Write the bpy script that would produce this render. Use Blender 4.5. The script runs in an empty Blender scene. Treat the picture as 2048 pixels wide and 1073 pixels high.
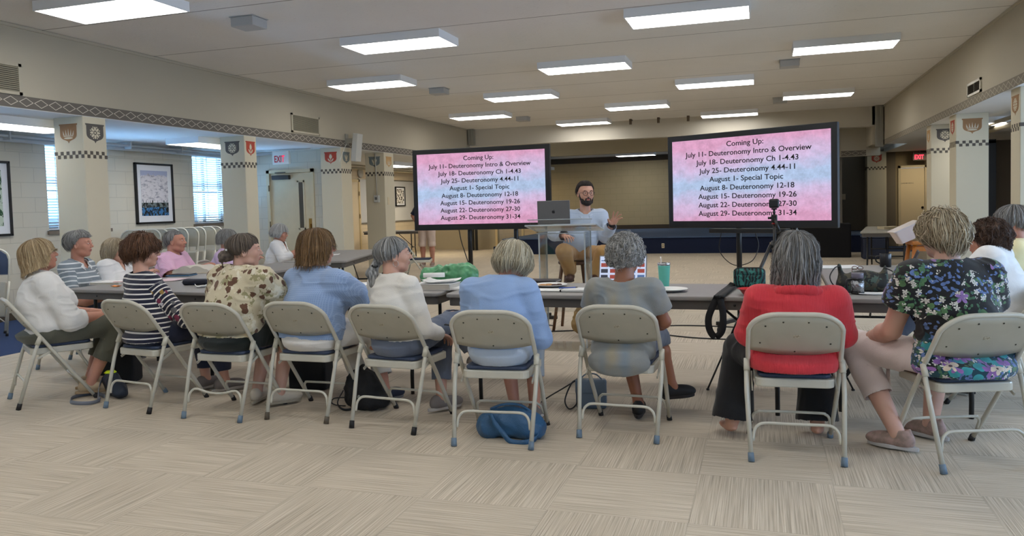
import bpy, bmesh, math, random
import numpy as np
from mathutils import Vector, Matrix, noise
PI = math.pi
rnd = random.Random(7)
scn = bpy.context.scene
col = scn.collection

# ------------------------------------------------------------------ camera
YAW, PITCH, ROLL, FPX, CY, CX, CH = .3103, .0472, .027, 1570.04, 484.35, 1024.0, 1.3485
_f = np.array([-math.sin(YAW)*math.cos(PITCH), math.cos(YAW)*math.cos(PITCH), -math.sin(PITCH)])
_r = np.array([math.cos(YAW), math.sin(YAW), 0.0])
_d = np.cross(_f, _r)
_r2 = math.cos(ROLL)*_r + math.sin(ROLL)*_d
_d2 = -math.sin(ROLL)*_r + math.cos(ROLL)*_d
cam = bpy.data.cameras.new('camera'); co = bpy.data.objects.new('camera', cam); col.objects.link(co)
cam.sensor_width = 36; cam.lens = FPX/2048*36
cam.shift_y = -(536.5-CY)/2048
cam.clip_end = 200
Rm = Matrix(((_r2[0], -_d2[0], -_f[0]), (_r2[1], -_d2[1], -_f[1]), (_r2[2], -_d2[2], -_f[2])))
co.matrix_world = Matrix.Translation((0, 0, CH)) @ Rm.to_4x4()
scn.camera = co
_M = np.array([_r2, _d2, _f])
def ray(x, y): return _M.T @ np.array([(x-CX)/FPX, (y-CY)/FPX, 1.0])
def atY(x, y, Y):
    d = ray(x, y); return np.array([0, 0, CH]) + Y/d[1]*d
def atX(x, y, X):
    d = ray(x, y); return np.array([0, 0, CH]) + X/d[0]*d
def atz(x, y, z):
    d = ray(x, y); return np.array([0, 0, CH]) + (z-CH)/d[2]*d

# ------------------------------------------------------------------ materials
MATS = {}
def nodes_of(name):
    m = bpy.data.materials.new(name); m.use_nodes = True
    nt = m.node_tree; b = nt.nodes['Principled BSDF']
    return m, nt, b
def L(nt, a, b): nt.links.new(a, b)
def lin(c):
    return tuple(((v/12.92) if v <= .04045 else ((v+.055)/1.055)**2.4) for v in c)
def rgb(r, g, b): return lin((r/255, g/255, b/255))
def mat(name, color, rough=.6, metal=0.0, bump=0.0, bscale=60.0, var=0.0, vscale=8.0, spec=.5, stretch=(1, 1, 1), sheen=0.0, trans=0.0, emis=None, estr=0.0, color2=None):
    if name in MATS: return MATS[name]
    m, nt, b = nodes_of(name)
    b.inputs['Base Color'].default_value = (*color, 1)
    b.inputs['Roughness'].default_value = rough
    b.inputs['Metallic'].default_value = metal
    b.inputs['Specular IOR Level'].default_value = spec
    if sheen: b.inputs['Sheen Weight'].default_value = sheen
    if trans:
        b.inputs['Transmission Weight'].default_value = trans
    if emis:
        b.inputs['Emission Color'].default_value = (*emis, 1); b.inputs['Emission Strength'].default_value = estr
    tc = nt.nodes.new('ShaderNodeTexCoord'); mp = nt.nodes.new('ShaderNodeMapping')
    mp.inputs['Scale'].default_value = stretch
    L(nt, tc.outputs['Object'], mp.inputs['Vector'])
    if var > 0 or color2:
        n = nt.nodes.new('ShaderNodeTexNoise'); n.inputs['Scale'].default_value = vscale; n.inputs['Detail'].default_value = 4
        L(nt, mp.outputs[0], n.inputs['Vector'])
        r = nt.nodes.new('ShaderNodeValToRGB')
        if color2:
            r.color_ramp.elements[0].color = (*color, 1); r.color_ramp.elements[1].color = (*color2, 1)
            r.color_ramp.elements[0].position = .38; r.color_ramp.elements[1].position = .62
        else:
            r.color_ramp.elements[0].color = (*[v*(1-var) for v in color], 1)
            r.color_ramp.elements[1].color = (*[min(1, v*(1+var)) for v in color], 1)
            r.color_ramp.elements[0].position = .3; r.color_ramp.elements[1].position = .7
        L(nt, n.outputs['Fac'], r.inputs['Fac']); L(nt, r.outputs['Color'], b.inputs['Base Color'])
    if bump > 0:
        n = nt.nodes.new('ShaderNodeTexNoise'); n.inputs['Scale'].default_value = bscale; n.inputs['Detail'].default_value = 3
        L(nt, mp.outputs[0], n.inputs['Vector'])
        bp = nt.nodes.new('ShaderNodeBump'); bp.inputs['Strength'].default_value = bump; bp.inputs['Distance'].default_value = .01
        L(nt, n.outputs['Fac'], bp.inputs['Height']); L(nt, bp.outputs[0], b.inputs['Normal'])
    MATS[name] = m
    return m
def mth(nt, op, a, b=None, c=None):
    n = nt.nodes.new('ShaderNodeMath'); n.operation = op
    for i, v in enumerate((a, b, c)):
        if v is None: continue
        if isinstance(v, (int, float)): n.inputs[i].default_value = v
        else: L(nt, v, n.inputs[i])
    return n.outputs[0]
def mixc(nt, fac, a, b):
    n = nt.nodes.new('ShaderNodeMix'); n.data_type = 'RGBA'
    for i, v in ((0, fac), (6, a), (7, b)):
        if isinstance(v, tuple): n.inputs[i].default_value = (*v, 1)
        elif isinstance(v, (int, float)): n.inputs[i].default_value = v
        else: L(nt, v, n.inputs[i])
    return n.outputs[2]
def coords(nt, kind='Object'):
    tc = nt.nodes.new('ShaderNodeTexCoord'); s = nt.nodes.new('ShaderNodeSeparateXYZ')
    L(nt, tc.outputs[kind], s.inputs[0]); return tc.outputs[kind], s.outputs[0], s.outputs[1], s.outputs[2]
def noi(nt, vec, scale, detail=3, rough=.5):
    n = nt.nodes.new('ShaderNodeTexNoise'); n.inputs['Scale'].default_value = scale; n.inputs['Detail'].default_value = detail
    n.inputs['Roughness'].default_value = rough
    if vec is not None: L(nt, vec, n.inputs['Vector'])
    return n.outputs['Fac']
def mapv(nt, vec, scale=(1, 1, 1), loc=(0, 0, 0)):
    mp = nt.nodes.new('ShaderNodeMapping'); mp.inputs['Scale'].default_value = scale; mp.inputs['Location'].default_value = loc
    L(nt, vec, mp.inputs['Vector']); return mp.outputs[0]
def bumpn(nt, b, h, strength=.3, dist=.01):
    bp = nt.nodes.new('ShaderNodeBump'); bp.inputs['Strength'].default_value = strength; bp.inputs['Distance'].default_value = dist
    L(nt, h, bp.inputs['Height']); L(nt, bp.outputs[0], b.inputs['Normal'])

# ------------------------------------------------------------------ object helpers
def thing(name, label, cat, loc=(0, 0, 0), rotz=0, group=None):
    o = bpy.data.objects.new(name, None); o.empty_display_size = .1; col.objects.link(o)
    o.location = loc; o.rotation_euler = (0, 0, rotz); o['label'] = label; o['category'] = cat
    if group: o['group'] = group
    return o
def tag(o, label, cat, group=None, kind=None):
    o['label'] = label; o['category'] = cat
    if group: o['group'] = group
    if kind: o['kind'] = kind
    return o
def add_mesh(name, me, m=None, parent=None, smooth=False):
    o = bpy.data.objects.new(name, me); col.objects.link(o)
    if m is not None:
        for mm in (m if isinstance(m, (list, tuple)) else [m]): me.materials.append(mm)
    if parent: o.parent = parent
    if smooth: me.polygons.foreach_set('use_smooth', [True]*len(me.polygons))
    return o
def dup(root, loc, rotz, label=None, group=None, scale=None):
    r = root.copy(); col.objects.link(r); r.location = loc; r.rotation_euler = (0, 0, rotz)
    if label: r['label'] = label
    if group: r['group'] = group
    for ch in list(root.children):
        c = ch.copy(); col.objects.link(c); c.parent = r
        for g in list(ch.children):
            d = g.copy(); col.objects.link(d); d.parent = c
    return r
class MB:
    def __init__(s): s.bm = bmesh.new()
    def box(s, x0, x1, y0, y1, z0, z1, mi=0, M=None):
        vs = [s.bm.verts.new((x, y, z)) for x in (x0, x1) for y in (y0, y1) for z in (z0, z1)]
        for f in ((0, 1, 3, 2), (4, 6, 7, 5), (0, 4, 5, 1), (2, 3, 7, 6), (0, 2, 6, 4), (1, 5, 7, 3)):
            fc = s.bm.faces.new([vs[i] for i in f]); fc.material_index = mi
        if M is not None:
            for v in vs: v.co = M @ v.co
        return s
    def bbox(s, x0, x1, y0, y1, z0, z1, bev=.005, seg=2, mi=0, M=None):
        b2 = bmesh.new(); bmesh.ops.create_cube(b2, size=1)
        for v in b2.verts: v.co = Vector(((x0+x1)/2+v.co.x*(x1-x0), (y0+y1)/2+v.co.y*(y1-y0), (z0+z1)/2+v.co.z*(z1-z0)))
        bmesh.ops.bevel(b2, geom=b2.edges[:], offset=bev, segments=seg, affect='EDGES', profile=.5)
        s.merge(b2, mi, M); return s
    def merge(s, b2, mi=0, M=None):
        mp = {}
        for v in b2.verts: mp[v] = s.bm.verts.new(M @ v.co if M is not None else v.co)
        for f in b2.faces:
            try:
                nf = s.bm.faces.new([mp[v] for v in f.verts]); nf.material_index = mi; nf.smooth = f.smooth
            except ValueError: pass
        b2.free()
    def tube(s, pts, r, seg=10, mi=0, closed=False, cap=True, flat=1.0):
        pts = [Vector(p) for p in pts]; n = len(pts); rings = []
        rr = r if isinstance(r, (list, tuple)) else [r]*n
        prev = None
        for i, p in enumerate(pts):
            if closed: t = pts[(i+1) % n]-pts[i-1]
            else: t = (pts[min(i+1, n-1)]-pts[max(i-1, 0)])
            if t.length < 1e-9: t = Vector((0, 0, 1))
            t.normalize()
            if prev is None:
                a = Vector((0, 0, 1)) if abs(t.z) < .9 else Vector((1, 0, 0))
                u = t.cross(a).normalized()
            else:
                u = prev-t*prev.dot(t)
                u = u.normalized() if u.length > 1e-6 else t.orthogonal().normalized()
            prev = u; v = t.cross(u)
            rings.append([s.bm.verts.new(p+(u*math.cos(2*PI*k/seg)+v*math.sin(2*PI*k/seg)*flat)*rr[i]) for k in range(seg)])
        m = n if closed else n-1
        for i in range(m):
            A, B = rings[i], rings[(i+1) % n]
            for k in range(seg):
                f = s.bm.faces.new((A[k], A[(k+1) % seg], B[(k+1) % seg], B[k])); f.smooth = True; f.material_index = mi
        if cap and not closed:
            for A, rev in ((rings[0], True), (rings[-1], False)):
                f = s.bm.faces.new(list(reversed(A)) if rev else A); f.material_index = mi
        return s
    def lathe(s, prof, seg=32, mi=0, c=(0, 0, 0), M=None, smooth=True):
        rings = []
        for r, z in prof:
            if r < 1e-6: rings.append([s.bm.verts.new((c[0], c[1], c[2]+z))])
            else: rings.append([s.bm.verts.new((c[0]+r*math.cos(2*PI*k/seg), c[1]+r*math.sin(2*PI*k/seg), c[2]+z)) for k in range(seg)])
        if M is not None:
            for R in rings:
                for v in R: v.co = M @ v.co
        for A, B in zip(rings, rings[1:]):
            if len(A) == 1 and len(B) == 1: continue
            for k in range(seg):
                if len(A) == 1: vs = (A[0], B[k], B[(k+1) % seg])
                elif len(B) == 1: vs = (A[k], A[(k+1) % seg], B[0])
                else: vs = (A[k], A[(k+1) % seg], B[(k+1) % seg], B[k])
                try:
                    f = s.bm.faces.new(vs); f.smooth = smooth; f.material_index = mi
                except ValueError: pass
        return s
    def poly(s, pts, mi=0):
        f = s.bm.faces.new([s.bm.verts.new(p) for p in pts]); f.material_index = mi; return f
    def prism(s, pts2, z0, z1, mi=0, M=None):
        lo = [s.bm.verts.new((p[0], p[1], z0)) for p in pts2]; hi = [s.bm.verts.new((p[0], p[1], z1)) for p in pts2]
        n = len(pts2)
        if M is not None:
            for v in lo+hi: v.co = M @ v.co
        s.bm.faces.new(list(reversed(lo))).material_index = mi; s.bm.faces.new(hi).material_index = mi
        for k in range(n): s.bm.faces.new((lo[k], lo[(k+1) % n], hi[(k+1) % n], hi[k])).material_index = mi
        return s
    def build(s, name, m=None, parent=None, smooth=False):
        bmesh.ops.recalc_face_normals(s.bm, faces=s.bm.faces[:])
        me = bpy.data.meshes.new(name); s.bm.to_mesh(me); s.bm.free()
        o = add_mesh(name, me, m, parent)
        if smooth: me.polygons.foreach_set('use_smooth', [True]*len(me.polygons))
        return o
def struct(o):
    o['kind'] = 'structure'; return o
def smooth_path(pts, n=8):
    pts = [np.array(p, float) for p in pts]; P = [2*pts[0]-pts[1]]+pts+[2*pts[-1]-pts[-2]]; out = []
    for i in range(1, len(P)-2):
        for k in range(n):
            t = k/n
            out.append(.5*((2*P[i])+(-P[i-1]+P[i+1])*t+(2*P[i-1]-5*P[i]+4*P[i+1]-P[i+2])*t*t+(-P[i-1]+3*P[i]-3*P[i+1]+P[i+2])*t**3))
    out.append(pts[-1]); return [tuple(p) for p in out]
def text_mesh(name, s, width, height, m, parent, M, extr=.0008, bold=0.0):
    cu = bpy.data.curves.new(name, 'FONT'); cu.body = s; cu.extrude = extr; cu.offset = bold; cu.resolution_u = 3
    o = bpy.data.objects.new(name, cu); col.objects.link(o)
    dg = bpy.context.evaluated_depsgraph_get(); dg.update()
    me = bpy.data.meshes.new_from_object(o.evaluated_get(dg))
    bpy.data.objects.remove(o); bpy.data.curves.remove(cu)
    n = len(me.vertices); a = np.zeros(n*3); me.vertices.foreach_get('co', a); a = a.reshape(-1, 3)
    w = a[:, 0].max()-a[:, 0].min(); cx = (a[:, 0].max()+a[:, 0].min())/2
    sx = width/w; sy = height if height else sx
    a[:, 0] = (a[:, 0]-cx)*sx; a[:, 1] *= sy
    me.vertices.foreach_set('co', a.ravel()); me.materials.clear()
    me.transform(M); me.update()
    return add_mesh(name, me, m, parent)
# ------------------------------------------------------------------ room
XL, XR, HC = -7.126, 2.52, 3.2955
SOF = 2.46
WX = -9.46          # window wall
def wallpaint(name, c, block=False, rough=.75, mottled=.04):
    m, nt, b = nodes_of(name)
    vec, x, y, z = coords(nt)
    n1 = noi(nt, vec, 1.3, 4); n2 = noi(nt, vec, 45, 3)
    c1 = tuple(v*(1-mottled) for v in c); c2 = tuple(min(1, v*(1+mottled)) for v in c)
    base = mixc(nt, n1, c1, c2)
    h = mth(nt, 'MULTIPLY', n2, .25)
    if block:
        s = mth(nt, 'ADD', x, y)
        cb = nt.nodes.new('ShaderNodeCombineXYZ'); L(nt, s, cb.inputs[0]); L(nt, z, cb.inputs[1])
        br = nt.nodes.new('ShaderNodeTexBrick'); L(nt, cb.outputs[0], br.inputs['Vector'])
        br.inputs['Scale'].default_value = 1; br.inputs['Brick Width'].default_value = .406; br.inputs['Row Height'].default_value = .203
        br.inputs['Mortar Size'].default_value = .005; br.inputs['Mortar Smooth'].default_value = .4
        br.inputs['Color1'].default_value = (1, 1, 1, 1); br.inputs['Color2'].default_value = (.97, .97, .97, 1); br.inputs['Mortar'].default_value = (.80, .80, .80, 1)
        mm = nt.nodes.new('ShaderNodeMix'); mm.data_type = 'RGBA'; mm.blend_type = 'MULTIPLY'; mm.inputs[0].default_value = 1
        L(nt, base, mm.inputs[6]); L(nt, br.outputs['Color'], mm.inputs[7]); base = mm.outputs[2]
        h = mth(nt, 'SUBTRACT', h, mth(nt, 'MULTIPLY', br.outputs['Fac'], 2.0))
    L(nt, base, b.inputs['Base Color']); b.inputs['Roughness'].default_value = rough
    bumpn(nt, b, h, .25, .01)
    return m
M_wall = wallpaint('beige wall paint', rgb(178, 170, 151))
M_block = wallpaint('cream block wall', rgb(206, 200, 184), block=True)
M_warm = wallpaint('warm block wall', rgb(214, 196, 164), block=True)
M_stageblock = wallpaint('tan block wall', rgb(186, 172, 138), block=True)
M_soffit = wallpaint('white soffit paint', rgb(226, 228, 228))
M_header = wallpaint('off white header paint', rgb(198, 192, 178))
M_column = wallpaint('column paint', rgb(205, 197, 174))
M_dark = wallpaint('dark taupe wall', rgb(112, 104, 92))
M_darker = wallpaint('brown panel wall', rgb(70, 60, 48))
M_trimgrey = mat('grey metal trim', rgb(150, 148, 138), .5)
M_cream = mat('cream door paint', rgb(206, 192, 160), .5, var=.03)
M_white = mat('white paint', rgb(225, 225, 220), .45)
M_black = mat('black plastic', rgb(18, 18, 20), .4)
M_blackmetal = mat('black powder coated metal', rgb(14, 14, 15), .38)
M_navycarpet = mat('navy carpet', rgb(28, 52, 92), .95, bump=.5, bscale=400, var=.2, vscale=90)
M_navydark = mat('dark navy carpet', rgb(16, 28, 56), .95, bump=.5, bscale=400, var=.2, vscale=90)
M_stagetop_lit = mat('lit stage top carpet', rgb(70, 90, 120), .95, bump=.4, bscale=300, var=.15, vscale=60)  # stage carpet painted paler, light on its top face put into the colour

# carpet tiles, stripes turning quarter every tile
m, nt, b = nodes_of('beige carpet tiles'); M_carpet = m
vec, x, y, z = coords(nt)
T = .61; gx, gy = -2.143, 3.888
u = mth(nt, 'DIVIDE', mth(nt, 'SUBTRACT', x, gx), T); v = mth(nt, 'DIVIDE', mth(nt, 'SUBTRACT', y, gy), T)
fu, fv = mth(nt, 'FLOOR', u), mth(nt, 'FLOOR', v)
par = mth(nt, 'ABSOLUTE', mth(nt, 'MODULO', mth(nt, 'ADD', mth(nt, 'ADD', fu, fv), 400), 2.0))   # 0/1
par = mth(nt, 'ROUND', par)
s1 = noi(nt, mapv(nt, vec, (1.9, 165, 1)), 1, 2, .6)   # lines along x
s2 = noi(nt, mapv(nt, vec, (165, 1.9, 1)), 1, 2, .6)   # lines along y
st = nt.nodes.new('ShaderNodeMix'); st.data_type = 'FLOAT'; L(nt, par, st.inputs[0]); L(nt, s2, st.inputs[2]); L(nt, s1, st.inputs[3]); stripe = st.outputs[0]
cb = nt.nodes.new('ShaderNodeCombineXYZ'); L(nt, fu, cb.inputs[0]); L(nt, fv, cb.inputs[1])
wn = nt.nodes.new('ShaderNodeTexWhiteNoise'); wn.noise_dimensions = '2D'; L(nt, cb.outputs[0], wn.inputs['Vector'])
rp = nt.nodes.new('ShaderNodeValToRGB'); e = rp.color_ramp.elements
e[0].position = .28; e[0].color = (*rgb(156, 144, 126), 1); e[1].position = .74; e[1].color = (*rgb(214, 202, 183), 1)
e2 = rp.color_ramp.elements.new(.5); e2.color = (*rgb(190, 177, 157), 1)
L(nt, stripe, rp.inputs['Fac'])
tint = mth(nt, 'ADD', .95, mth(nt, 'MULTIPLY', wn.outputs['Value'], .08))
tint = mth(nt, 'ADD', tint, mth(nt, 'MULTIPLY', mth(nt, 'SUBTRACT', noi(nt, vec, .8, 3), .5), .10))
du = mth(nt, 'ABSOLUTE', mth(nt, 'SUBTRACT', mth(nt, 'FRACT', u), .5)); dv = mth(nt, 'ABSOLUTE', mth(nt, 'SUBTRACT', mth(nt, 'FRACT', v), .5))
seam = mth(nt, 'GREATER_THAN', mth(nt, 'MAXIMUM', du, dv), .4945)
tint = mth(nt, 'MULTIPLY', tint, mth(nt, 'SUBTRACT', 1, mth(nt, 'MULTIPLY', seam, .10)))
vm = nt.nodes.new('ShaderNodeVectorMath'); vm.operation = 'SCALE'; L(nt, rp.outputs[0], vm.inputs[0]); L(nt, tint, vm.inputs[3])
L(nt, vm.outputs[0], b.inputs['Base Color']); b.inputs['Roughness'].default_value = .93
fz = noi(nt, vec, 350, 2)
bumpn(nt, b, mth(nt, 'ADD', mth(nt, 'MULTIPLY', stripe, 1.2), mth(nt, 'MULTIPLY', fz, .6)), .35, .006)

mb = MB(); mb.box(XL, 5.4, -6, 20.4, -.1, 0); mb.box(-12.6, XL, 12.62, 23.0, -.1, 0); mb.box(XL, -6.9, 20.4, 23.0, -.1, 0)
struct(mb.build('floor', M_carpet))
mb = MB(); mb.box(WX, XL, -6, 12.62, -.1, .001); mb.box(-14, 5.4, 23.0, 27.5, -.1, .0); mb.box(XL+.2, 5.4, 20.4, 23.0, -.1, -.002)
struct(mb.build('floor', M_navycarpet))

# ceiling of plank panels
m, nt, b = nodes_of('textured ceiling panels'); M_ceil = m
vec, x, y, z = coords(nt)
v = mth(nt, 'DIVIDE', mth(nt, 'SUBTRACT', y, 6.4-157.5), 1.575)
fr = mth(nt, 'ABSOLUTE', mth(nt, 'SUBTRACT', mth(nt, 'FRACT', v), .5))
wob = mth(nt, 'MULTIPLY', mth(nt, 'SUBTRACT', noi(nt, vec, 9, 3), .5), .003)
seam = mth(nt, 'GREATER_THAN', mth(nt, 'ADD', fr, wob), .4945)
base = mixc(nt, noi(nt, vec, .9, 4), rgb(222, 219, 213), rgb(236, 233, 228))
sp = noi(nt, mapv(nt, vec, (22, 50, 1)), 1, 3, .7)
spk = nt.nodes.new('ShaderNodeMapRange'); spk.inputs[1].default_value = .66; spk.inputs[2].default_value = .72; L(nt, sp, spk.inputs[0])
base = mixc(nt, mth(nt, 'MULTIPLY', spk.outputs[0], .35), base, rgb(120, 112, 96))
base = mixc(nt, mth(nt, 'MULTIPLY', seam, .75), base, rgb(86, 74, 62))
L(nt, base, b.inputs['Base Color']); b.inputs['Roughness'].default_value = .9
bumpn(nt, b, mth(nt, 'SUBTRACT', noi(nt, mapv(nt, vec, (18, 40, 1)), 1, 4, .7), mth(nt, 'MULTIPLY', seam, 2)), .5, .01)
mb = MB(); mb.box(XL-.25, XR+.3, -6, 19.1, HC, HC+.12); struct(mb.build('ceiling', M_ceil))
# upper walls (beams over the column rows), 0.35 thick, soffit underside
def upper(name, xa, xb):
    mb = MB(); mb.box(xa, xb, -6, 18.9, SOF, HC); return struct(mb.build(name, M_wall))
upper('wall_left', XL-.45, XL); upper('wall_right', XR, XR+.5)
mb = MB(); mb.box(XL-.003, XL+.018, -6, 18.9, HC-.035, HC-.004); struct(mb.build('trim_1', M_wall))
mb = MB(); mb.box(XR-.018, XR+.003, -6, 18.9, HC-.035, HC-.004); struct(mb.build('trim_2', M_wall))
# aisle ceilings
mb = MB(); mb.box(WX-.2, XL-.45, -6, 12.7, SOF, SOF+.1); mb.box(-12.8, XL-.45, 12.7, 23.2, SOF, SOF+.1)
struct(mb.build('ceiling', M_soffit))
mb = MB(); mb.box(XR+.5, 5.5, -6, 24, SOF, SOF+.1); struct(mb.build('ceiling', M_soffit))
mb = MB(); mb.box(XL-.46, XL-.004, -6, 18.9, SOF-.006, SOF-.001); struct(mb.build('trim_3', M_soffit))
mb = MB(); mb.box(XR+.004, XR+.51, -6, 18.9, SOF-.006, SOF-.001); struct(mb.build('trim_4', M_soffit))

# diamond frieze paint
def diamond(name, axis, per, z0, z1, cbg, cln, off=0.0):
    m, nt, b = nodes_of(name); vec, x, y, z = coords(nt)
    a = y if axis == 'y' else x
    uu = mth(nt, 'ABSOLUTE', mth(nt, 'SUBTRACT', mth(nt, 'FRACT', mth(nt, 'DIVIDE', mth(nt, 'ADD', a, 40-off), per)), .5))   # 0 centre .. .5
    zc = (z0+z1)/2; hh = (z1-z0)/2
    vv = mth(nt, 'DIVIDE', mth(nt, 'ABSOLUTE', mth(nt, 'SUBTRACT', z, zc)), hh)
    s = mth(nt, 'ADD', mth(nt, 'MULTIPLY', uu, 1.6), mth(nt, 'MULTIPLY', vv, .98))
    ln = mth(nt, 'LESS_THAN', mth(nt, 'ABSOLUTE', mth(nt, 'SUBTRACT', s, .72)), .055)
    bg = mixc(nt, noi(nt, vec, 3, 3), tuple(v*.92 for v in cbg), cbg)
    L(nt, mixc(nt, ln, bg, cln), b.inputs['Base Color']); b.inputs['Roughness'].default_value = .7
    return m
M_frL = diamond('painted diamond frieze', 'y', .1735, 2.466, 2.583, rgb(104, 98, 90), rgb(205, 198, 182), 6.09-.0867)
M_frR = diamond('painted diamond frieze right', 'y', .1735, 2.43, 2.545, rgb(128, 120, 106), rgb(196, 188, 168), 0)
mb = MB(); mb.box(XL-.002, XL+.003, -6, 18.88, 2.462, 2.583); struct(mb.build('trim_5', M_frL))
mb = MB(); mb.box(XR-.003, XR+.002, -6, 18.88, 2.44, 2.545); struct(mb.build('trim_6', M_frR))

# outer left wall with windows
W1 = (8.44, 9.5); W2 = (11.38, 12.30); WZ = (1.16, 2.40)
W0 = (4.2, 5.3)
def wall_with_holes_x(name, xa, xb, y0, y1, z0, z1, holes, m):
    mb = MB(); ys = y0
    for (ha, hb, hz0, hz1) in holes:
        mb.box(xa, xb, ys, ha, z0, z1); mb.box(xa, xb, ha, hb, z0, hz0); mb.box(xa, xb, ha, hb, hz1, z1); ys = hb
    mb.box(xa, xb, ys, y1, z0, z1)
    return struct(mb.build(name, m))
wall_with_holes_x('wall_left_outer', WX-.2, WX, -6, 12.62, 0, SOF, [(W0[0]-5.4, W0[1]-5.4, *WZ), (W0[0], W0[1], *WZ), (*W1, *WZ), (*W2, *WZ)], M_block)
# door wall
DW = 12.6
mb = MB(); mb.box(-10.4, -8.78, DW, DW+.2, 0, SOF+.1); mb.box(-8.78, -7.82, DW, DW+.2, 2.08, SOF); mb.box(-7.82, -7.5, DW, DW+.2, 0, SOF)
struct(mb.build('wall_back_left', M_block))
# farther left room
mb = MB(); mb.box(-10.4, -10.2, DW+.2, 23.2, 0, SOF); struct(mb.build('wall_far_left', M_warm))
mb = MB(); mb.box(-12.8, -7.85, 23.0, 23.2, 0, 2.85); mb.box(-7.85, -7.0, 23.0, 23.2, 2.05, 2.85); struct(mb.build('wall_far_back', wallpaint('tan far wall', rgb(176, 162, 134))))
mb = MB(); mb.box(-9.6, -7.5, 26.2, 26.4, 0, 2.85); mb.box(-8.2, -8.0, 23.2, 26.2, 0, 2.85); struct(mb.build('wall_hall', M_warm))
mb = MB(); mb.box(-9, -6.8, 23.2, 26.2, 2.5, 2.6); struct(mb.build('ceiling', M_soffit))
# proscenium
mb = MB(); mb.box(XL-.3, XR+.3, 18.9, 19.15, 2.86, HC+.1); struct(mb.build('wall_header', M_header))
mb = MB(); mb.box(XL-.3, XR+.3, 18.87, 18.9, 2.86, 2.885); struct(mb.build('trim_7', M_header))
for i, xx in enumerate((XL+.02, XR-.17)):
    mb = MB(); mb.box(xx, xx+.15, 18.72, 18.87, 2.40 if i else 2.9, HC)
    mb.box(xx+.02, xx+.05, 18.70, 18.72, 2.42 if i else 2.9, HC-.02); mb.box(xx+.09, xx+.12, 18.70, 18.72, 2.42 if i else 2.9, HC-.02)
    struct(mb.build('trim_%d' % (8+i), M_trimgrey))
mb = MB(); mb.box(-8.2, 1.85, 20.5, 20.7, 2.62, 3.4); struct(mb.build('wall_stage_lintel', wallpaint('khaki lintel', rgb(168, 156, 128))))
mb = MB(); mb.box(-8.2, 5.0, 19.15, 20.5, HC, HC+.1); mb.box(-8.2, 5.0, 20.7, 27, 2.9, 3.0); struct(mb.build('ceiling', M_soffit))
mb = MB(); mb.box(-8.0, 3.1, 26.7, 26.9, 0, 2.9); struct(mb.build('wall_stage_back', M_stageblock))
mb = MB(); mb.box(-8.0, 3.1, 26.62, 26.7, 2.72, 2.9); struct(mb.build('trim_10', M_darker))
mb = MB(); mb.box(-6.7, 3.1, 26.64, 26.7, .42, .56); struct(mb.build('baseboard_stage', M_darker))
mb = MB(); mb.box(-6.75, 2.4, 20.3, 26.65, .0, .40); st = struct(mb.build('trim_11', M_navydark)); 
mb = MB(); mb.box(-6.78, 2.43, 20.27, 26.65, .40, .425); struct(mb.build('trim_12', M_stagetop_lit))
mb = MB(); mb.box(-7.15, -6.75, 20.6, 21.6, 0, .2); struct(mb.build('trim_13', M_navydark))
# right of the stage
mb = MB(); mb.box(1.75, 2.6, 20.0, 20.25, 2.27, 3.4); mb.box(2.3, 2.6, 18.9, 20.0, 2.46, 3.4); struct(mb.build('wall_right_lintel', M_wall))
M_frX = diamond('painted diamond frieze far', 'x', .1735, 2.28, 2.40, rgb(110, 102, 90), rgb(190, 182, 160), 0)
mb = MB(); mb.box(1.76, 2.3, 19.995, 20.0, 2.28, 2.40); struct(mb.build('trim_14', M_frX))
mb = MB(); mb.box(1.7, 3.3, 22.6, 22.8, 0, 2.95); mb.box(1.7, 1.8, 20.25, 22.6, .43, 2.95); struct(mb.build('wall_right_stage', M_dark))
# right aisle end wall with exit door
mb = MB(); mb.box(3.3, 3.36, 22.6, 22.8, 0, SOF); mb.box(3.36, 4.4, 22.6, 22.8, 2.08, SOF); mb.box(4.4, 5.6, 22.6, 22.8, 0, SOF); struct(mb.build('wall_right_end', wallpaint('olive taupe wall', rgb(140, 126, 98))))
# right outer wall, openings let daylight in
wall_with_holes_x('wall_right_outer', 5.2, 5.4, -6, 24, 0, SOF, [(-3.5, -1.5, .9, 2.3), (.5, 2.5, .9, 2.3), (4.5, 6.5, .9, 2.3), (8.2, 10.0, .9, 2.3)], M_darker)
# dark panels behind the right columns
mb = MB(); mb.box(3.1, 5.2, 16.6, 16.75, 0, 2.30); struct(mb.build('wall_right_partition', M_darker))
mb = MB(); mb.box(3.95, 4.1, 16.55, 16.6, 0, 2.30); mb.box(3.1, 4.1, 16.55, 16.6, 2.25, 2.32); struct(mb.build('trim_15', M_black))
# wall behind the camera
mb = MB(); mb.box(WX-.2, 5.4, -6.2, -6, 0, HC); struct(mb.build('wall_front', M_wall))
mb = MB(); mb.box(WX, WX+.012, 5.3, 12.6, 0, .1); struct(mb.build('baseboard_left', M_darker))

# thin ledge lines along the aisle walls
mb = MB(); mb.box(WX, WX+.02, -6, W1[0]-.02, 2.26, 2.30); mb.box(WX, WX+.02, W1[1]+.02, W2[0]-.02, 2.26, 2.30); struct(mb.build('trim_16', M_block))
mb = MB(); mb.box(-10.2, -10.18, 12.8, 23, 2.14, 2.18); struct(mb.build('trim_17', M_warm))

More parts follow.
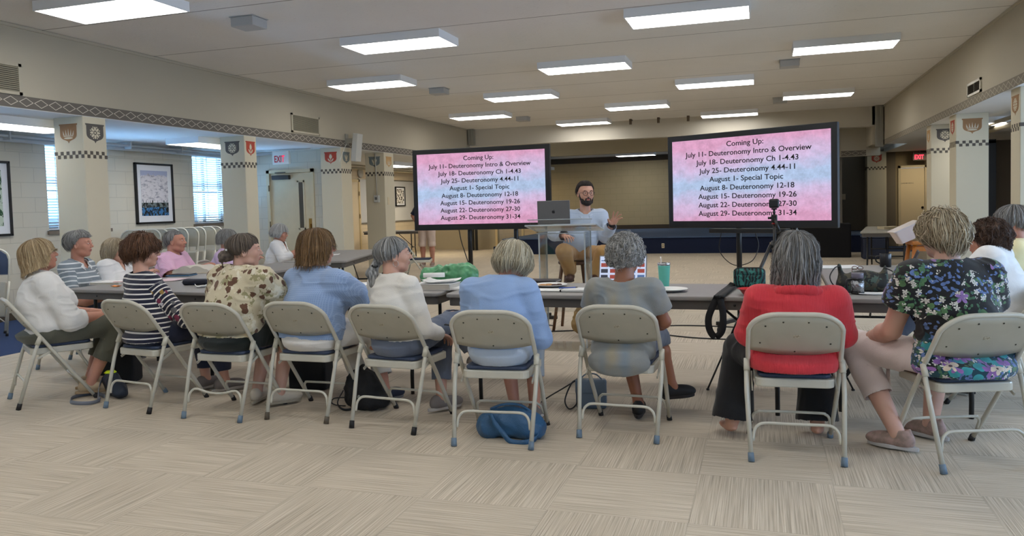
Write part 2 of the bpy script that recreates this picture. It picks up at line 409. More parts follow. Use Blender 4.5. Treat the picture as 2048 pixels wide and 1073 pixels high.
# ---------------------------------------------------------------- windows with blinds
M_slat = mat('white blind slat', rgb(225, 228, 232), .5)
M_winframe = mat('grey window frame', rgb(120, 122, 122), .5)
m, nt, b = nodes_of('window glass'); M_glass = m
for n in list(nt.nodes):
    if n.type == 'BSDF_PRINCIPLED': nt.nodes.remove(n)
out = [n for n in nt.nodes if n.type == 'OUTPUT_MATERIAL'][0]
g = nt.nodes.new('ShaderNodeBsdfTransparent'); g.inputs[0].default_value = (.93, .97, 1, 1)
gg = nt.nodes.new('ShaderNodeBsdfGlossy'); gg.inputs['Roughness'].default_value = .02
mx = nt.nodes.new('ShaderNodeMixShader'); mx.inputs[0].default_value = .06
L(nt, g.outputs[0], mx.inputs[1]); L(nt, gg.outputs[0], mx.inputs[2]); L(nt, mx.outputs[0], out.inputs[0])
def window(i, y0, y1):
    z0, z1 = WZ
    mb = MB(); X0 = WX-.19
    for (a, bb, c, d) in ((y0, y0+.04, z0, z1), (y1-.04, y1, z0, z1), (y0, y1, z0, z0+.05), (y0, y1, z1-.04, z1), (y0, y1, 1.70, 1.75), ((y0+y1)/2-.012, (y0+y1)/2+.012, z0, z1)):
        mb.box(X0, X0+.05, a, bb, c, d)
    w = struct(mb.build('window_%d' % i, M_winframe))
    mb = MB(); mb.box(X0+.02, X0+.026, y0+.03, y1-.03, z0+.04, z1-.03); mb.build('window_glass', M_glass, w)
    mb = MB(); mb.box(WX-.19, WX+.03, y0-.03, y1+.03, z0-.05, z0); mb.build('window_sill', mat('stone window sill', rgb(120, 108, 96), .5), w)
    t = thing('window_blind', 'white slatted blind hanging in the %s' % ('narrow window left of the first shield column' if i == 1 else 'window beside the framed landscape print' if i == 2 else 'window nearest the camera'), 'blind', (WX-.07, (y0+y1)/2, z0))
    hw = (y1-y0)/2-.01; hz = z1-z0
    mb = MB(); mb.box(-.03, .03, -hw, hw, hz-.045, hz-.002); mb.build('head_rail', M_slat, t)
    n = 29; sp = (hz-.09)/n
    M2 = MB()
    for k in range(n):
        zz = hz-.06-k*sp
        R = Matrix.Translation((0, 0, zz)) @ Matrix.Rotation(math.radians(-26), 4, 'Y')
        M2.box(-.024, .024, -hw, hw, -.0012, .0012, M=R)
    M2.build('slats', M_slat, t)
    mb = MB(); mb.box(-.024, .024, -hw, hw, .012, .03); mb.build('bottom_rail', M_slat, t)
    for s in (-.6, .0, .6):
        mb = MB(); mb.box(-.001, .001, s*hw-.006, s*hw+.006, .03, hz-.04); mb.build('cord', M_slat, t)
window(1, *W1); window(2, *W2); window(3, *W0)
# trees and a pale facade outside, seen through the blinds
mb = MB(); mb.box(-19, -18.8, -4, 40, -1, 1.9); tag(mb.build('building', mat('pale outside facade', rgb(168, 196, 214), .8, var=.25, vscale=.9)), 'pale blue facade outside the windows', 'building')

# ---------------------------------------------------------------- doors
def door(i, x0, x1, y, ztop, slab, frame, knobside=1, glass=False):
    mb = MB()
    mb.box(x0-.06, x0, y-.03, y+.12, 0, ztop+.06); mb.box(x1, x1+.06, y-.03, y+.12, 0, ztop+.06); mb.box(x0-.06, x1+.06, y-.03, y+.12, ztop, ztop+.06)
    f = struct(mb.build('door_%d' % i, frame))
    mb = MB(); mb.box(x0+.005, x1-.005, y+.01, y+.055, .01, ztop-.005); mb.build('door_slab', slab, f)
    return f
d1 = door(1, -8.74, -7.86, DW, 2.05, M_cream, M_cream)
mb = MB(); gx0, gx1 = -8.135, -8.045
for (a, bb, c, d) in ((gx0-.03, gx1+.03, 1.0, 1.03), (gx0-.03, gx1+.03, 1.87, 1.9), (gx0-.03, gx0, 1.0, 1.9), (gx1, gx1+.03, 1.0, 1.9)): mb.box(a, bb, DW-.002, DW+.012, c, d)
mb.build('vision_panel_frame', M_cream, d1)
mb = MB(); mb.box(gx0, gx1, DW+.002, DW+.009, 1.03, 1.87); mb.build('vision_panel', mat('dark door glass', rgb(84, 80, 72), .1), d1)
mb = MB(); mb.box(-7.945, -7.875, DW, DW+.009, .88, 1.2); mb.box(-7.925, -7.895, DW-.03, DW, .93, 1.1); mb.build('push_plate', mat('brass plate', rgb(160, 122, 60), .35, .8), d1)
mb = MB(); mb.bbox(-8.66, -8.30, DW-.07, DW+.009, 1.93, 2.01, .008); mb.box(-8.6, -8.38, DW-.05, DW-.03, 2.05, 2.065); mb.build('door_closer', mat('dark closer', rgb(58, 56, 54), .4), d1)
for zz in (.3, 1.05, 1.72):
    mb = MB(); mb.tube([(-8.745, DW-.035, zz), (-8.745, DW-.035, zz+.11)], .012, 8); mb.build('hinge', mat('brown hinge', rgb(110, 92, 66), .4, .5), d1)
# exit door at the right end
d2 = door(2, 3.42, 3.98, 22.6, 2.03, mat('pale warm door paint', rgb(226, 208, 172), .5), M_cream)
mb = MB(); mb.lathe([(0, 0), (.03, .0), (.03, .03), (.012, .035), (.0, .06)], 14, M=Matrix.Translation((3.93, 22.62, 1.0)) @ Matrix.Rotation(PI/2, 4, 'X')); mb.build('door_knob', mat('dark bronze knob', rgb(46, 34, 26), .3, .7), d2)
text_mesh('door_lettering', 'CHOIR RM 2', .30, .04, M_dark, d2, Matrix.Translation((3.57, 22.606, 1.62)) @ Matrix.Rotation(PI/2, 4, 'X'))
mb = MB(); mb.box(3.98, 4.4, 22.61, 22.66, 0, 2.08); struct(mb.build('trim_18', mat('pale warm door paint', rgb(226, 208, 172), .5)))
# door in the far left wall (facing +X)
mb = MB(); y0, y1 = 17.75, 18.55
mb.box(-10.2, -10.15, y1, y1+.07, 0, 2.13); mb.box(-10.2, -10.15, y0-.07, y0, 0, 2.13); mb.box(-10.2, -10.15, y0-.07, y1+.07, 2.06, 2.13)
d3 = struct(mb.build('door_3', mat('warm frame', rgb(212, 188, 140), .5)))
mb = MB(); mb.box(-10.2, -10.17, y0, y1, .01, 2.06); mb.build('door_slab', mat('warm door', rgb(214, 194, 158), .5), d3)
mb = MB(); mb.box(-10.17, -10.09, y0+.02, y0+.32, 1.94, 2.02); mb.build('door_closer', mat('dark closer', rgb(58, 56, 54), .4), d3)
for zz in (1.7, 1.1):
    mb = MB(); mb.box(-10.15, -10.14, y1-.01, y1+.02, zz, zz+.11); mb.build('hinge', mat('brown hinge', rgb(110, 92, 66), .4, .5), d3)
# doorway at the far back
mb = MB(); mb.box(-7.9, -7.83, 22.96, 23.02, 0, 2.08); mb.box(-7.05, -6.98, 22.96, 23.02, 0, 2.08); mb.box(-7.9, -6.98, 22.96, 23.02, 2.03, 2.1)
struct(mb.build('door_4', mat('warm frame', rgb(212, 188, 140), .5)))

# ---------------------------------------------------------------- columns with painted shields
SH = {'brown': rgb(150, 112, 74), 'grey': rgb(88, 84, 80), 'red': rgb(172, 66, 46), 'steel': rgb(112, 122, 124), 'tan': rgb(190, 150, 96)}
def shield_pts(w, h):
    p = [(-w/2-.012, 0), (-w/2-.012, -.014), (-w/2, -.02), (-w/2, -h*.55)]
    for t in (.2, .4, .6, .8): p.append((-w/2*math.cos(t*PI/2)**.8, -h*.55-h*.30*math.sin(t*PI/2)))
    p += [(-.012, -h*.9), (0, -h), (.012, -h*.9)]
    q = [(-a, b) for a, b in reversed(p[:-3])]
    return p+q
def emblem(kind, mb, w, M):
    def el(cx, cy, rx, ry, rot=0, n=14):
        pts = []
        for k in range(n):
            a = 2*PI*k/n; x_, y_ = rx*math.cos(a), ry*math.sin(a)
            pts.append((cx+x_*math.cos(rot)-y_*math.sin(rot), cy+x_*math.sin(rot)+y_*math.cos(rot)))
        mb.prism(pts, .0016, .0028, M=M)
    if kind == 'crown':
        for k in range(-2, 3): mb.prism([(k*.026-.009+k*.006, -.125), (k*.026+.009+k*.006, -.125), (k*.026+k*.012, -.052-abs(k)*.012)], .0016, .0028, M=M)
        for k in range(-3, 4): mb.prism([(k*.02-.008, -.128), (k*.02+.008, -.128), (k*.02+.006, -.142), (k*.02-.006, -.142)], .0016, .0028, M=M)
        el(0, -.158, .062, .011)
    elif kind == 'rose':
        for k in range(8):
            a = k*PI/4; el(.045*math.cos(a), -.098+.045*math.sin(a), .024, .013, a)
        el(0, -.098, .012, .012)
        for k in range(8):
            a = (k+.5)*PI/4; el(.066*math.cos(a), -.098+.066*math.sin(a), .010, .006, a)
    elif kind == 'fruit':
        el(0, -.085, .03, .038); el(-.034, -.145, .036, .012, -.9); el(.034, -.145, .036, .012, .9)
        mb.prism([(-.006, -.12), (.006, -.12), (.003, -.19), (-.003, -.19)], .0016, .0028, M=M)
        mb.prism([(-.02, -.03), (0, -.05), (.02, -.03), (.012, -.052), (-.012, -.052)], .0016, .0028, M=M)
    else:
        el(-.03, -.10, .05, .013, -1.1); el(.03, -.10, .05, .013, 1.1); el(0, -.085, .012, .045); el(0, -.15, .035, .01)
def column(x0, x1, y0, y1, near, side, label, sidex=1):
    c = thing('column', label, 'column', ((x0+x1)/2, (y0+y1)/2, 0))
    ox, oy = (x0+x1)/2, (y0+y1)/2; hx, hy = (x1-x0)/2, (y1-y0)/2
    mb = MB(); mb.bbox(-hx, hx, -hy, hy, 0, SOF-.004, .006, 1); mb.build('shaft', M_column, c)
    mb = MB()
    q = .0405
    for face in (0, 1):
        wd = (hx if face == 0 else hy)*2; n = int(round(wd/q/1.0)); qq = wd/n
        for k in range(n):
            a = -wd/2+k*qq
            for r_ in (0, 1):
                if (k+r_) % 2 == 0: continue
                z0 = 1.995+r_*.04
                if face == 0: mb.box(a, a+qq, -hy-.002, -hy, z0, z0+.04)
                else:
                    xx = sidex*hx
                    mb.box(min(xx, xx+sidex*.002), max(xx, xx+sidex*.002), a, a+qq, z0, z0+.04)
    mb.build('checker_band', mat('dark checker paint', rgb(84, 78, 70), .7), c)
    for face, spec in ((0, near), (1, side)):
        if not spec: continue
        colr, em = spec
        if face == 0: M = Matrix.Translation((0, -hy-.0005, 2.38)) @ Matrix.Rotation(PI/2, 4, 'X')
        else: M = Matrix.Translation((sidex*(hx+.0005), 0, 2.38)) @ Matrix.Rotation(sidex*PI/2, 4, 'Z') @ Matrix.Rotation(PI/2, 4, 'X')
        w = .235 if face == 0 else min(.235, hy*2-.08)
        mb = MB(); mb.prism(shield_pts(w, .215), 0, .0016, M=M)
        s = mb.build('shield', mat('shield paint '+colr, SH[colr], .7, var=.08), c); s['label'] = '%s painted shield with %s emblem' % (colr, {'crown': 'a crown', 'rose': 'a rosette', 'fruit': 'a pomegranate', 'tulip': 'a tulip'}[em])
        Ms = M @ Matrix.Diagonal((w/.235, 1, 1, 1))
        mb = MB(); emblem(em, mb, w, Ms); mb.build('emblem', M_column, s)
    return c
column(-7.546, -7.128, 6.86, 7.18, ('brown', 'crown'), ('grey', 'rose'), 'cream square column with brown crown shield, nearest on the left')
column(-7.546, -7.128, 9.69, 9.97, ('grey', 'rose'), ('red', 'fruit'), 'cream square column with grey rosette and red shields, right of the blinds window')
column(-7.546, -7.128, 12.42, 12.78, ('red', 'fruit'), ('steel', 'tulip'), 'cream square column with red pomegranate shield, right of the exit door')
c4 = column(-7.546, -7.128, 14.08, 14.50, ('steel', 'tulip'), ('tan', 'crown'), 'square column with shaded front, conduit and thermostat, left of the left television')
column(2.584, 2.99, 12.43, 12.83, ('brown', 'crown'), ('red', 'rose'), 'square column with brown crown shield, behind the three people at right', -1)
column(2.584, 2.99, 14.15, 14.5, ('grey', 'rose'), ('tan', 'tulip'), 'square column with grey rosette shield, farther one behind the crown column', -1)
column(2.60, 3.02, 9.60, 9.93, ('grey', 'tulip'), ('brown', 'rose'), 'square column cut by the right edge of the picture', -1)
column(2.55, 3.0, 22.0, 22.4, ('red', 'rose'), None, 'small far column with red shield beside the far exit door', -1)
# thermostat with conduit on the fourth column
t = thing('thermostat', 'grey thermostat with vertical conduit on the shaded column', 'thermostat', (-7.30, 14.078, 1.52))
mb = MB(); mb.bbox(-.055, .055, -.05, 0, -.05, .09, .006); mb.build('housing', mat('light grey box', rgb(190, 192, 190), .5), t)
mb = MB(); mb.box(-.03, .02, -.053, -.0505, .0, .055); mb.build('display', mat('grey lcd', rgb(96, 100, 98), .3), t)
mb = MB(); mb.tube([(0, -.015, .0905), (-.01, -.015, .92)], .011, 8); mb.build('conduit', mat('light conduit', rgb(180, 178, 168), .5), t)
mb = MB(); mb.bbox(-7.128, -7.12, 14.18, 14.25, 1.42, 1.57, .002); tag(mb.build('wall_plate', M_cream), 'cream switch plate on the side of the thermostat column', 'switch plate')
mb = MB(); mb.bbox(2.0, 2.09, 22.58, 22.6, 1.25, 1.4, .002); tag(mb.build('wall_plate', M_cream), 'small switch plate on the dark wall right of the stage', 'switch plate')

# ---------------------------------------------------------------- ceiling fixtures
M_fix = mat('white fixture enamel', rgb(236, 238, 240), .4)
m, nt, b = nodes_of('lit fluorescent lens'); M_lens = m
b.inputs['Base Color'].default_value = (.9, .9, .9, 1); b.inputs['Emission Color'].default_value = (1.0, .975, .935, 1); b.inputs['Emission Strength'].default_value = 9.5
def fixture():
    t = thing('ceiling_light', 'x', 'ceiling light')
    mb = MB(); hx, hy = .61, .29
    mb.box(-hx, hx, -hy, -hy+.012, -.09, 0); mb.box(-hx, hx, hy-.012, hy, -.09, 0); mb.box(-hx, -hx+.012, -hy+.012, hy-.012, -.09, 0); mb.box(hx-.012, hx, -hy+.012, hy-.012, -.09, 0)
    mb.box(-hx+.012, hx-.012, -hy+.012, hy-.012, -.02, 0)
    mb.build('housing', M_fix, t)
    mb = MB(); mb.box(-hx+.014, hx-.014, -hy+.014, hy-.014, -.086, -.078); mb.build('diffuser', M_lens, t)
    return t
F0 = fixture(); used = False
rows = [(-1.6, (-3.97, -.7)), (.85, (-5.62, -2.33, .99)), (3.3, (-3.97, -.7)), (5.8, (-5.62, -2.33, .99)), (8.3, (-3.95, -.71)), (10.8, (-5.62, -2.33, .99)), (13.25, (-4.0, -.72)), (15.72, (-5.66, -2.35, .985)), (18.26, (-4.0, -.69))]
names = {-.72: 'right of centre', -.71: 'right of centre', -.69: 'right of centre', -.7: 'right of centre'}
rowname = {-1.6: 'behind the camera, farthest row', .85: 'over the camera', 3.3: 'in front of the camera', 5.8: 'in the nearest visible row', 8.3: 'in the second row', 10.8: 'in the third row', 13.25: 'in the fourth row', 15.72: 'in the fifth row', 18.26: 'in the row next to the white header'}
for yy, xs in rows:
    for k, xx in enumerate(xs):
        side = (['left', 'right'] if len(xs) == 2 else ['left', 'middle', 'right'])[k]
        lab = 'lit fluorescent ceiling light, %s one %s' % (side, rowname[yy])
        if yy == 5.8 and k == 0: lab = 'largest lit fluorescent ceiling light, at the upper left corner'
        if not used: F0.location = (xx, yy, HC); F0['label'] = lab; F0['group'] = 'ceiling lights of the hall'; used = True
        else: dup(F0, (xx, yy, HC), 0, lab, 'ceiling lights of the hall')
for (x_, y_, lab) in ((-8.05, 6.85, 'lit ceiling light in the left aisle at the left picture edge'), (-8.05, 10.1, 'lit ceiling light in the left aisle above the blinds window'), (-8.6, 17.6, 'small lit ceiling light in the far left room'), (-8.05, 3.4, 'aisle ceiling light left of the camera'), (3.6, 13.6, 'aisle ceiling light behind the right columns')):
    dup(F0, (x_, y_, SOF), PI/2 if x_ < 3 else 0, lab, 'ceiling lights of the aisles')
dup(F0, (-3.85, 25.2, 2.9), 0, 'lit ceiling light over the stage', 'ceiling lights of the aisles')
M_box = mat('grey sensor box', rgb(178, 178, 176), .5)
bx = None
for (x_, y_, lab) in ((-4.9, 6.82, 'largest white ceiling box, left of the second-row lights'), (-5.05, 12.05, 'white ceiling box right of the left third-row light'), (.38, 11.95, 'white ceiling box below the right third-row light'), (-5.05, 16.8, 'faint ceiling box between the far left lights'), (.34, 16.3, 'faint ceiling box below the far right light')):
    if bx is None:
        t = thing('ceiling_box', lab, 'ceiling box', (x_, y_, HC), 0, 'ceiling boxes')
        mb = MB(); mb.bbox(-.13, .13, -.12, .12, -.1, -.006, .006, 1); mb.build('cover', M_box, t)
        mb = MB(); mb.box(-.14, .14, -.13, .13, -.006, 0); mb.build('base_plate', M_box, t); bx = t
    else: dup(bx, (x_, y_, HC), 0, lab, 'ceiling boxes')
for k, (x_, y_) in enumerate(((-2.95, 18.6), (-2.3, 18.6), (-1.62, 18.6))):
    mb = MB(); mb.box(x_, x_+.02, y_-.02, y_+.2, HC-.03, HC-.001); mb.box(x_-.03, x_+.03, y_-.02, y_, HC-.13, HC-.001)
    tag(mb.build('ceiling_hook', mat('brown hook', rgb(96, 82, 66), .5)), 'small brown hook, %s of three hanging by the header' % ('left', 'middle', 'right')[k], 'hook', 'hooks by the header')

# ---------------------------------------------------------------- vents
def vent(xw, y0, y1, z0, z1, label, s=1, frame=None, slatm=None, n=12, split=False):
    t = thing('wall_vent', label, 'vent', (xw, (y0+y1)/2, z0)); w = (y1-y0)/2; h = z1-z0
    def bx_(mb, xa, xb, *a): mb.box(min(xa*s, xb*s), max(xa*s, xb*s), *a)
    mb = MB(); bx_(mb, .001, .02, -w, -w+.035, 0, h); bx_(mb, .001, .02, w-.035, w, 0, h); bx_(mb, .001, .02, -w, w, 0, .03); bx_(mb, .001, .02, -w, w, h-.03, h)
    if split: bx_(mb, .001, .015, -.012, .012, 0, h)
    mb.build('frame', frame or M_wall, t)
    mb = MB(); bx_(mb, .001, .004, -w+.02, w-.02, .02, h-.02); mb.build('backing', M_darker, t)
    mb = MB()
    for k in range(n):
        zz = .03+(h-.06)*(k+.5)/n
        mb.box(-.011, .011, -w+.03, w-.03, -.0015, .0015, M=Matrix.Translation((s*.012, 0, zz)) @ Matrix.Rotation(s*math.radians(42), 4, 'Y'))
    mb.build('louvres', slatm or mat('vent slats', rgb(160, 154, 134), .6), t)
vent(XL, 5.3, 6.12, 2.586, 2.9, 'tan louvred wall vent at the left picture edge', n=13)
vent(XL, 10.89, 11.72, 2.60, 2.905, 'tan louvred wall vent above the diamond band', n=15)
vent(XR, 10.78, 11.43, 2.56, 2.73, 'small metal framed vent on the right upper wall', -1, mat('bright vent metal', rgb(200, 196, 184), .35, .6), mat('dark slats', rgb(60, 54, 44), .6), 10, True)
# line array speaker on the left beam
t = thing('wall_speaker', 'slim white wall speaker on a bracket over the third column', 'speaker', (XL+.18, 12.62, 2.2))
mb = MB(); mb.bbox(-.05, .05, -.1, .1, 0, .50, .01, M=Matrix.Rotation(.12, 4, 'Y')); mb.build('cabinet', mat('pale speaker grey', rgb(192, 192, 186), .5), t)
mb = MB(); mb.box(-.175, -.03, -.03, .03, .34, .42); mb.box(-.178, -.16, -.05, .05, .30, .50); mb.build('bracket', M_trimgrey, t)
mb = MB(); mb.tube(smooth_path([(-.16, -.03, .32), (-.14, -.14, .24), (-.17, -.2, .1), (-.18, -.26, .0)]), .005, 6); mb.build('cable', M_white, t)

# conduits under the soffit
mb = MB()
for (xx, zz, r) in ((-9.30, 2.40, .025), (-9.22, 2.36, .03), (-9.12, 2.40, .018)): mb.tube([(xx, 2.0, zz), (xx, 12.3, zz)], r, 8)
for yy in (7.6, 8.6, 9.6, 10.7): mb.box(-9.34, -9.08, yy, yy+.02, 2.35, 2.455)
tag(mb.build('conduit_run', mat('pipe white', rgb(190, 196, 200), .45)), 'white conduits running below the aisle ceiling', 'conduit')
mb = MB(); mb.tube([(-9.2, 12.3, 2.40), (-8.5, 12.35, 2.40)], .03, 8); mb.tube([(-9.2, 12.2, 2.44), (-7.6, 12.2, 2.44)], .012, 8); tag(mb.build('conduit_run', mat('pipe white', rgb(190, 196, 200), .45)), 'white pipe running to the exit sign', 'conduit')
mb = MB(); mb.tube([(3.3, 5, 2.38), (3.3, 16.2, 2.38)], .03, 8); mb.tube([(3.45, 5, 2.33), (3.45, 16.2, 2.33)], .045, 8); tag(mb.build('conduit_run', mat('pipe beige', rgb(150, 140, 116), .5)), 'beige pipes under the right aisle ceiling', 'conduit')
mb = MB(); mb.tube([(-9.6, 13, 2.36), (-9.6, 22, 2.36)], .03, 8); mb.tube([(-9.3, 13, 2.40), (-9.3, 22, 2.40)], .02, 8); tag(mb.build('conduit_run', mat('pipe beige', rgb(150, 140, 116), .5)), 'beige pipes in the far left room', 'conduit')

# exit signs
def exit_sign(loc, w, h, label, back, emis):
    t = thing('exit_sign', label, 'exit sign', loc)
    mb = MB(); mb.bbox(-w/2, w/2, -.03, .03, 0, h, .006); mb.build('housing', back, t)
    tm = text_mesh('lettering', 'EXIT', w*.62, h*.72, emis, t, Matrix.Translation((-w*.06, -.0315, h*.16)) @ Matrix.Rotation(PI/2, 4, 'X'), .001, .015)
    mb = MB(); mb.tube([(0, 0, h), (0, 0, SOF-loc[2]-.002)], .012, 8); mb.build('hanger', M_white, t)
    return t
m, nt, b = nodes_of('exit letters lit'); b.inputs['Base Color'].default_value = (.45, .02, .04, 1); b.inputs['Emission Color'].default_value = (1, .02, .08, 1)
vec, x, y, z = coords(nt); mr = nt.nodes.new('ShaderNodeMapRange'); mr.inputs[1].default_value = .02; mr.inputs[2].default_value = .07; mr.inputs[3].default_value = .05; mr.inputs[4].default_value = 1.6; L(nt, x, mr.inputs[0]); L(nt, mr.outputs[0], b.inputs['Emission Strength'])
M_exl = m
exit_sign((-8.24, 12.25, 2.19), .34, .235, 'white exit sign with red letters above the left exit door', M_white, M_exl)
M_exr = mat('exit letters glowing', (.5, .01, .02), .5, emis=(1, .02, .05), estr=4.0)
exit_sign((3.82, 22.3, 2.20), .34, .22, 'dark exit sign with glowing red letters above the far right door', mat('dark sign', rgb(70, 52, 40), .5), M_exr)

# whiteboard, framed prints
t = thing('whiteboard', 'long whiteboard on the wall of the far left room', 'whiteboard', (-10.2, 20.6, .98))
mb = MB(); mb.box(.001, .02, -2.0, 2.2, 0, 1.15); mb.build('panel', mat('whiteboard white', rgb(206, 206, 204), .25), t)
mb = MB()
for a in ((-2.03, -2.0, -.03, 1.18), (2.2, 2.23, -.03, 1.18), (-2.03, 2.23, -.03, 0), (-2.03, 2.23, 1.15, 1.18)): mb.box(.001, .03, a[0], a[1], a[2], a[3])
mb.build('frame', mat('aluminium', rgb(150, 146, 136), .4, .6), t)
def print_mat(name, kind):
    m, nt, b = nodes_of(name); vec, x, y, z = coords(nt, 'Generated')
    if kind == 'land':
        n = noi(nt, mapv(nt, vec, (1, 6, 14)), 1, 5, .7)
        r = nt.nodes.new('ShaderNodeValToRGB'); e = r.color_ramp.elements; e[0].position = .38; e[0].color = (*rgb(150, 148, 160), 1); e[1].position = .50; e[1].color = (*rgb(216, 212, 216), 1)
        L(nt, n, r.inputs[0])
        skyc = mixc(nt, mth(nt, 'GREATER_THAN', mth(nt, 'ADD', z, mth(nt, 'MULTIPLY', n, .3)), 1.05), r.outputs[0], rgb(170, 176, 204))
        n2 = noi(nt, mapv(nt, vec, (1, 9, 9)), 1, 4, .7)
        r2 = nt.nodes.new('ShaderNodeValToRGB'); e = r2.color_ramp.elements; e[0].position = .45; e[0].color = (*rgb(22, 26, 30), 1); e[1].position = .55; e[1].color = (*rgb(110, 120, 122), 1)
        L(nt, n2, r2.inputs[0])
        wn_ = mth(nt, 'ADD', .19, mth(nt, 'MULTIPLY', noi(nt, mapv(nt, vec, (1, 3, 3)), 1, 3), .1))
        r3c = mixc(nt, mth(nt, 'GREATER_THAN', n2, .50), rgb(66, 120, 168), rgb(28, 36, 44))
        ing = mixc(nt, mth(nt, 'LESS_THAN', z, mth(nt, 'SUBTRACT', wn_, .06)), r2.outputs[0], r3c)
        hz = mth(nt, 'ADD', .29, mth(nt, 'MULTIPLY', mth(nt, 'GREATER_THAN', noi(nt, mapv(nt, vec, (1, 14, .2)), 1, 2), .55), .05))
        c = mixc(nt, mth(nt, 'LESS_THAN', z, hz), skyc, ing)
    else:
        n = noi(nt, mapv(nt, vec, (1, 7, 8)), 1, 4, .6)
        c = mixc(nt, mth(nt, 'GREATER_THAN', n, .52), rgb(225, 222, 215) if kind == 'bw' else rgb(190, 205, 190), rgb(24, 24, 26) if kind == 'bw' else rgb(50, 84, 60))
    L(nt, c, b.inputs['Base Color']); b.inputs['Roughness'].default_value = .25
    return m
def framed(xw, y0, y1, z0, z1, mt, label, frm=M_black, mg=.1):
    t = thing('framed_print', label, 'picture', (xw, (y0+y1)/2, z0)); w = (y1-y0)/2; h = z1-z0
    mb = MB()
    for a in ((-w, -w+.03, 0, h), (w-.03, w, 0, h), (-w, w, 0, .03), (-w, w, h-.03, h)): mb.bbox(.001, .045, *a, .003, 1)
    mb.build('frame', frm, t)
    mb = MB(); mb.box(.003, .02, -w+.02, w-.02, .02, h-.02); mb.build('mat_board', mat('white mat board', rgb(222, 224, 228), .6), t)
    mb = MB(); mb.box(.021, .024, -w+mg, w-mg, mg+.01, h-mg); mb.build('picture_sheet', mt, t)
framed(WX, 10.03, 10.86, 1.20, 2.18, print_mat('landscape print', 'land'), 'black framed landscape print with cloudy sky and blue water', mg=.12)
framed(WX, 7.1, 7.86, 1.12, 2.10, print_mat('green print', 'green'), 'black framed green print cut by the left picture edge', mg=.12)
framed(-10.175, 20.72, 21.34, 1.40, 1.97, print_mat('ink print', 'bw'), 'small black framed black and white print on the whiteboard', mg=.07)
mb = MB(); mb.lathe([(0, 0), (.13, 0), (.13, .035), (.11, .045), (0, .045)], 24, M=Matrix.Translation((-10.19, 18.7, 2.30)) @ Matrix.Rotation(PI/2, 4, 'Y')); tag(mb.build('wall_clock', mat('clock grey', rgb(176, 172, 160), .5)), 'round pale grey clock high on the far left wall', 'clock')
# stage outlets
for k, (x_, lab) in enumerate(((-2.45, 'electrical outlet on the navy stage front, left of the right television'), (.18, 'electrical outlet on the stage front behind the tripod'))):
    t = thing('wall_outlet', lab, 'outlet', (x_, 20.27, .14), 0, 'stage outlets')
    mb = MB(); mb.bbox(-.035, .035, .018, .028, 0, .12, .002, 1); mb.build('plate', M_cream, t)
    for zz in (.028, .072):
        mb = MB(); mb.box(-.014, .014, .014, .0179, zz, zz+.022); mb.build('socket', M_darker, t)

# ---------------------------------------------------------------- light and world
w = bpy.data.worlds.new('sky'); scn.world = w; w.use_nodes = True
nt = w.node_tree; bg = nt.nodes['Background']
tc = nt.nodes.new('ShaderNodeTexCoord'); nz = nt.nodes.new('ShaderNodeTexNoise'); nz.inputs['Scale'].default_value = 3
L(nt, tc.outputs['Generated'], nz.inputs['Vector'])
rp = nt.nodes.new('ShaderNodeValToRGB'); rp.color_ramp.elements[0].color = (.32, .60, 1, 1); rp.color_ramp.elements[1].color = (.85, .95, 1, 1)
rp.color_ramp.elements[0].position = .4; rp.color_ramp.elements[1].position = .6
L(nt, nz.outputs['Fac'], rp.inputs[0]); L(nt, rp.outputs[0], bg.inputs['Color']); bg.inputs['Strength'].default_value = 2.3
def day(name, loc, rot, sx, sy, e, c=(.62, .80, 1)):
    l = bpy.data.lights.new(name, 'AREA'); l.shape = 'RECTANGLE'; l.size = sx; l.size_y = sy; l.energy = e; l.color = c
    o = bpy.data.objects.new(name, l); col.objects.link(o); o.location = loc; o.rotation_euler = rot; return o
# daylight lamps in the right wall openings, others added low outside the left windows
for yy in (-2.5, 1.5, 5.5, 9.1): day('window_daylight', (5.35, yy, 1.6), (0, PI/2, 0), 1.3, 1.8, 95, (.50, .70, 1))
for yy in (-.65, 4.75): day('window_daylight', (WX-1.0, yy, .45), (0, -PI/2-.75, 0), 1.2, 1.4, 900, (.30, .60, 1))
day('window_daylight', (WX-1.0, 9.0, .45), (0, -PI/2-.75, 0), 1.2, 1.4, 520, (.30, .60, 1))
day('window_daylight', (WX-1.0, 11.85, .45), (0, -PI/2-.75, 0), 1.2, 1.4, 420, (.30, .60, 1))
l = bpy.data.lights.new('hall_lamp', 'AREA'); l.size = .4; l.energy = 25; l.color = (1, .82, .55); o = bpy.data.objects.new('hall_lamp', l); col.objects.link(o); o.location = (-7.4, 24.6, 2.45)
l = bpy.data.lights.new('vestibule_lamp', 'AREA'); l.size = .3; l.energy = 14; l.color = (1, .85, .6); o = bpy.data.objects.new('vestibule_lamp', l); col.objects.link(o); o.location = (3.9, 21.6, 2.4)
l = bpy.data.lights.new('side_room_lamp', 'AREA'); l.size = .6; l.energy = 45; l.color = (1, .86, .62); o = bpy.data.objects.new('side_room_lamp', l); col.objects.link(o); o.location = (-8.8, 20.3, 2.4)
vs = scn.view_settings; vs.view_transform = 'Standard'; vs.look = 'None'; vs.gamma = 1; vs.use_curve_mapping = False; vs.exposure = 0.0
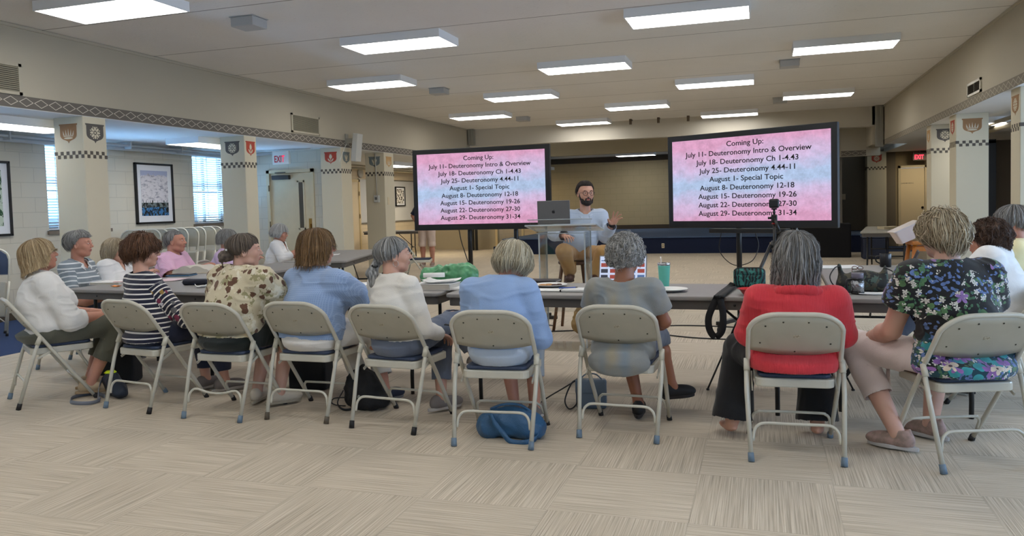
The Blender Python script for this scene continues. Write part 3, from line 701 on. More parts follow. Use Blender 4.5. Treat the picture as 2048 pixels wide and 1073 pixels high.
# ------------------------------------------------------------------ folding chairs
M_chair = mat('putty enamel steel', rgb(192, 188, 174), .30, var=.04, vscale=14, spec=.5)
M_chairp = mat('putty chair panel', rgb(168, 163, 147), .45, var=.05, vscale=10)
M_pad = mat('navy vinyl pad', rgb(50, 62, 86), .55, bump=.2, bscale=200)
M_padd = mat('dark navy fabric pad', rgb(30, 42, 66), .8)
M_sleeve = mat('pale sleeve', rgb(196, 192, 176), .4)
CAPS = {'blue': mat('blue grey rubber', rgb(104, 122, 138), .6), 'black': mat('black rubber', rgb(24, 22, 24), .6), 'brown': mat('brown rubber', rgb(86, 76, 62), .6)}
M_rivet = mat('dark rivet', rgb(58, 56, 46), .4, .6)
def u_path():
    HW = .222; pts = []
    # straight sides in the plane from front foot (y=.25,z=0) to the back top (y=-.275,z=.765)
    def P(x, s): return (x, .25-.525*s, .765*s)
    pts.append(P(-HW*.97, .012))
    for s in (.2, .4, .6, .74): pts.append(P(-HW-.006*(s > .3), s))
    R = .125; ds = R/.93
    for k in range(1, 9):
        a = k/8*PI/2
        pts.append(P(-HW-.006+R*1.15*(1-math.cos(a)), 1-ds+ds*math.sin(a)-.0))
    return pts+[(-x, y, z) for x, y, z in reversed(pts)]
UP = u_path()
def make_chair(label, caps=('blue', 'blue', 'black', 'black'), panel=M_chairp, pad=M_pad, bentbar=False, group='occupied folding chairs'):
    t = thing('folding_chair', label, 'chair', (0, 0, 0), 0, group)
    mb = MB(); mb.tube(UP, .0125, 10); fr = mb.build('frame_tube', M_chair, t)
    # back panel
    mb = MB(); R = .125; HW = .222-.002; ds = R/.93
    def P(x, s, off=0):
        y = .25-.525*s; z = .765*s
        return (x, y-off*.82, z-off*.56)
    rows = []; N = 22
    for i in range(N+1):
        x = -1+2*i/N
        xx = x*(HW+.004)
        ax = abs(xx); c0 = HW-R*1.15+.006
        top = 1-.006 if ax < c0 else 1-ds+ds*math.sqrt(max(0, 1-((ax-c0)/(R*1.15))**2))-.004
        bot = .742-.030*(1-x*x)
        sag = .018*(1-x*x)
        rows.append((xx, top, bot, sag))
    vt = []
    M_ = 6
    for side in (0, .008):
        g = []
        for (xx, top, bot, sag) in rows:
            g.append([mb.bm.verts.new(P(xx, bot+(top-bot)*j/M_, sag*math.sin(PI*min(1, .25+j/M_*.75))*.9+side)) for j in range(M_+1)])
        vt.append(g)
    for s_, g in enumerate(vt):
        for i in range(N):
            for j in range(M_):
                f = mb.bm.faces.new((g[i][j], g[i+1][j], g[i+1][j+1], g[i][j+1])); f.smooth = True
    for i in range(N):
        for j in (0, M_): mb.bm.faces.new((vt[0][i][j], vt[0][i+1][j], vt[1][i+1][j], vt[1][i][j]))
    for i in (0, N):
        for j in range(M_): mb.bm.faces.new((vt[0][i][j], vt[0][i][j+1], vt[1][i][j+1], vt[1][i][j]))
    bp = mb.build('back_panel', panel, t)
    lip = [P(r[0], r[2], r[3]*.3+.003) for r in rows]
    mb = MB(); mb.tube(lip, .005, 6); mb.build('panel_lip', M_chair, t)
    def surf(x, s, off): 
        xr = x/(HW); sag = .018*(1-xr*xr); bot = .742-.030*(1-xr*xr); j = (s-bot)/(1-bot)
        return Vector(P(x, s, sag*math.sin(PI*min(1, .25+j*.75))*.9+.008+off))
    for (x, s) in ((-.145, .925), (-.06, .955), (.06, .955), (.145, .925), (-.17, .80), (.17, .80), (0, .745)):
        p = surf(x, s, .0); 
        mb = MB(); mb.lathe([(0, .003), (.0042, .002), (.005, 0), (0, 0)], 8, M=Matrix.Translation(p) @ Matrix.Rotation(math.radians(124), 4, 'X')); mb.build('rivet', M_rivet, t)
    p = surf(0.005, .862, .0007); mb = MB(); mb.box(-.017, .017, -.010, .010, 0, .0006, M=Matrix.Translation(p) @ Matrix.Rotation(math.radians(124), 4, 'X')); mb.build('maker_sticker', mat('worn sticker', rgb(188, 182, 160), .5, color2=rgb(140, 132, 112), vscale=120), t)
    # rear legs
    for s in (-1, 1):
        mb = MB(); mb.tube([(s*.238, -.095, .505), (s*.238, -.15, .34), (s*.222, -.245, .02)], .0125, 10); lg = mb.build('rear_leg', M_chair, t)
        mb = MB(); mb.tube([(s*.234, -.092, .50), (s*.236, -.118, .445)], .0165, 10); mb.build('sleeve', M_sleeve, lg)
        cm = CAPS[caps[0 if s < 0 else 1]]
        mb = MB(); mb.tube([(s*.224, -.238, .045), (s*.2215, -.25, .001)], [.0155, .017], 10); mb.build('rubber_foot', cm, t)
        cm = CAPS[caps[2 if s < 0 else 3]]
        mb = MB(); mb.tube([(s*.215, .232, .032), (s*.2155, .25, .001)], [.0155, .017], 10); mb.build('rubber_foot', cm, t)
        mb = MB(); mb.box(min(s*.205, s*.212), max(s*.205, s*.212), -.13, .02, -.008, .008, M=Matrix.Translation((0, .0, .40)) @ Matrix.Rotation(.45, 4, 'X')); mb.build('seat_link', M_chair, t)
    b = .02 if bentbar else 0
    rb = [(-.212, -.212, .10), (-.205, -.206, .15), (-.185, -.20, .178), (-.15, -.197, .190), (-.05, -.197, .190-b), (.05, -.197, .190-b), (.15, -.197, .190), (.185, -.20, .178), (.205, -.206, .15), (.212, -.212, .10)]
    mb = MB(); mb.tube(smooth_path(rb, 4), .008, 8); mb.build('rear_crossbar', M_chair, t)
    fb = [(-.206, .182, .09), (-.20, .155, .135), (-.18, .138, .158), (-.14, .13, .167), (.14, .13, .167), (.18, .138, .158), (.20, .155, .135), (.206, .182, .09)]
    mb = MB(); mb.tube(smooth_path(fb, 4), .008, 8); mb.build('front_crossbar', M_chair, t)
    # seat pan and pad
    def rr(x0, x1, y0, y1, r, n=5):
        pts = []
        for cx, cy, a0 in ((x1-r, y1-r, 0), (x0+r, y1-r, PI/2), (x0+r, y0+r, PI), (x1-r, y0+r, 3*PI/2)):
            for k in range(n+1): pts.append((cx+r*math.cos(a0+k/n*PI/2), cy+r*math.sin(a0+k/n*PI/2)))
        return pts
    mb = MB(); mb.prism(rr(-.195, .195, -.155, .255, .045), .368, .414); sp = mb.build('seat_pan', M_chair, t)
    md = sp.modifiers.new('b', 'BEVEL'); md.width = .007; md.segments = 2; md.limit_method = 'ANGLE'
    mb = MB(); mb.prism(rr(-.18, .18, -.14, .24, .04), .4145, .436); pd = mb.build('seat_pad', pad, t)
    md = pd.modifiers.new('b', 'BEVEL'); md.width = .009; md.segments = 2; md.limit_method = 'ANGLE'
    return t
def put(t, rl, rr_):
    """stand the chair so that its two rear feet rest on the given floor points"""
    a = math.atan2(rr_[1]-rl[1], rr_[0]-rl[0]); mx_, my_ = (rl[0]+rr_[0])/2, (rl[1]+rr_[1])/2
    t.location = (mx_-math.sin(a)*.25, my_+math.cos(a)*.25, 0); t.rotation_euler = (0, 0, a)
    return (t.location.x, t.location.y, a)
ch = {}
spec = [
    (1, (-5.37, 4.37), (-5.00, 4.13), ('blue', 'black', 'black', 'black'), 'folding chair under the blonde woman in the white sweater'),
    (2, (-4.41, 4.31), (-3.97, 4.24), ('blue', 'black', 'blue', 'black'), 'folding chair under the woman in the navy striped top'),
    (3, (-3.66, 4.20), (-3.20, 4.19), ('blue', 'blue', 'black', 'black'), 'folding chair with a dented crossbar, under the woman with the hair bun'),
    (4, (-3.08, 4.30), (-2.64, 4.29), ('brown', 'brown', 'black', 'black'), 'folding chair with brown rubber feet under the woman in the blue linen shirt'),
    (5, (-2.43, 4.24), (-1.99, 4.19), ('black', 'black', 'black', 'black'), 'folding chair with black rubber feet under the woman with the grey ponytail'),
    (6, (-1.67, 4.04), (-1.23, 4.07), ('blue', 'blue', 'black', 'black'), 'folding chair above the blue leather bag, under the woman in the pale blue sweater'),
    (7, (-1.02, 4.35), (-0.58, 4.33), ('blue', 'blue', 'black', 'black'), 'folding chair under the curly grey haired woman in the grey tee'),
    (8, (-0.07, 4.14), (0.37, 4.16), ('blue', 'blue', 'black', 'blue'), 'folding chair under the woman in the red sweater'),
    (9, (0.81, 4.155), (1.235, 4.30), ('blue', 'blue', 'black', 'black'), 'folding chair under the woman in the flowered blouse, at the right edge'),
]
for k, a, b_, caps, lab in spec:
    c = make_chair(lab, caps, bentbar=(k == 3)); ch[k] = put(c, a, b_)
    if k == 8: proto = c
# chairs of the far side people
def side_chair(k, x, y, a, lab, grp='occupied folding chairs'):
    c = dup(proto, (x, y, 0), a, lab, grp); c['kno'] = k; ch[k] = (x, y, a); return c
side_chair(10, -6.05, 5.75, -1.45, 'folding chair under the person in the striped polo')
side_chair(11, -6.12, 6.55, -1.4, 'folding chair under the woman in the white cardigan')
side_chair(12, -6.22, 7.30, -1.4, 'folding chair under the man in the pink shirt')
side_chair(13, -6.30, 8.10, -1.35, 'folding chair under the person in the lavender shirt')
side_chair(14, -6.25, 9.05, -1.35, 'folding chair under the white haired woman in the white shirt')
side_chair(15, 1.62, 5.15, 1.25, 'folding chair under the curly haired woman in the white blouse')
side_chair(16, 1.98, 5.95, 1.2, 'folding chair under the grey haired man in the yellow shirt')
e = make_chair('empty folding chair with navy pad and blue back in front of the left television', ('black',)*4, mat('navy back fabric', rgb(44, 64, 84), .8), M_padd, group=None)
e.location = (-5.93, 12.9, 0); e.rotation_euler = (0, 0, -1.25)
# folded chairs leaning in the left aisle and on a rack
def folded(label, panel, group):
    t = thing('folded_chair', label, 'chair', (0, 0, 0), 0, group)
    def P(x, s): return (x, 0, 1.0*s)
    pts = [P(-.222, .01), P(-.228, .4), P(-.228, .80)]
    for k in range(1, 9):
        a = k/8*PI/2; pts.append(P(-.228+.13*(1-math.cos(a)), .86+.13*math.sin(a)))
    pts = pts+[(-x, y, z) for x, y, z in reversed(pts)]
    mb = MB(); mb.tube(pts, .0125, 8); mb.build('frame_tube', M_chair, t)
    mb = MB(); pp = [(-.215, .70), (.215, .70), (.215, .86), (.19, .93), (.12, .98), (-.12, .98), (-.19, .93), (-.215, .86)]
    mb.prism([(x, z) for x, z in pp], -.006, .006, M=Matrix.Rotation(PI/2, 4, 'X')); mb.build('back_panel', panel, t)
    mb = MB(); mb.bbox(-.19, .19, .012, .05, .22, .62, .012, 2); mb.build('seat_pan', M_chair, t)
    mb = MB(); mb.bbox(-.175, .175, .05, .07, .24, .60, .009, 2); mb.build('seat_pad', M_pad, t)
    for s in (-1, 1):
        mb = MB(); mb.tube([(s*.236, -.01, .62), (s*.22, -.045, .06)], .0115, 8); mb.build('rear_leg', M_chair, t)
        for yy, zz in ((0, .0), (-.045, .03)):
            mb = MB(); mb.tube([(s*.221, yy, zz+.03), (s*.221, yy, zz)], .016, 8); mb.build('rubber_foot', CAPS['black'], t)
    mb = MB(); mb.tube([(-.21, -.04, .16), (-.16, -.04, .2), (.16, -.04, .2), (.21, -.04, .16)], .007, 6); mb.build('crossbar', M_chair, t)
    return t
fa = folded('navy backed folded chair, rearmost of the pair leaning in the left aisle', M_pad, 'folded chairs leaning in the left aisle')
fa.location = (-8.35, 6.55, 0.02); fa.rotation_euler = (-.16, 0, .45)
fb_ = folded('beige backed folded chair in front of the navy one in the left aisle', M_chairp, 'folded chairs leaning in the left aisle')
fb_.location = (-8.15, 6.15, 0.02); fb_.rotation_euler = (-.2, 0, .5)
# rack of folded chairs behind the lavender shirt
rk = thing('chair_rack', 'low rack holding the row of folded chairs behind the pink shirted man', 'rack', (-8.55, 9.6, 0))
mb = MB()
for s in (-.2, .2): mb.box(s-.02, s+.02, -.9, 1.2, .10, .14)
mb.box(-.25, .25, -.9, -.86, .10, .14); mb.box(-.25, .25, 1.16, 1.2, .10, .14); mb.build('base', M_blackmetal, rk)
for s in (-.2, .2):
    for q in (-.8, 1.1): 
        mb = MB(); mb.lathe([(0, -.02), (.045, -.02), (.05, 0), (.045, .02), (0, .02)], 14, M=Matrix.Translation((s, q, .05)) @ Matrix.Rotation(PI/2, 4, 'Y')); mb.build('wheel', M_black, rk)
order = ['leftmost', 'second', 'third', 'fourth', 'fifth', 'sixth', 'seventh', 'eighth', 'last']
fr_ = None
for k in range(9):
    lab = 'folded beige chair on the rack, %s in the row' % order[k]
    if fr_ is None: fr_ = folded(lab, M_chairp, 'folded chairs on the rack'); o = fr_
    else: o = dup(fr_, (0, 0, 0), 0, lab, 'folded chairs on the rack')
    o.location = (-8.50+.03*(k % 2), 8.85+k*.20, .15); o.rotation_euler = (-.16, 0, .10)
# ------------------------------------------------------------------ folding tables
M_top = mat('grey table plastic', rgb(136, 133, 130), .5, bump=.15, bscale=300, var=.03)
M_apron = mat('dark grey table apron', rgb(80, 76, 72), .55)
M_edge = mat('table edge', rgb(132, 128, 124), .5)
def rrect(hx, hy, r, n=5):
    pts = []
    for cx, cy, a0 in ((hx-r, hy-r, 0), (-hx+r, hy-r, PI/2), (-hx+r, -hy+r, PI), (hx-r, -hy+r, 3*PI/2)):
        for k in range(n+1): pts.append((cx+r*math.cos(a0+k/n*PI/2), cy+r*math.sin(a0+k/n*PI/2)))
    return pts
def table(cx, cy, a, ln, dp, label, H=.74, group='folding tables of the seating ring', top=M_top, splay=False):
    t = thing('folding_table', label, 'table', (cx, cy, 0), a, group)
    hx, hy = ln/2, dp/2
    mb = MB(); mb.prism(rrect(hx, hy, .05), H-.028, H); tp = mb.build('tabletop', top, t)
    md = tp.modifiers.new('b', 'BEVEL'); md.width = .008; md.segments = 2; md.limit_method = 'ANGLE'
    mb = MB(); o_, i_ = rrect(hx-.02, hy-.02, .04), rrect(hx-.035, hy-.035, .03)
    n = len(o_)
    for k in range(n):
        q = (k+1) % n
        vs = [mb.bm.verts.new((*p, z)) for p, z in ((o_[k], H-.085), (o_[q], H-.085), (o_[q], H-.028), (o_[k], H-.028), (i_[k], H-.085), (i_[q], H-.085), (i_[q], H-.028), (i_[k], H-.028))]
        mb.bm.faces.new((vs[0], vs[1], vs[2], vs[3])); mb.bm.faces.new((vs[7], vs[6], vs[5], vs[4])); mb.bm.faces.new((vs[0], vs[4], vs[5], vs[1]))
    mb.build('apron', M_apron, t)
    for sx in (-1, 1):
        x = sx*(hx-.24)
        mb = MB(); mb.tube([(x, -hy+.1, H-.045), (x, hy-.1, H-.045)], .014, 8); mb.tube([(x, -hy+.1, .32), (x, hy-.1, .32)], .011, 8)
        mb.tube([(x, 0, .32), (x-sx*.42, 0, H-.05)], .009, 8)
        br = mb.build('leg_brace', M_blackmetal, t)
        for sy in (-1, 1):
            y = sy*(hy-.1)
            pts = [(x, y, H-.04), (x, y, .36), (x, y+sy*.0, .28), (x+sx*.0, y+sy*.055, .18), (x, y+sy*.06, .0)]
            if splay: pts = [(x, y, H-.04), (x, y, .4), (x+sx*.22, y, .0)]
            mb = MB(); mb.tube(smooth_path(pts, 4), .0145, 8); mb.build('leg', M_blackmetal, t)
    for k in range(3):
        xx = -hx*.6+k*hx*.6
        mb = MB(); mb.lathe([(0, 0), (.008, 0), (.008, .004), (0, .004)], 10, M=Matrix.Translation((xx, -hy+.0195, H-.055)) @ Matrix.Rotation(PI/2, 4, 'X')); mb.build('plug', M_black, t)
    return t
table(-.905, 5.43, -.008, 2.44, .78, 'grey folding table in the middle, carrying the mint tumbler')
table(-4.70, 5.43, -.10, 1.80, .76, 'grey folding table at left, under the navy glasses case')
table(-2.98, 5.44, .05, 1.55, .76, 'grey folding table carrying the green bag and the thick book')
table(.83, 6.22, PI/2-.02, 2.44, .80, 'grey folding table at right, under the patterned handbag')
table(-5.13, 6.95, PI/2+.0, 2.10, .76, 'grey folding table running back past the pink shirted man')
table(-5.42, 9.33, PI/2+.27, 2.44, .76, 'farthest grey folding table, in front of the white haired woman')
table(2.1, 15.4, PI/2-.15, 2.5, .76, 'far grey folding table by the black draped piano', group=None, splay=True, top=mat('pale table', rgb(150, 146, 136), .5))
t = table(-9.2, 18.6, .2, 1.5, .6, 'small far table in front of the whiteboard', group=None, H=.76)

# ------------------------------------------------------------------ televisions
def tv(cx, cy, a, zc, label, W=1.72, Hh=.99, twist=0, poles=(-.27, .27)):
    t = thing('television', label, 'television', (cx, cy, 0), a, 'televisions on rolling stands')
    b = .035
    mb = MB(); z0 = zc-Hh/2
    mb.bbox(-W/2, W/2, 0, .05, z0, z0+Hh, .006, 2); mb.box(-W*.32, W*.32, .05, .085, z0+.12, z0+Hh-.2); mb.build('cabinet', M_black, t)
    m, nt, bs = nodes_of('screen picture'); vec, x, y, z = coords(nt, 'Generated')
    n1 = noi(nt, mapv(nt, vec, (2.2, 1, 1.6)), 1.1, 5, .6); n2 = noi(nt, mapv(nt, vec, (1.8, 1, 1), (3, 0, 0)), 9, 8, .8)
    d = mth(nt, 'ABSOLUTE', mth(nt, 'SUBTRACT', mth(nt, 'ADD', z, mth(nt, 'MULTIPLY', mth(nt, 'SUBTRACT', x, .5), -.12)), .47))
    f = mth(nt, 'ADD', mth(nt, 'MULTIPLY', d, 2.3), mth(nt, 'MULTIPLY', mth(nt, 'SUBTRACT', n1, .5), 1.3))
    rp = nt.nodes.new('ShaderNodeValToRGB'); e_ = rp.color_ramp.elements
    e_[0].position = .12; e_[0].color = (*rgb(172, 192, 224), 1); e_[1].position = 1.0; e_[1].color = (*rgb(214, 156, 190), 1)
    q = e_.new(.5); q.color = (*rgb(204, 182, 216), 1)
    L(nt, f, rp.inputs[0])
    spk = nt.nodes.new('ShaderNodeMapRange'); spk.inputs[1].default_value = .3; spk.inputs[2].default_value = .7; spk.inputs[3].default_value = .70; spk.inputs[4].default_value = 1.20; L(nt, n2, spk.inputs[0])
    vm = nt.nodes.new('ShaderNodeVectorMath'); vm.operation = 'SCALE'; L(nt, rp.outputs[0], vm.inputs[0]); L(nt, spk.outputs[0], vm.inputs[3])
    bs.inputs['Base Color'].default_value = (.01, .01, .01, 1); bs.inputs['Roughness'].default_value = .25
    L(nt, vm.outputs[0], bs.inputs['Emission Color']); bs.inputs['Emission Strength'].default_value = 1.08
    MATS['screen picture'] = m
    mb = MB(); sw, sh = W-.12, Hh-.13
    mb.box(-sw/2, sw/2, -.002, .004, z0+.072, z0+.072+sh); sc = mb.build('screen', m, t)
    lines = [('Coming Up:', .235), ('July 11- Deuteronomy Intro & Overview', .80), ('July 18- Deuteronomy Ch 1-4.43', .65), ('July 25- Deuteronomy 4.44-11', .61), ('August 1- Special Topic', .47), ('August 8- Deuteronomy 12-18', .60), ('August 15- Deuteronomy 19-26', .625), ('August 22- Deuteronomy 27-30', .625), ('August 29- Deuteronomy 31-34', .625)]
    ink = mat('screen ink', (.006, .006, .01), .6)
    for k, (s, wd) in enumerate(lines):
        zz = z0+.072+sh*(1-.105-k*.104)
        text_mesh('screen_text', s, wd*sw, .074, ink, sc, Matrix.Translation((-.01, -.0035, zz)) @ Matrix.Rotation(PI/2, 4, 'X'), .0005, .012)
    # stand
    for px in poles:
        mb = MB(); mb.tube([(px, .12, .10), (px, .12, z0+Hh*.7)], .028, 14); mb.build('pole', M_blackmetal, t)
        mb = MB(); mb.bbox(px-.03, px+.03, -.32, .44, .085, .125, .006); mb.build('foot_rail', M_blackmetal, t)
        for yy in (-.29, .41):
            mb = MB(); mb.lathe([(0, -.014), (.036, -.014), (.04, 0), (.036, .014), (0, .014)], 16, M=Matrix.Translation((px, yy, .04)) @ Matrix.Rotation(PI/2, 4, 'Y'))
            mb.box(px-.02, px-.015, yy-.015, yy+.015, .04, .09); mb.box(px+.015, px+.02, yy-.015, yy+.015, .04, .09)
            mb.build('caster', M_blackmetal, t)
    mb = MB(); mb.tube([(poles[0], .12, .105), (poles[1], .12, .105)], .02, 10); mb.box(poles[0]-.05, poles[1]+.05, .085, .12, z0+.2, z0+.3); mb.box(poles[0]-.05, poles[1]+.05, .085, .12, z0+.6, z0+.7); mb.build('mount_frame', M_blackmetal, t)
    return t
tv1 = tv(-3.215, 8.83, 0.0, 1.555, 'left television on a rolling stand showing the Coming Up schedule', 1.74, .985, poles=(-.19, .40))
tv2 = tv(-.16, 8.27, math.atan2(7.85-8.685, .663+.985), 1.545, 'right television, closer and larger in view, showing the Coming Up schedule', 1.84, .985, poles=(-.15, .45))
mb = MB(); mb.bbox(-.42, .42, -.02, .10, 1.0, 1.045, .008); mb.build('soundbar_shelf', M_blackmetal, tv2)
def cable(name, pts, r, label, n=10, m=M_black):
    mb = MB(); mb.tube(smooth_path(pts, n), r, 6); return tag(mb.build(name, m), label, 'cable')
cable('power_cable', [(-3.55, 8.95, 1.08), (-3.50, 8.95, .85), (-3.32, 8.9, .45), (-3.0, 8.8, .15), (-2.6, 8.6, .01), (-2.2, 8.3, .008)], .006, 'black cable hanging from the left television to the floor')
cable('power_cable', [(-.42, 8.50, 1.0), (-.44, 8.55, .8), (-.30, 8.5, .66), (-.12, 8.45, .70), (-.05, 8.5, .85), (-.08, 8.5, 1.0)], .005, 'thin black cable looping below the right television')
cable('power_cable', [(-2.2, 7.9, .008), (-1.6, 8.15, .008), (-.9, 8.5, .008), (-.2, 8.45, .008), (.4, 8.25, .008), (.9, 8.3, .008)], .007, 'black cable on the floor, upper of the two under the middle table')
cable('power_cable', [(-1.5, 8.35, .008), (-1.1, 8.0, .008), (-.6, 7.75, .008), (0, 7.8, .008), (.25, 8.3, .02)], .007, 'black cable on the floor, lower of the two under the middle table')
t = thing('power_strip', 'black power strip and plugs on the floor behind the podium', 'power strip', (-2.6, 8.8, 0), .2)
mb = MB(); mb.bbox(-.3, .3, -.03, .03, 0, .04, .006); mb.build('body', M_black, t)
for k in range(5):
    mb = MB(); mb.bbox(-.22+k*.1, -.17+k*.1, -.022, .022, .04, .075, .005); mb.build('plug', M_black, t)

# ------------------------------------------------------------------ clear podium
m, nt, b = nodes_of('clear acrylic'); M_acr = m
for n in list(nt.nodes):
    if n.type == 'BSDF_PRINCIPLED': nt.nodes.remove(n)
out = [n for n in nt.nodes if n.type == 'OUTPUT_MATERIAL'][0]
g = nt.nodes.new('ShaderNodeBsdfTransparent'); g.inputs[0].default_value = (.93, .94, .94, 1)
gg = nt.nodes.new('ShaderNodeBsdfGlossy'); gg.inputs['Roughness'].default_value = .04
fr = nt.nodes.new('ShaderNodeLayerWeight'); fr.inputs['Blend'].default_value = .22
mx = nt.nodes.new('ShaderNodeMixShader'); L(nt, mth(nt, 'ADD', mth(nt, 'MULTIPLY', fr.outputs['Fresnel'], .5), .03), mx.inputs[0]); L(nt, g.outputs[0], mx.inputs[1]); L(nt, gg.outputs[0], mx.inputs[2]); L(nt, mx.outputs[0], out.inputs[0])
M_acre = mat('acrylic edge', rgb(206, 214, 216), .15, trans=.45)
pd = thing('podium', 'clear acrylic podium holding the silver laptop', 'podium', (-1.77, 7.15, 0), .02)
mb = MB(); mb.bbox(-.30, .30, -.24, .20, .0, .014, .003, 1); mb.build('base_plate', M_acr, pd)
for s, nm in ((-1, 'side_panel'), (1, 'side_panel')):
    mb = MB(); mb.box(s*.215-.006, s*.215+.006, -.14, .14, .0145, 1.085); o = mb.build(nm, M_acr, pd)
    mb = MB(); mb.box(s*.215-.0062, s*.215+.0062, -.146, -.1401, .0145, 1.085); mb.box(s*.215-.0062, s*.215+.0062, .1401, .146, .0145, 1.085); mb.build('panel_edge', M_acre, o)
mb = MB(); mb.box(-.2085, .2085, -.128, -.12, .35, 1.08); o = mb.build('front_panel', M_acr, pd)
RT = Matrix.Translation((0, 0, 1.115)) @ Matrix.Rotation(-.16, 4, 'X')
mb = MB(); mb.box(-.33, .33, -.20, .20, 0, .010, M=RT); tp = mb.build('reading_top', M_acr, pd)
mb = MB()
mb.box(-.33, .33, -.206, -.2005, -.001, .011, M=RT); mb.box(-.33, .33, .2005, .206, -.001, .03, M=RT); mb.box(-.336, -.3305, -.2, .2, -.001, .011, M=RT); mb.box(.3305, .336, -.2, .2, -.001, .011, M=RT)
mb.build('top_edge', M_acre, tp)
mb = MB(); AP = [(-.30, -.215, 1.205), (.30, -.215, 1.205), (.235, -.15, 1.075), (-.235, -.15, 1.075)]
lo_ = [mb.bm.verts.new(q) for q in AP]; hi_ = [mb.bm.verts.new((q[0], q[1]+.007, q[2])) for q in AP]
mb.bm.faces.new(lo_); mb.bm.faces.new(list(reversed(hi_)))
for q in range(4): mb.bm.faces.new((lo_[q], lo_[(q+1) % 4], hi_[(q+1) % 4], hi_[q]))
ap_ = mb.build('front_lip', M_acr, pd)
mb = MB(); mb.tube([AP[0], AP[1]], .0045, 6); mb.build('lip_edge', M_acre, ap_); mb = MB(); mb.tube([AP[3], AP[2]], .0045, 6); mb.build('lip_edge', M_acre, ap_)
# laptop on the podium, lid towards the camera
M_alu = mat('space grey aluminium', rgb(122, 122, 124), .35, .75)
def laptop(label, loc, a, w, d, lidm, tilt, scr=None, name='laptop', lidh=None):
    t = thing(name, label, 'laptop', loc, a); lidh = lidh or d
    mb = MB(); mb.bbox(-w/2, w/2, -d/2, d/2, 0, .012, .005, 2); mb.build('base', lidm, t)
    mb = MB(); mb.box(-w*.44, w*.44, -d*.05, d*.42, .0122, .0135); mb.build('keyboard', M_black, t)
    RL = Matrix.Translation((0, -d/2+.006, .014)) @ Matrix.Rotation(tilt, 4, 'X')
    mb = MB(); mb.bbox(-w/2, w/2, -.006, .0, 0, lidh, .0025, 2, M=RL); ld = mb.build('lid', lidm, t)
    mb = MB(); mb.box(-w/2+.008, w/2-.008, .0003, .0015, .012, lidh-.008, M=RL); mb.build('screen', scr or M_black, ld)
    return t, ld, RL
lp, ld, RL = laptop('open grey laptop on the podium, lid towards the viewer', (-1.86, 7.19, 1.128), .03, .31, .22, M_alu, .20)
lp.rotation_euler = (-.16, 0, .03)
mb = MB(); R3 = RL @ Matrix.Translation((0, -.0065, .115)) @ Matrix.Rotation(PI/2, 4, 'X')
pts = []
for k in range(26):
    a = 2*PI*k/26; r = .0165*(1-.10*math.cos(2*a)*0)
    x_, y_ = r*math.cos(a)*.95, r*math.sin(a)
    if abs(a-PI/2) < .5: y_ -= .0035
    if abs(a-3*PI/2) < .4: y_ += .002
    if math.hypot(x_-.019, y_-.003) < .0085: x_ = .0115-.001*abs(y_-.003)*0
    pts.append((x_, y_))
mb.prism(pts, 0, .0006, M=R3); mb.prism([(.001, .018), (.003, .024), (.008, .027), (.007, .021)], 0, .0006, M=R3); mb.build('lid_logo', M_black, ld)
t = thing('tablet', 'dark tablet lying on the podium right of the laptop', 'tablet', (-1.585, 7.02, 1.108), .1); t.rotation_euler = (-.16, 0, .1)
mb = MB(); mb.bbox(-.11, .11, -.08, .08, 0, .008, .003); mb.build('body', M_alu, t); mb = MB(); mb.box(-.10, .10, -.072, .072, .0081, .0088); mb.build('glass', M_black, t)
t.location = (-1.58, 7.10, 1.138)
# presenter's stool
M_wood = mat('brown stool wood', rgb(92, 62, 40), .45, var=.15, vscale=20, stretch=(1, 1, .2))
st_ = thing('bar_stool', 'brown wooden bar stool under the presenter', 'stool', (-1.92, 8.15, 0))
mb = MB(); mb.lathe([(0, .0), (.16, .0), (.175, .012), (.175, .03), (.16, .042), (0, .045)], 28, c=(0, 0, .70)); mb.build('seat', M_wood, st_)
for sx in (-1, 1):
    for sy in (-1, 1):
        mb = MB(); mb.tube([(sx*.11, sy*.11, .70), (sx*.2, sy*.19, 0)], [.02, .016], 8); mb.build('leg', M_wood, st_)
for (a_, b_) in (((-.16, -.155, .32), (.16, -.155, .32)), ((-.16, .155, .32), (.16, .155, .32)), ((-.145, -.15, .42), (-.145, .15, .42)), ((.145, -.15, .42), (.145, .15, .42)), ((-.14, -.135, .50), (.14, -.135, .50))):
    mb = MB(); mb.tube([a_, b_], .011, 8); mb.build('rung', M_wood, st_)
# far orange stool with a tub
M_orng = mat('orange stained wood', rgb(176, 104, 34), .4, var=.12, vscale=14)
os_ = thing('wooden_stool', 'orange wooden stool with splayed legs behind the right table', 'stool', (1.98, 11.2, 0), .15)
mb = MB(); mb.bbox(-.2, .2, -.15, .15, .70, .745, .01); mb.build('seat', M_orng, os_)
for sx in (-1, 1):
    for sy in (-1, 1):
        mb = MB(); mb.tube([(sx*.16, sy*.11, .70), (sx*.24, sy*.18, 0)], .028, 4); mb.build('leg', M_orng, os_)
for z_, o in ((.40, .195), (.62, .17)):
    for sy in (-1, 1):
        mb = MB(); mb.box(-o, o, sy*(.13)-.012, sy*.13+.012, z_, z_+.055); mb.build('rail', M_orng, os_)
t = thing('storage_tub', 'milky plastic tub lying tilted on the orange stool', 'tub', (1.90, 11.2, .76), .2); t.rotation_euler = (0, -.42, .2)
mb = MB(); R = Matrix.Identity(4)
o_, i_ = rrect(.17, .12, .03), rrect(.15, .10, .03)
n = len(o_); z0, z1 = .0, .17
def ring(pts, z): return [mb.bm.verts.new((*p, z)) for p in pts]
A, B, C_, D_ = ring(i_, z0), ring(o_, z1), ring(rrect(.165, .115, .03), z1), ring(rrect(.145, .095, .03), .004)
for k in range(n):
    q = (k+1) % n
    for X_, Y_ in ((A, B), (B, C_), (C_, D_)): mb.bm.faces.new((X_[k], X_[q], Y_[q], Y_[k]))
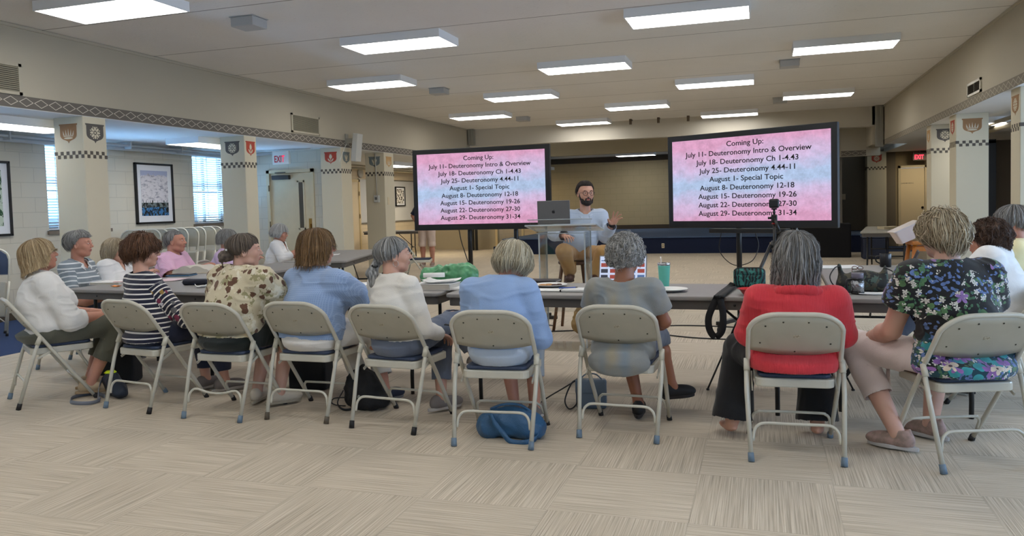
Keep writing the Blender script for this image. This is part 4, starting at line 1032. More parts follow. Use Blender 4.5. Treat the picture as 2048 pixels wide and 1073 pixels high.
mb.bm.faces.new(A); mb.bm.faces.new(D_)
mb.build('body', mat('milky plastic', rgb(206, 190, 186), .4), t)
mb = MB(); mb.bbox(-.18, .18, -.13, .13, .17, .185, .006); mb.build('lid', mat('milky lid', rgb(200, 190, 188), .35), t)
t.location = (1.80, 11.2, .77)
# books on the far table
t = thing('book', 'flat pale book lying on the far grey table', 'book', (2.12, 15.3, .741), .4)
mb = MB(); mb.bbox(-.15, .15, -.11, .11, 0, .04, .003); mb.build('pages', mat('page block', rgb(190, 176, 146), .7), t); mb = MB(); mb.box(-.155, .155, -.115, .115, .04, .045); mb.build('cover', M_cream, t)
# black draped piano
t = thing('digital_piano', 'black draped keyboard instrument right of the right television', 'piano', (1.30, 18.9, 0), -.08)
mb = MB(); mb.bbox(-1.0, .55, -.35, .35, 0, .74, .03, 3); mb.build('black_drape', mat('black cloth', rgb(10, 10, 14), .95), t)
mb = MB(); mb.bbox(-.9, .05, -.25, .2, .741, .82, .02); mb.build('keyboard_body', mat('dark console', rgb(30, 30, 34), .4), t)
mb = MB(); mb.box(-.8, 0, -.24, -.12, .8205, .826); mb.build('keys', M_white, t)
mb = MB(); mb.bbox(-.75, -.1, -.08, .12, .826, .98, .01); mb.build('mixer', mat('mid grey case', rgb(92, 92, 92), .4), t)
mb = MB(); mb.bbox(-.8, -.35, .16, .2, .85, 1.2, .01); mb.build('music_rest', M_black, t)
for nm, x_, y_, w_, h_, lab in (('storage_bin', 2.25, 18.2, .5, .45, 'dark navy bin under the far grey table'),):
    t = thing(nm, lab, 'bin', (x_, y_, 0)); mb = MB(); mb.bbox(-w_/2, w_/2, -.2, .2, 0, h_, .03, 3); mb.build('body', mat('dark navy plastic', rgb(22, 30, 52), .5), t); mb = MB(); mb.bbox(-w_/2-.01, w_/2+.01, -.21, .21, h_, h_+.04, .01); mb.build('lid', mat('slate lid', rgb(64, 76, 98), .5), t)
# dark folding partition posts left of the stage
for k in range(3):
    mb = MB(); mb.bbox(-8.55+k*.11, -8.48+k*.11, 22.3, 22.38, 0, 2.3, .004, 1); tag(mb.build('partition_post', M_blackmetal), 'dark vertical post below the left television, %s of three' % ('left', 'middle', 'right')[k], 'post', 'dark posts left of the stage')
# ------------------------------------------------------------------ smooth blended solids -> one continuous mesh
F32 = np.float32
def V(*a): return np.array(a, dtype=float)
class Sdf:
    def __init__(s): s.p = []
    def cap(s, a, b, ra, rb=None, k=.02, op=0, fl=None):
        s.p.append(('c', V(*a), V(*b), ra, ra if rb is None else rb, k, op, fl)); return s
    def ell(s, c, r, k=.02, op=0, R=None):
        s.p.append(('e', V(*c), V(*r), R, None, k, op, None)); return s
    def chain(s, pts, rs, k=.02, op=0):
        for i in range(len(pts)-1): s.cap(pts[i], pts[i+1], rs[i], rs[i+1], k, op)
        return s
    def half(s, p, n, k=.004):     # keep the side the normal points away from
        s.p.append(('h', V(*p), V(*n)/np.linalg.norm(n), 0, None, k, 2, None)); return s
    def bounds(s, pad=.02):
        lo, hi = [], []
        for q in s.p:
            if q[6]: continue
            if q[0] == 'c': r = max(q[3], q[4]); lo += [q[1]-r, q[2]-r]; hi += [q[1]+r, q[2]+r]
            elif q[0] == 'e': r = q[2].max() if q[3] is not None else q[2]; lo.append(q[1]-r); hi.append(q[1]+r)
        return np.min(lo, 0)-pad, np.max(hi, 0)+pad
    def grid(s, h, lo, hi, warp=None, off=0.0):
        n = np.maximum(2, np.ceil((hi-lo)/h).astype(int)+1)
        ax = [(lo[i]+h*np.arange(n[i])).astype(F32) for i in range(3)]
        G = np.full(n, .25, F32)
        for kind, a, b, c, d, k, op, fl in s.p:
            m = .03+k*1.2+abs(off)
            if op == 2:
                X, Y, Z = np.meshgrid(*ax, indexing='ij', sparse=True)
                D = (X-a[0])*b[0]+(Y-a[1])*b[1]+(Z-a[2])*b[2]
                G = np.maximum(G, D-off*0).astype(F32); continue
            if kind == 'c': r = max(c, d); l0, h0 = np.minimum(a, b)-r-m, np.maximum(a, b)+r+m
            else: r = b.max() if c is not None else b; l0, h0 = a-r-m, a+r+m
            i0 = np.clip(np.floor((l0-lo)/h).astype(int), 0, n); i1 = np.clip(np.ceil((h0-lo)/h).astype(int)+1, 0, n)
            if np.any(i1 <= i0): continue
            X = ax[0][i0[0]:i1[0], None, None]; Y = ax[1][None, i0[1]:i1[1], None]; Z = ax[2][None, None, i0[2]:i1[2]]
            if kind == 'c':
                ba = (b-a).astype(F32); L2 = max(float(ba@ba), 1e-9)
                px, py, pz = X-F32(a[0]), Y-F32(a[1]), Z-F32(a[2])
                t = np.clip((px*ba[0]+py*ba[1]+pz*ba[2])/F32(L2), 0, 1)
                D = np.sqrt((px-t*ba[0])**2+(py-t*ba[1])**2+(pz-t*ba[2])**2)-(F32(c)+t*F32(d-c))
            else:
                px, py, pz = X-F32(a[0]), Y-F32(a[1]), Z-F32(a[2])
                if c is not None:
                    Rm_ = np.asarray(c, F32)
                    qx = px*Rm_[0, 0]+py*Rm_[1, 0]+pz*Rm_[2, 0]; qy = px*Rm_[0, 1]+py*Rm_[1, 1]+pz*Rm_[2, 1]; qz = px*Rm_[0, 2]+py*Rm_[1, 2]+pz*Rm_[2, 2]
                    px, py, pz = qx, qy, qz
                k0 = np.sqrt((px/F32(b[0]))**2+(py/F32(b[1]))**2+(pz/F32(b[2]))**2)+F32(1e-6)
                k1 = np.sqrt((px/F32(b[0]**2))**2+(py/F32(b[1]**2))**2+(pz/F32(b[2]**2))**2)+F32(1e-6)
                D = k0*(k0-1)/k1
            sl = (slice(i0[0], i1[0]), slice(i0[1], i1[1]), slice(i0[2], i1[2])); A = G[sl]
            if op == 0:
                D = D-F32(off)
                hh = np.maximum(k-np.abs(A-D), 0)/k
                G[sl] = np.minimum(A, D)-hh*hh*F32(k*.25)
            else:
                D = -D
                hh = np.maximum(k-np.abs(A-D), 0)/k
                G[sl] = np.maximum(A, D)+hh*hh*F32(k*.25)
        return G, ax, n
    def mesh(s, h, lo=None, hi=None, off=0.0):
        l, u = s.bounds(.02+abs(off))
        lo = l if lo is None else np.maximum(l, lo); hi = u if hi is None else np.minimum(u, hi)
        G, ax, n = s.grid(h, lo, hi, off=off)
        # seal the box border
        return nets(G, lo, h)
def nets(G, lo, h):
    S = G < 0
    c = [S[i:S.shape[0]-1+i, j:S.shape[1]-1+j, k:S.shape[2]-1+k] for i in (0, 1) for j in (0, 1) for k in (0, 1)]
    cnt = sum(x.astype(np.int8) for x in c)
    act = (cnt > 0) & (cnt < 8)
    idx = np.argwhere(act)
    if len(idx) == 0: return np.zeros((0, 3)), np.zeros((0, 4), int)
    vid = -np.ones(act.shape, np.int64); vid[tuple(idx.T)] = np.arange(len(idx))
    acc = np.zeros((len(idx), 3)); num = np.zeros(len(idx))
    offs = [(i, j, k) for i in (0, 1) for j in (0, 1) for k in (0, 1)]
    val = {o: G[idx[:, 0]+o[0], idx[:, 1]+o[1], idx[:, 2]+o[2]] for o in offs}
    for o in offs:
        for a in range(3):
            if o[a]: continue
            p = list(o); p[a] = 1; p = tuple(p)
            A, B = val[o], val[p]; m = (A < 0) != (B < 0)
            t = np.where(m, A/np.where(m, A-B, 1), 0)
            pt = np.zeros((len(idx), 3)); pt[:] = o; pt[:, a] = t
            acc += pt*m[:, None]; num += m
    P = lo+h*(idx+acc/num[:, None])
    quads = []
    for a in range(3):
        b, c_ = (a+1) % 3, (a+2) % 3
        s0 = [slice(None)]*3; s1 = [slice(None)]*3; s0[a] = slice(0, -1); s1[a] = slice(1, None)
        A, B = S[tuple(s0)], S[tuple(s1)]
        e = np.argwhere(A != B)
        e = e[(e[:, b] > 0) & (e[:, c_] > 0) & (e[:, b] < S.shape[b]-1) & (e[:, c_] < S.shape[c_]-1)]
        if len(e) == 0: continue
        ins = A[tuple(e.T)]
        def g(db, dc):
            q = e.copy(); q[:, b] -= db; q[:, c_] -= dc; return vid[tuple(q.T)]
        q = np.stack([g(1, 1), g(0, 1), g(0, 0), g(1, 0)], 1)
        q[~ins] = q[~ins][:, ::-1]
        quads.append(q)
    return P, np.concatenate(quads)
def smooth_verts(P, Q, it=2, lam=.5):
    n = len(P)
    if n == 0: return P
    a = Q.ravel(); b = np.roll(Q, -1, 1).ravel()
    deg = np.bincount(a, minlength=n)+np.bincount(b, minlength=n)
    deg = np.maximum(deg, 1)
    for _ in range(it):
        for f in (lam, -lam*.9):
            acc = np.stack([np.bincount(a, P[b, i], n)+np.bincount(b, P[a, i], n) for i in range(3)], 1)
            P = P+f*(acc/deg[:, None]-P)
    return P
def normals(P, Q):
    d1 = P[Q[:, 2]]-P[Q[:, 0]]; d2 = P[Q[:, 3]]-P[Q[:, 1]]
    N = np.cross(d1, d2); out = np.zeros_like(P)
    for i in range(4):
        for k in range(3): out[:, k] += np.bincount(Q[:, i], N[:, k], len(P))
    return out/np.maximum(np.linalg.norm(out, axis=1), 1e-9)[:, None]
def to_mesh(name, P, Q, attrs=None):
    me = bpy.data.meshes.new(name); me.vertices.add(len(P)); me.vertices.foreach_set('co', P.astype(F32).ravel())
    me.loops.add(Q.size); me.loops.foreach_set('vertex_index', Q.astype(np.int32).ravel())
    me.polygons.add(len(Q)); me.polygons.foreach_set('loop_start', np.arange(0, Q.size, Q.shape[1], dtype=np.int32))
    try: me.polygons.foreach_set('loop_total', np.full(len(Q), Q.shape[1], np.int32))
    except Exception: pass
    me.update(calc_edges=True)
    me.polygons.foreach_set('use_smooth', np.ones(len(Q), bool))
    for k, v in (attrs or {}).items():
        at = me.attributes.new(k, 'FLOAT_VECTOR' if v.ndim == 2 else 'FLOAT', 'POINT')
        at.data.foreach_set('vector' if v.ndim == 2 else 'value', v.astype(F32).ravel())
    me.validate(); me.update()
    return me
def fnoise(P, f, seed=0.0):
    """cheap smooth value noise, vectorised"""
    X = P*f+seed; I = np.floor(X).astype(np.int64); Fr = X-I; Fr = Fr*Fr*(3-2*Fr)
    def hsh(i, j, k):
        n = (i*73856093) ^ (j*19349663) ^ (k*83492791); n = (n ^ (n >> 13))*1274126177 & 0x7fffffff
        return (n % 100003)/100003.0
    r = 0
    for a in (0, 1):
        for b in (0, 1):
            for c in (0, 1):
                w = (Fr[:, 0] if a else 1-Fr[:, 0])*(Fr[:, 1] if b else 1-Fr[:, 1])*(Fr[:, 2] if c else 1-Fr[:, 2])
                r = r+w*hsh(I[:, 0]+a, I[:, 1]+b, I[:, 2]+c)
    return r*2-1
def merge(parts):
    Ps, Qs, n = [], [], 0
    for P, Q in parts:
        if len(P) == 0: continue
        Ps.append(P); Qs.append(Q+n); n += len(P)
    return np.concatenate(Ps), np.concatenate(Qs)
def rotm(yaw=0, pitch=0, roll=0):
    """columns: right, forward, up of a frame turned by yaw (left +), pitch (up +), roll"""
    cy_, sy_, cp, sp, cr, sr = math.cos(yaw), math.sin(yaw), math.cos(pitch), math.sin(pitch), math.cos(roll), math.sin(roll)
    Rz = np.array([[cy_, -sy_, 0], [sy_, cy_, 0], [0, 0, 1]]); Rx = np.array([[1, 0, 0], [0, cp, -sp], [0, sp, cp]]); Ry = np.array([[cr, 0, sr], [0, 1, 0], [-sr, 0, cr]])
    return Rz@Rx@Ry

# ------------------------------------------------------------------ head, hand, shoe pieces
def head_sdf(S, c, R, s=1.0, male=False, jaw=1.0, mouth_open=0.0, plump=0.0):
    def T(x, y, z): return c+R@(V(x, y, z)*s)
    def e(x, y, z, rx, ry, rz, k=.012, op=0): S.ell(T(x, y, z), V(rx, ry, rz)*s, k*s, op, R)
    e(0, -.018, .032, .074, .092, .080, .02)
    e(0, .022, .005, .064, .070, .085, .03)
    e(0, .030, -.045, .050*jaw+plump*.3, .056, .060, .03)
    e(0, .058, -.088, .022*jaw, .022, .018, .025)
    e(0, .074, .030, .050, .016, .016, .016)
    for q in (-1, 1):
        e(q*.036, .058, -.020, .024+plump*.3, .024, .022, .018)
        e(q*.040*jaw, .020, -.068, .020+plump*.5, .030, .022, .02)
        e(q*.030, .096, .010, .015, .012, .011, .008, 1)
        e(q*.030, .079, .008, .0135, .0125, .0125, .004)
        e(q*.0735, -.004, -.006, .009, .018, .030, .006)
        e(q*.080, .001, -.004, .005, .010, .019, .004, 1)
    S.cap(T(0, .086, .020), T(0, .106, -.018), .0075*s, .0115*s, .010*s)
    e(-.011, .098, -.022, .008, .009, .007, .006); e(.011, .098, -.022, .008, .009, .007, .006)
    e(0, .086, -.047, .022, .011, .0075, .007); e(0, .084, -.058, .019, .010, .0075, .006)
    e(0, .097, -.0525, .020, .006, .0014+mouth_open*.006, .003, 1)
def hand_sdf(S, w, d, n, side, s=1.0, curl=.5, spread=.12, thumb=.6):
    """w wrist, d direction of fingers, n palm normal (palm side), side +1 right hand"""
    d = d/np.linalg.norm(d); n = n-d*(n@d); n = n/np.linalg.norm(n); x = np.cross(d, n)*side    # towards the thumb
    R = np.stack([x, d, n], 1)
    pc = w+d*.048*s
    S.ell(pc, V(.040, .052, .0165)*s, .012, 0, R)
    S.ell(w+d*.018*s+x*.018*s+n*.006*s, V(.018, .03, .016)*s, .010, 0, R)
    base = [(.029, .090), (.010, .097), (-.010, .093), (-.028, .084)]
    lens = [(.038, .024, .019), (.042, .027, .020), (.039, .025, .019), (.030, .019, .017)]
    cur = curl if isinstance(curl, (list, tuple)) else [curl*.9, curl, curl*1.05, curl*1.1]
    for i, ((bx_, by), ln) in enumerate(zip(base, lens)):
        p = w+(x*bx_+d*by)*s; a = -(i-1.4)*spread
        dd = d*math.cos(a)+x*math.sin(a)*1.0
        S.cap(w+(x*bx_*.8+d*.06)*s, p, .0095*s, .0088*s, .008)
        ang = cur[i]*.7; q = p
        for j, l_ in enumerate(ln):
            v = dd*math.cos(ang)+n*math.sin(ang); q2 = q+v*l_*s
            S.cap(q, q2, (.0088-.0008*j)*s, (.0083-.0009*j)*s, .004); q = q2; ang += cur[i]*.85
    tp = w+(x*.024+d*.022+n*.004)*s
    tv_ = (x*math.cos(thumb)+d*math.sin(thumb)+n*.35); tv_ /= np.linalg.norm(tv_)
    q = tp+tv_*.042*s; S.cap(tp, q, .0135*s, .0108*s, .010)
    tv2 = tv_*.8+d*.45+n*.15; tv2 /= np.linalg.norm(tv2)
    S.cap(q, q+tv2*.032*s, .0105*s, .0088*s, .004)
def frame_of(yaw): return np.array([[math.cos(yaw), -math.sin(yaw), 0], [math.sin(yaw), math.cos(yaw), 0], [0, 0, 1.0]])
def shoe(parent, ankle, yaw, style, s=1.0, pitch=0.0):
    """ankle in person space, yaw of toes; builds upper with a sole sub-part"""
    R = rotm(yaw, pitch, 0); o = ankle-R@V(0, 0, .075*s)
    def T(x, y, z): return o+R@(V(x, y, z)*s)
    U = Sdf(); m_u, m_s, kind = style
    U.ell(T(0, .035, .040), V(.040, .115, .042)*s, .02, 0, R); U.ell(T(0, -.035, .052), V(.036, .050, .048)*s, .02, 0, R)
    U.ell(T(0, .105, .034), V(.041, .060, .028)*s, .02, 0, R)
    if kind != 'flat': U.ell(T(0, -.015, .078), V(.037, .052, .036)*s, .02, 0, R); U.cap(T(0, -.055, .08), T(0, -.06, .105), .012*s, .008*s, .012)
    U.ell(T(0, -.012, .122), V(.030, .042, .030)*s, .006, 1, R)
    U.half(T(0, 0, .016), R@V(0, 0, -1))
    P, Q = U.mesh(.005*s if s > .5 else .005)
    P = smooth_verts(P, Q, 2)
    up = add_mesh('shoe', to_mesh('shoe', P, Q), m_u, parent)
    mb = MB(); prof = []
    for k in range(28):
        a = 2*PI*k/28; y_ = math.sin(a); x_ = math.cos(a)
        wd = .040+.007*y_ if y_ > 0 else .036
        prof.append((x_*wd*(1-.12*(y_ < 0)), .035+y_*.132-.01))
    Mx = Matrix([[*(R[0]*s), o[0]], [*(R[1]*s), o[1]], [*(R[2]*s), o[2]], [0, 0, 0, 1]])
    mb.prism(prof, 0.0, .021, M=Mx); so = mb.build('shoe_sole', m_s, up)
    md = so.modifiers.new('b', 'BEVEL'); md.width = .004; md.segments = 2; md.limit_method = 'ANGLE'
    return up

# ------------------------------------------------------------------ materials of people
def skin(name, c, red=.10):
    m, nt, b = nodes_of(name); vec, x, y, z = coords(nt)
    c2 = (min(1, c[0]*1.02), c[1]*.86, c[2]*.84)
    L(nt, mixc(nt, noi(nt, vec, 14, 4), c, c2), b.inputs['Base Color']); b.inputs['Roughness'].default_value = .5
    b.inputs['Subsurface Weight'].default_value = .08; b.inputs['Subsurface Radius'].default_value = (.02, .008, .004)
    bumpn(nt, b, noi(nt, vec, 180, 2), .12, .004)
    return m
SK_A = skin('fair skin', rgb(198, 156, 134)); SK_B = skin('ruddy skin', rgb(188, 138, 116)); SK_C = skin('tanned skin', rgb(160, 110, 82)); SK_D = skin('pale freckled skin', rgb(196, 160, 142))
M_lip = mat('lips', rgb(164, 92, 88), .4)
M_eyew = mat('eye white', rgb(225, 222, 216), .2); M_iris = mat('iris dark', rgb(48, 40, 36), .15)
def cloth(name, c, rough=.85, weave=0.0, c2=None, kind=None, **kw):
    m, nt, b = nodes_of(name); vec, x, y, z = coords(nt)
    at = nt.nodes.new('ShaderNodeAttribute'); at.attribute_name = 'pc'
    sp = nt.nodes.new('ShaderNodeSeparateXYZ'); L(nt, at.outputs['Vector'], sp.inputs[0])
    pu, pv, pw = sp.outputs
    base = mixc(nt, noi(nt, vec, 7, 4), tuple(v*.93 for v in c), tuple(min(1, v*1.06) for v in c))
    if kind == 'stripe':
        per, duty, c2_ = kw['per'], kw['duty'], c2
        f = mth(nt, 'FRACT', mth(nt, 'DIVIDE', mth(nt, 'ADD', pv, 4), per))
        base = mixc(nt, mth(nt, 'LESS_THAN', f, duty), base, c2_)
        if kw.get('flowers'):
            vo = nt.nodes.new('ShaderNodeTexVoronoi'); vo.inputs['Scale'].default_value = 15; L(nt, vec, vo.inputs['Vector'])
            mk = mth(nt, 'MULTIPLY', mth(nt, 'LESS_THAN', mth(nt, 'ADD', vo.outputs['Distance'], mth(nt, 'MULTIPLY', noi(nt, vec, 70, 3), .3)), .52), mth(nt, 'GREATER_THAN', pw, .5))
            rr_ = nt.nodes.new('ShaderNodeValToRGB'); rr_.color_ramp.interpolation = 'CONSTANT'; e = rr_.color_ramp.elements
            e[0].color = (*rgb(120, 40, 70), 1); e[1].position = .35; e[1].color = (*rgb(190, 186, 196), 1)
            q = e.new(.6); q.color = (*rgb(150, 120, 60), 1); q = e.new(.8); q.color = (*rgb(96, 96, 100), 1)
            sc_ = nt.nodes.new('ShaderNodeSeparateColor'); L(nt, vo.outputs['Color'], sc_.inputs[0]); L(nt, sc_.outputs[0], rr_.inputs[0])
            base = mixc(nt, mk, base, rr_.outputs[0])
    elif kind == 'camo':
        n1 = noi(nt, vec, 13, 4, .65); n2 = noi(nt, mapv(nt, vec, (1, 1, 1), (5, 3, 2)), 21, 4, .65)
        base = mixc(nt, mth(nt, 'GREATER_THAN', n1, .57), rgb(202, 190, 160), rgb(150, 142, 104))
        base = mixc(nt, mth(nt, 'GREATER_THAN', noi(nt, mapv(nt, vec, (1, 1, 1), (9, 1, 7)), 16, 3, .6), .58), base, rgb(216, 208, 186))
        vo = nt.nodes.new('ShaderNodeTexVoronoi'); vo.inputs['Scale'].default_value = 15; L(nt, vec, vo.inputs['Vector'])
        mk = mth(nt, 'LESS_THAN', mth(nt, 'ADD', vo.outputs['Distance'], mth(nt, 'MULTIPLY', n2, .9)), .77)
        base = mixc(nt, mk, base, rgb(98, 66, 46))
    elif kind == 'floral':
        base = mixc(nt, mth(nt, 'GREATER_THAN', mth(nt, 'ADD', noi(nt, vec, 9, 4), mth(nt, 'MULTIPLY', mth(nt, 'SUBTRACT', .66, z), 1.4)), .62), rgb(8, 9, 14), rgb(10, 60, 74))
        def motif(base, sc, Rr, pet, colr, cen, off, prob=.6, lim=None, sharp=1.0):
            vv = mapv(nt, vec, (1, 1, 1), off)
            vo = nt.nodes.new('ShaderNodeTexVoronoi'); vo.inputs['Scale'].default_value = sc; L(nt, vv, vo.inputs['Vector'])
            sb = nt.nodes.new('ShaderNodeVectorMath'); sb.operation = 'SUBTRACT'; L(nt, vv, sb.inputs[0]); L(nt, vo.outputs['Position'], sb.inputs[1])
            s3 = nt.nodes.new('ShaderNodeSeparateXYZ'); L(nt, sb.outputs[0], s3.inputs[0]); ln = nt.nodes.new('ShaderNodeVectorMath'); ln.operation = 'LENGTH'; L(nt, sb.outputs[0], ln.inputs[0])
            sc3 = nt.nodes.new('ShaderNodeSeparateColor'); L(nt, vo.outputs['Color'], sc3.inputs[0])
            th = mth(nt, 'ARCTAN2', s3.outputs[2], s3.outputs[0]); th = mth(nt, 'ADD', th, mth(nt, 'MULTIPLY', sc3.outputs[1], 6.28))
            pf = mth(nt, 'POWER', mth(nt, 'ABSOLUTE', mth(nt, 'COSINE', mth(nt, 'MULTIPLY', th, pet/2))), sharp)
            rad = mth(nt, 'MULTIPLY', mth(nt, 'ADD', .32, mth(nt, 'MULTIPLY', pf, .68)), Rr)
            k_ = mth(nt, 'MULTIPLY', mth(nt, 'LESS_THAN', ln.outputs['Value'], rad), mth(nt, 'LESS_THAN', sc3.outputs[0], prob))
            if lim is not None: k_ = mth(nt, 'MULTIPLY', k_, lim)
            shade = mixc(nt, mth(nt, 'DIVIDE', ln.outputs['Value'], Rr), tuple(v*.6 for v in colr), colr)
            if cen: shade = mixc(nt, mth(nt, 'LESS_THAN', ln.outputs['Value'], Rr*.26), shade, cen)
            return mixc(nt, k_, base, shade)
        low = mth(nt, 'LESS_THAN', mth(nt, 'ADD', z, mth(nt, 'MULTIPLY', noi(nt, vec, 5, 2), .3)), .80)
        patch = mth(nt, 'GREATER_THAN', noi(nt, mapv(nt, vec, (1, 1, 1), (4, 4, 4)), 6, 2), .47)
        patch2 = mth(nt, 'GREATER_THAN', noi(nt, mapv(nt, vec, (1, 1, 1), (14, 4, 4)), 6, 2), .48)
        G1, BL = rgb(84, 124, 80), rgb(98, 124, 180)
        base = motif(base, 24, .026, 1, G1, None, (1, 2, 3), .75, patch, 3)
        base = motif(base, 30, .022, 2, BL, None, (7, 2, 5), .8, patch2, 3)
        base = motif(base, 30, .020, 2, rgb(70, 112, 84), None, (9, 9, 5), .7, patch, 4)
        base = motif(base, 34, .016, 5, rgb(226, 222, 214), None, (3, 8, 1), .55, patch)
        base = motif(base, 11, .034, 5, rgb(158, 122, 186), rgb(90, 60, 120), (8, 3, 6), .30)
        base = motif(base, 13, .040, 1, rgb(58, 158, 166), None, (2, 5, 9), .8, low, 2)
        base = motif(base, 11, .042, 5, rgb(150, 104, 176), rgb(80, 50, 100), (6, 6, 2), .6, low)
        base = motif(base, 10, .040, 5, rgb(222, 204, 184), rgb(70, 50, 60), (9, 1, 4), .6, low)
    elif kind == 'check':
        a_ = mth(nt, 'LESS_THAN', mth(nt, 'FRACT', mth(nt, 'MULTIPLY', mth(nt, 'ADD', pv, 4), 90)), .3)
        b_ = mth(nt, 'LESS_THAN', mth(nt, 'FRACT', mth(nt, 'MULTIPLY', mth(nt, 'ADD', pu, 4), 90)), .3)
        base = mixc(nt, mth(nt, 'MULTIPLY', mth(nt, 'MAXIMUM', a_, b_), .45), base, c2)
    elif kind == 'moire':
        wv = mth(nt, 'SINE', mth(nt, 'ADD', mth(nt, 'MULTIPLY', pu, 150), mth(nt, 'MULTIPLY', noi(nt, vec, 7, 2), 6)))
        ring = mth(nt, 'MULTIPLY', mth(nt, 'SINE', mth(nt, 'ADD', mth(nt, 'MULTIPLY', x, 46), mth(nt, 'MULTIPLY', noi(nt, vec, 4, 2), 6))), .5)
        patch = nt.nodes.new('ShaderNodeMapRange'); patch.inputs[1].default_value = .45; patch.inputs[2].default_value = .65; L(nt, noi(nt, mapv(nt, vec, (1, 1, 1), (2, 7, 1)), 5, 2), patch.inputs[0])
        cc = mixc(nt, mth(nt, 'ADD', ring, .5), rgb(102, 122, 142), rgb(158, 142, 108))
        base = mixc(nt, mth(nt, 'MULTIPLY', patch.outputs[0], .55), base, cc)
    elif kind == 'two':
        base = mixc(nt, noi(nt, mapv(nt, vec, (3, 3, 40)), 2, 4), c, c2)
    L(nt, base, b.inputs['Base Color']); b.inputs['Roughness'].default_value = rough
    b.inputs['Sheen Weight'].default_value = kw.get('sheen', .15)
    h = noi(nt, vec, kw.get('bs', 260), 2)
    if weave:
        h = mth(nt, 'ADD', h, mth(nt, 'MULTIPLY', mth(nt, 'SINE', mth(nt, 'MULTIPLY', pu, weave)), .6))
    bumpn(nt, b, h, kw.get('bump', .35), .004)
    return m
def hairmat(name, c1, c2, dark=.45, rough=.42):
    m, nt, b = nodes_of(name)
    at = nt.nodes.new('ShaderNodeAttribute'); at.attribute_name = 'hc'
    sp = nt.nodes.new('ShaderNodeSeparateXYZ'); L(nt, at.outputs['Vector'], sp.inputs[0])
    base = mixc(nt, sp.outputs[0], c1, c2)
    L(nt, base, b.inputs['Base Color']); b.inputs['Roughness'].default_value = rough
    b.inputs['Specular IOR Level'].default_value = .4
    # fine strands: very stretched noise along the strand coordinates
    cb = nt.nodes.new('ShaderNodeCombineXYZ'); L(nt, mth(nt, 'MULTIPLY', sp.outputs[1], 60), cb.inputs[0]); L(nt, mth(nt, 'MULTIPLY', sp.outputs[2], 2.0), cb.inputs[1])
    n = noi(nt, cb.outputs[0], 1, 4, .7)
    bumpn(nt, b, n, .8, .006)
    rr_ = nt.nodes.new('ShaderNodeMapRange'); rr_.inputs[1].default_value = .3; rr_.inputs[2].default_value = .7; rr_.inputs[3].default_value = 1-dark; rr_.inputs[4].default_value = 1.15; L(nt, n, rr_.inputs[0])
    vm = nt.nodes.new('ShaderNodeVectorMath'); vm.operation = 'SCALE'; L(nt, base, vm.inputs[0]); L(nt, rr_.outputs[0], vm.inputs[3]); L(nt, vm.outputs[0], b.inputs['Base Color'])
    return m

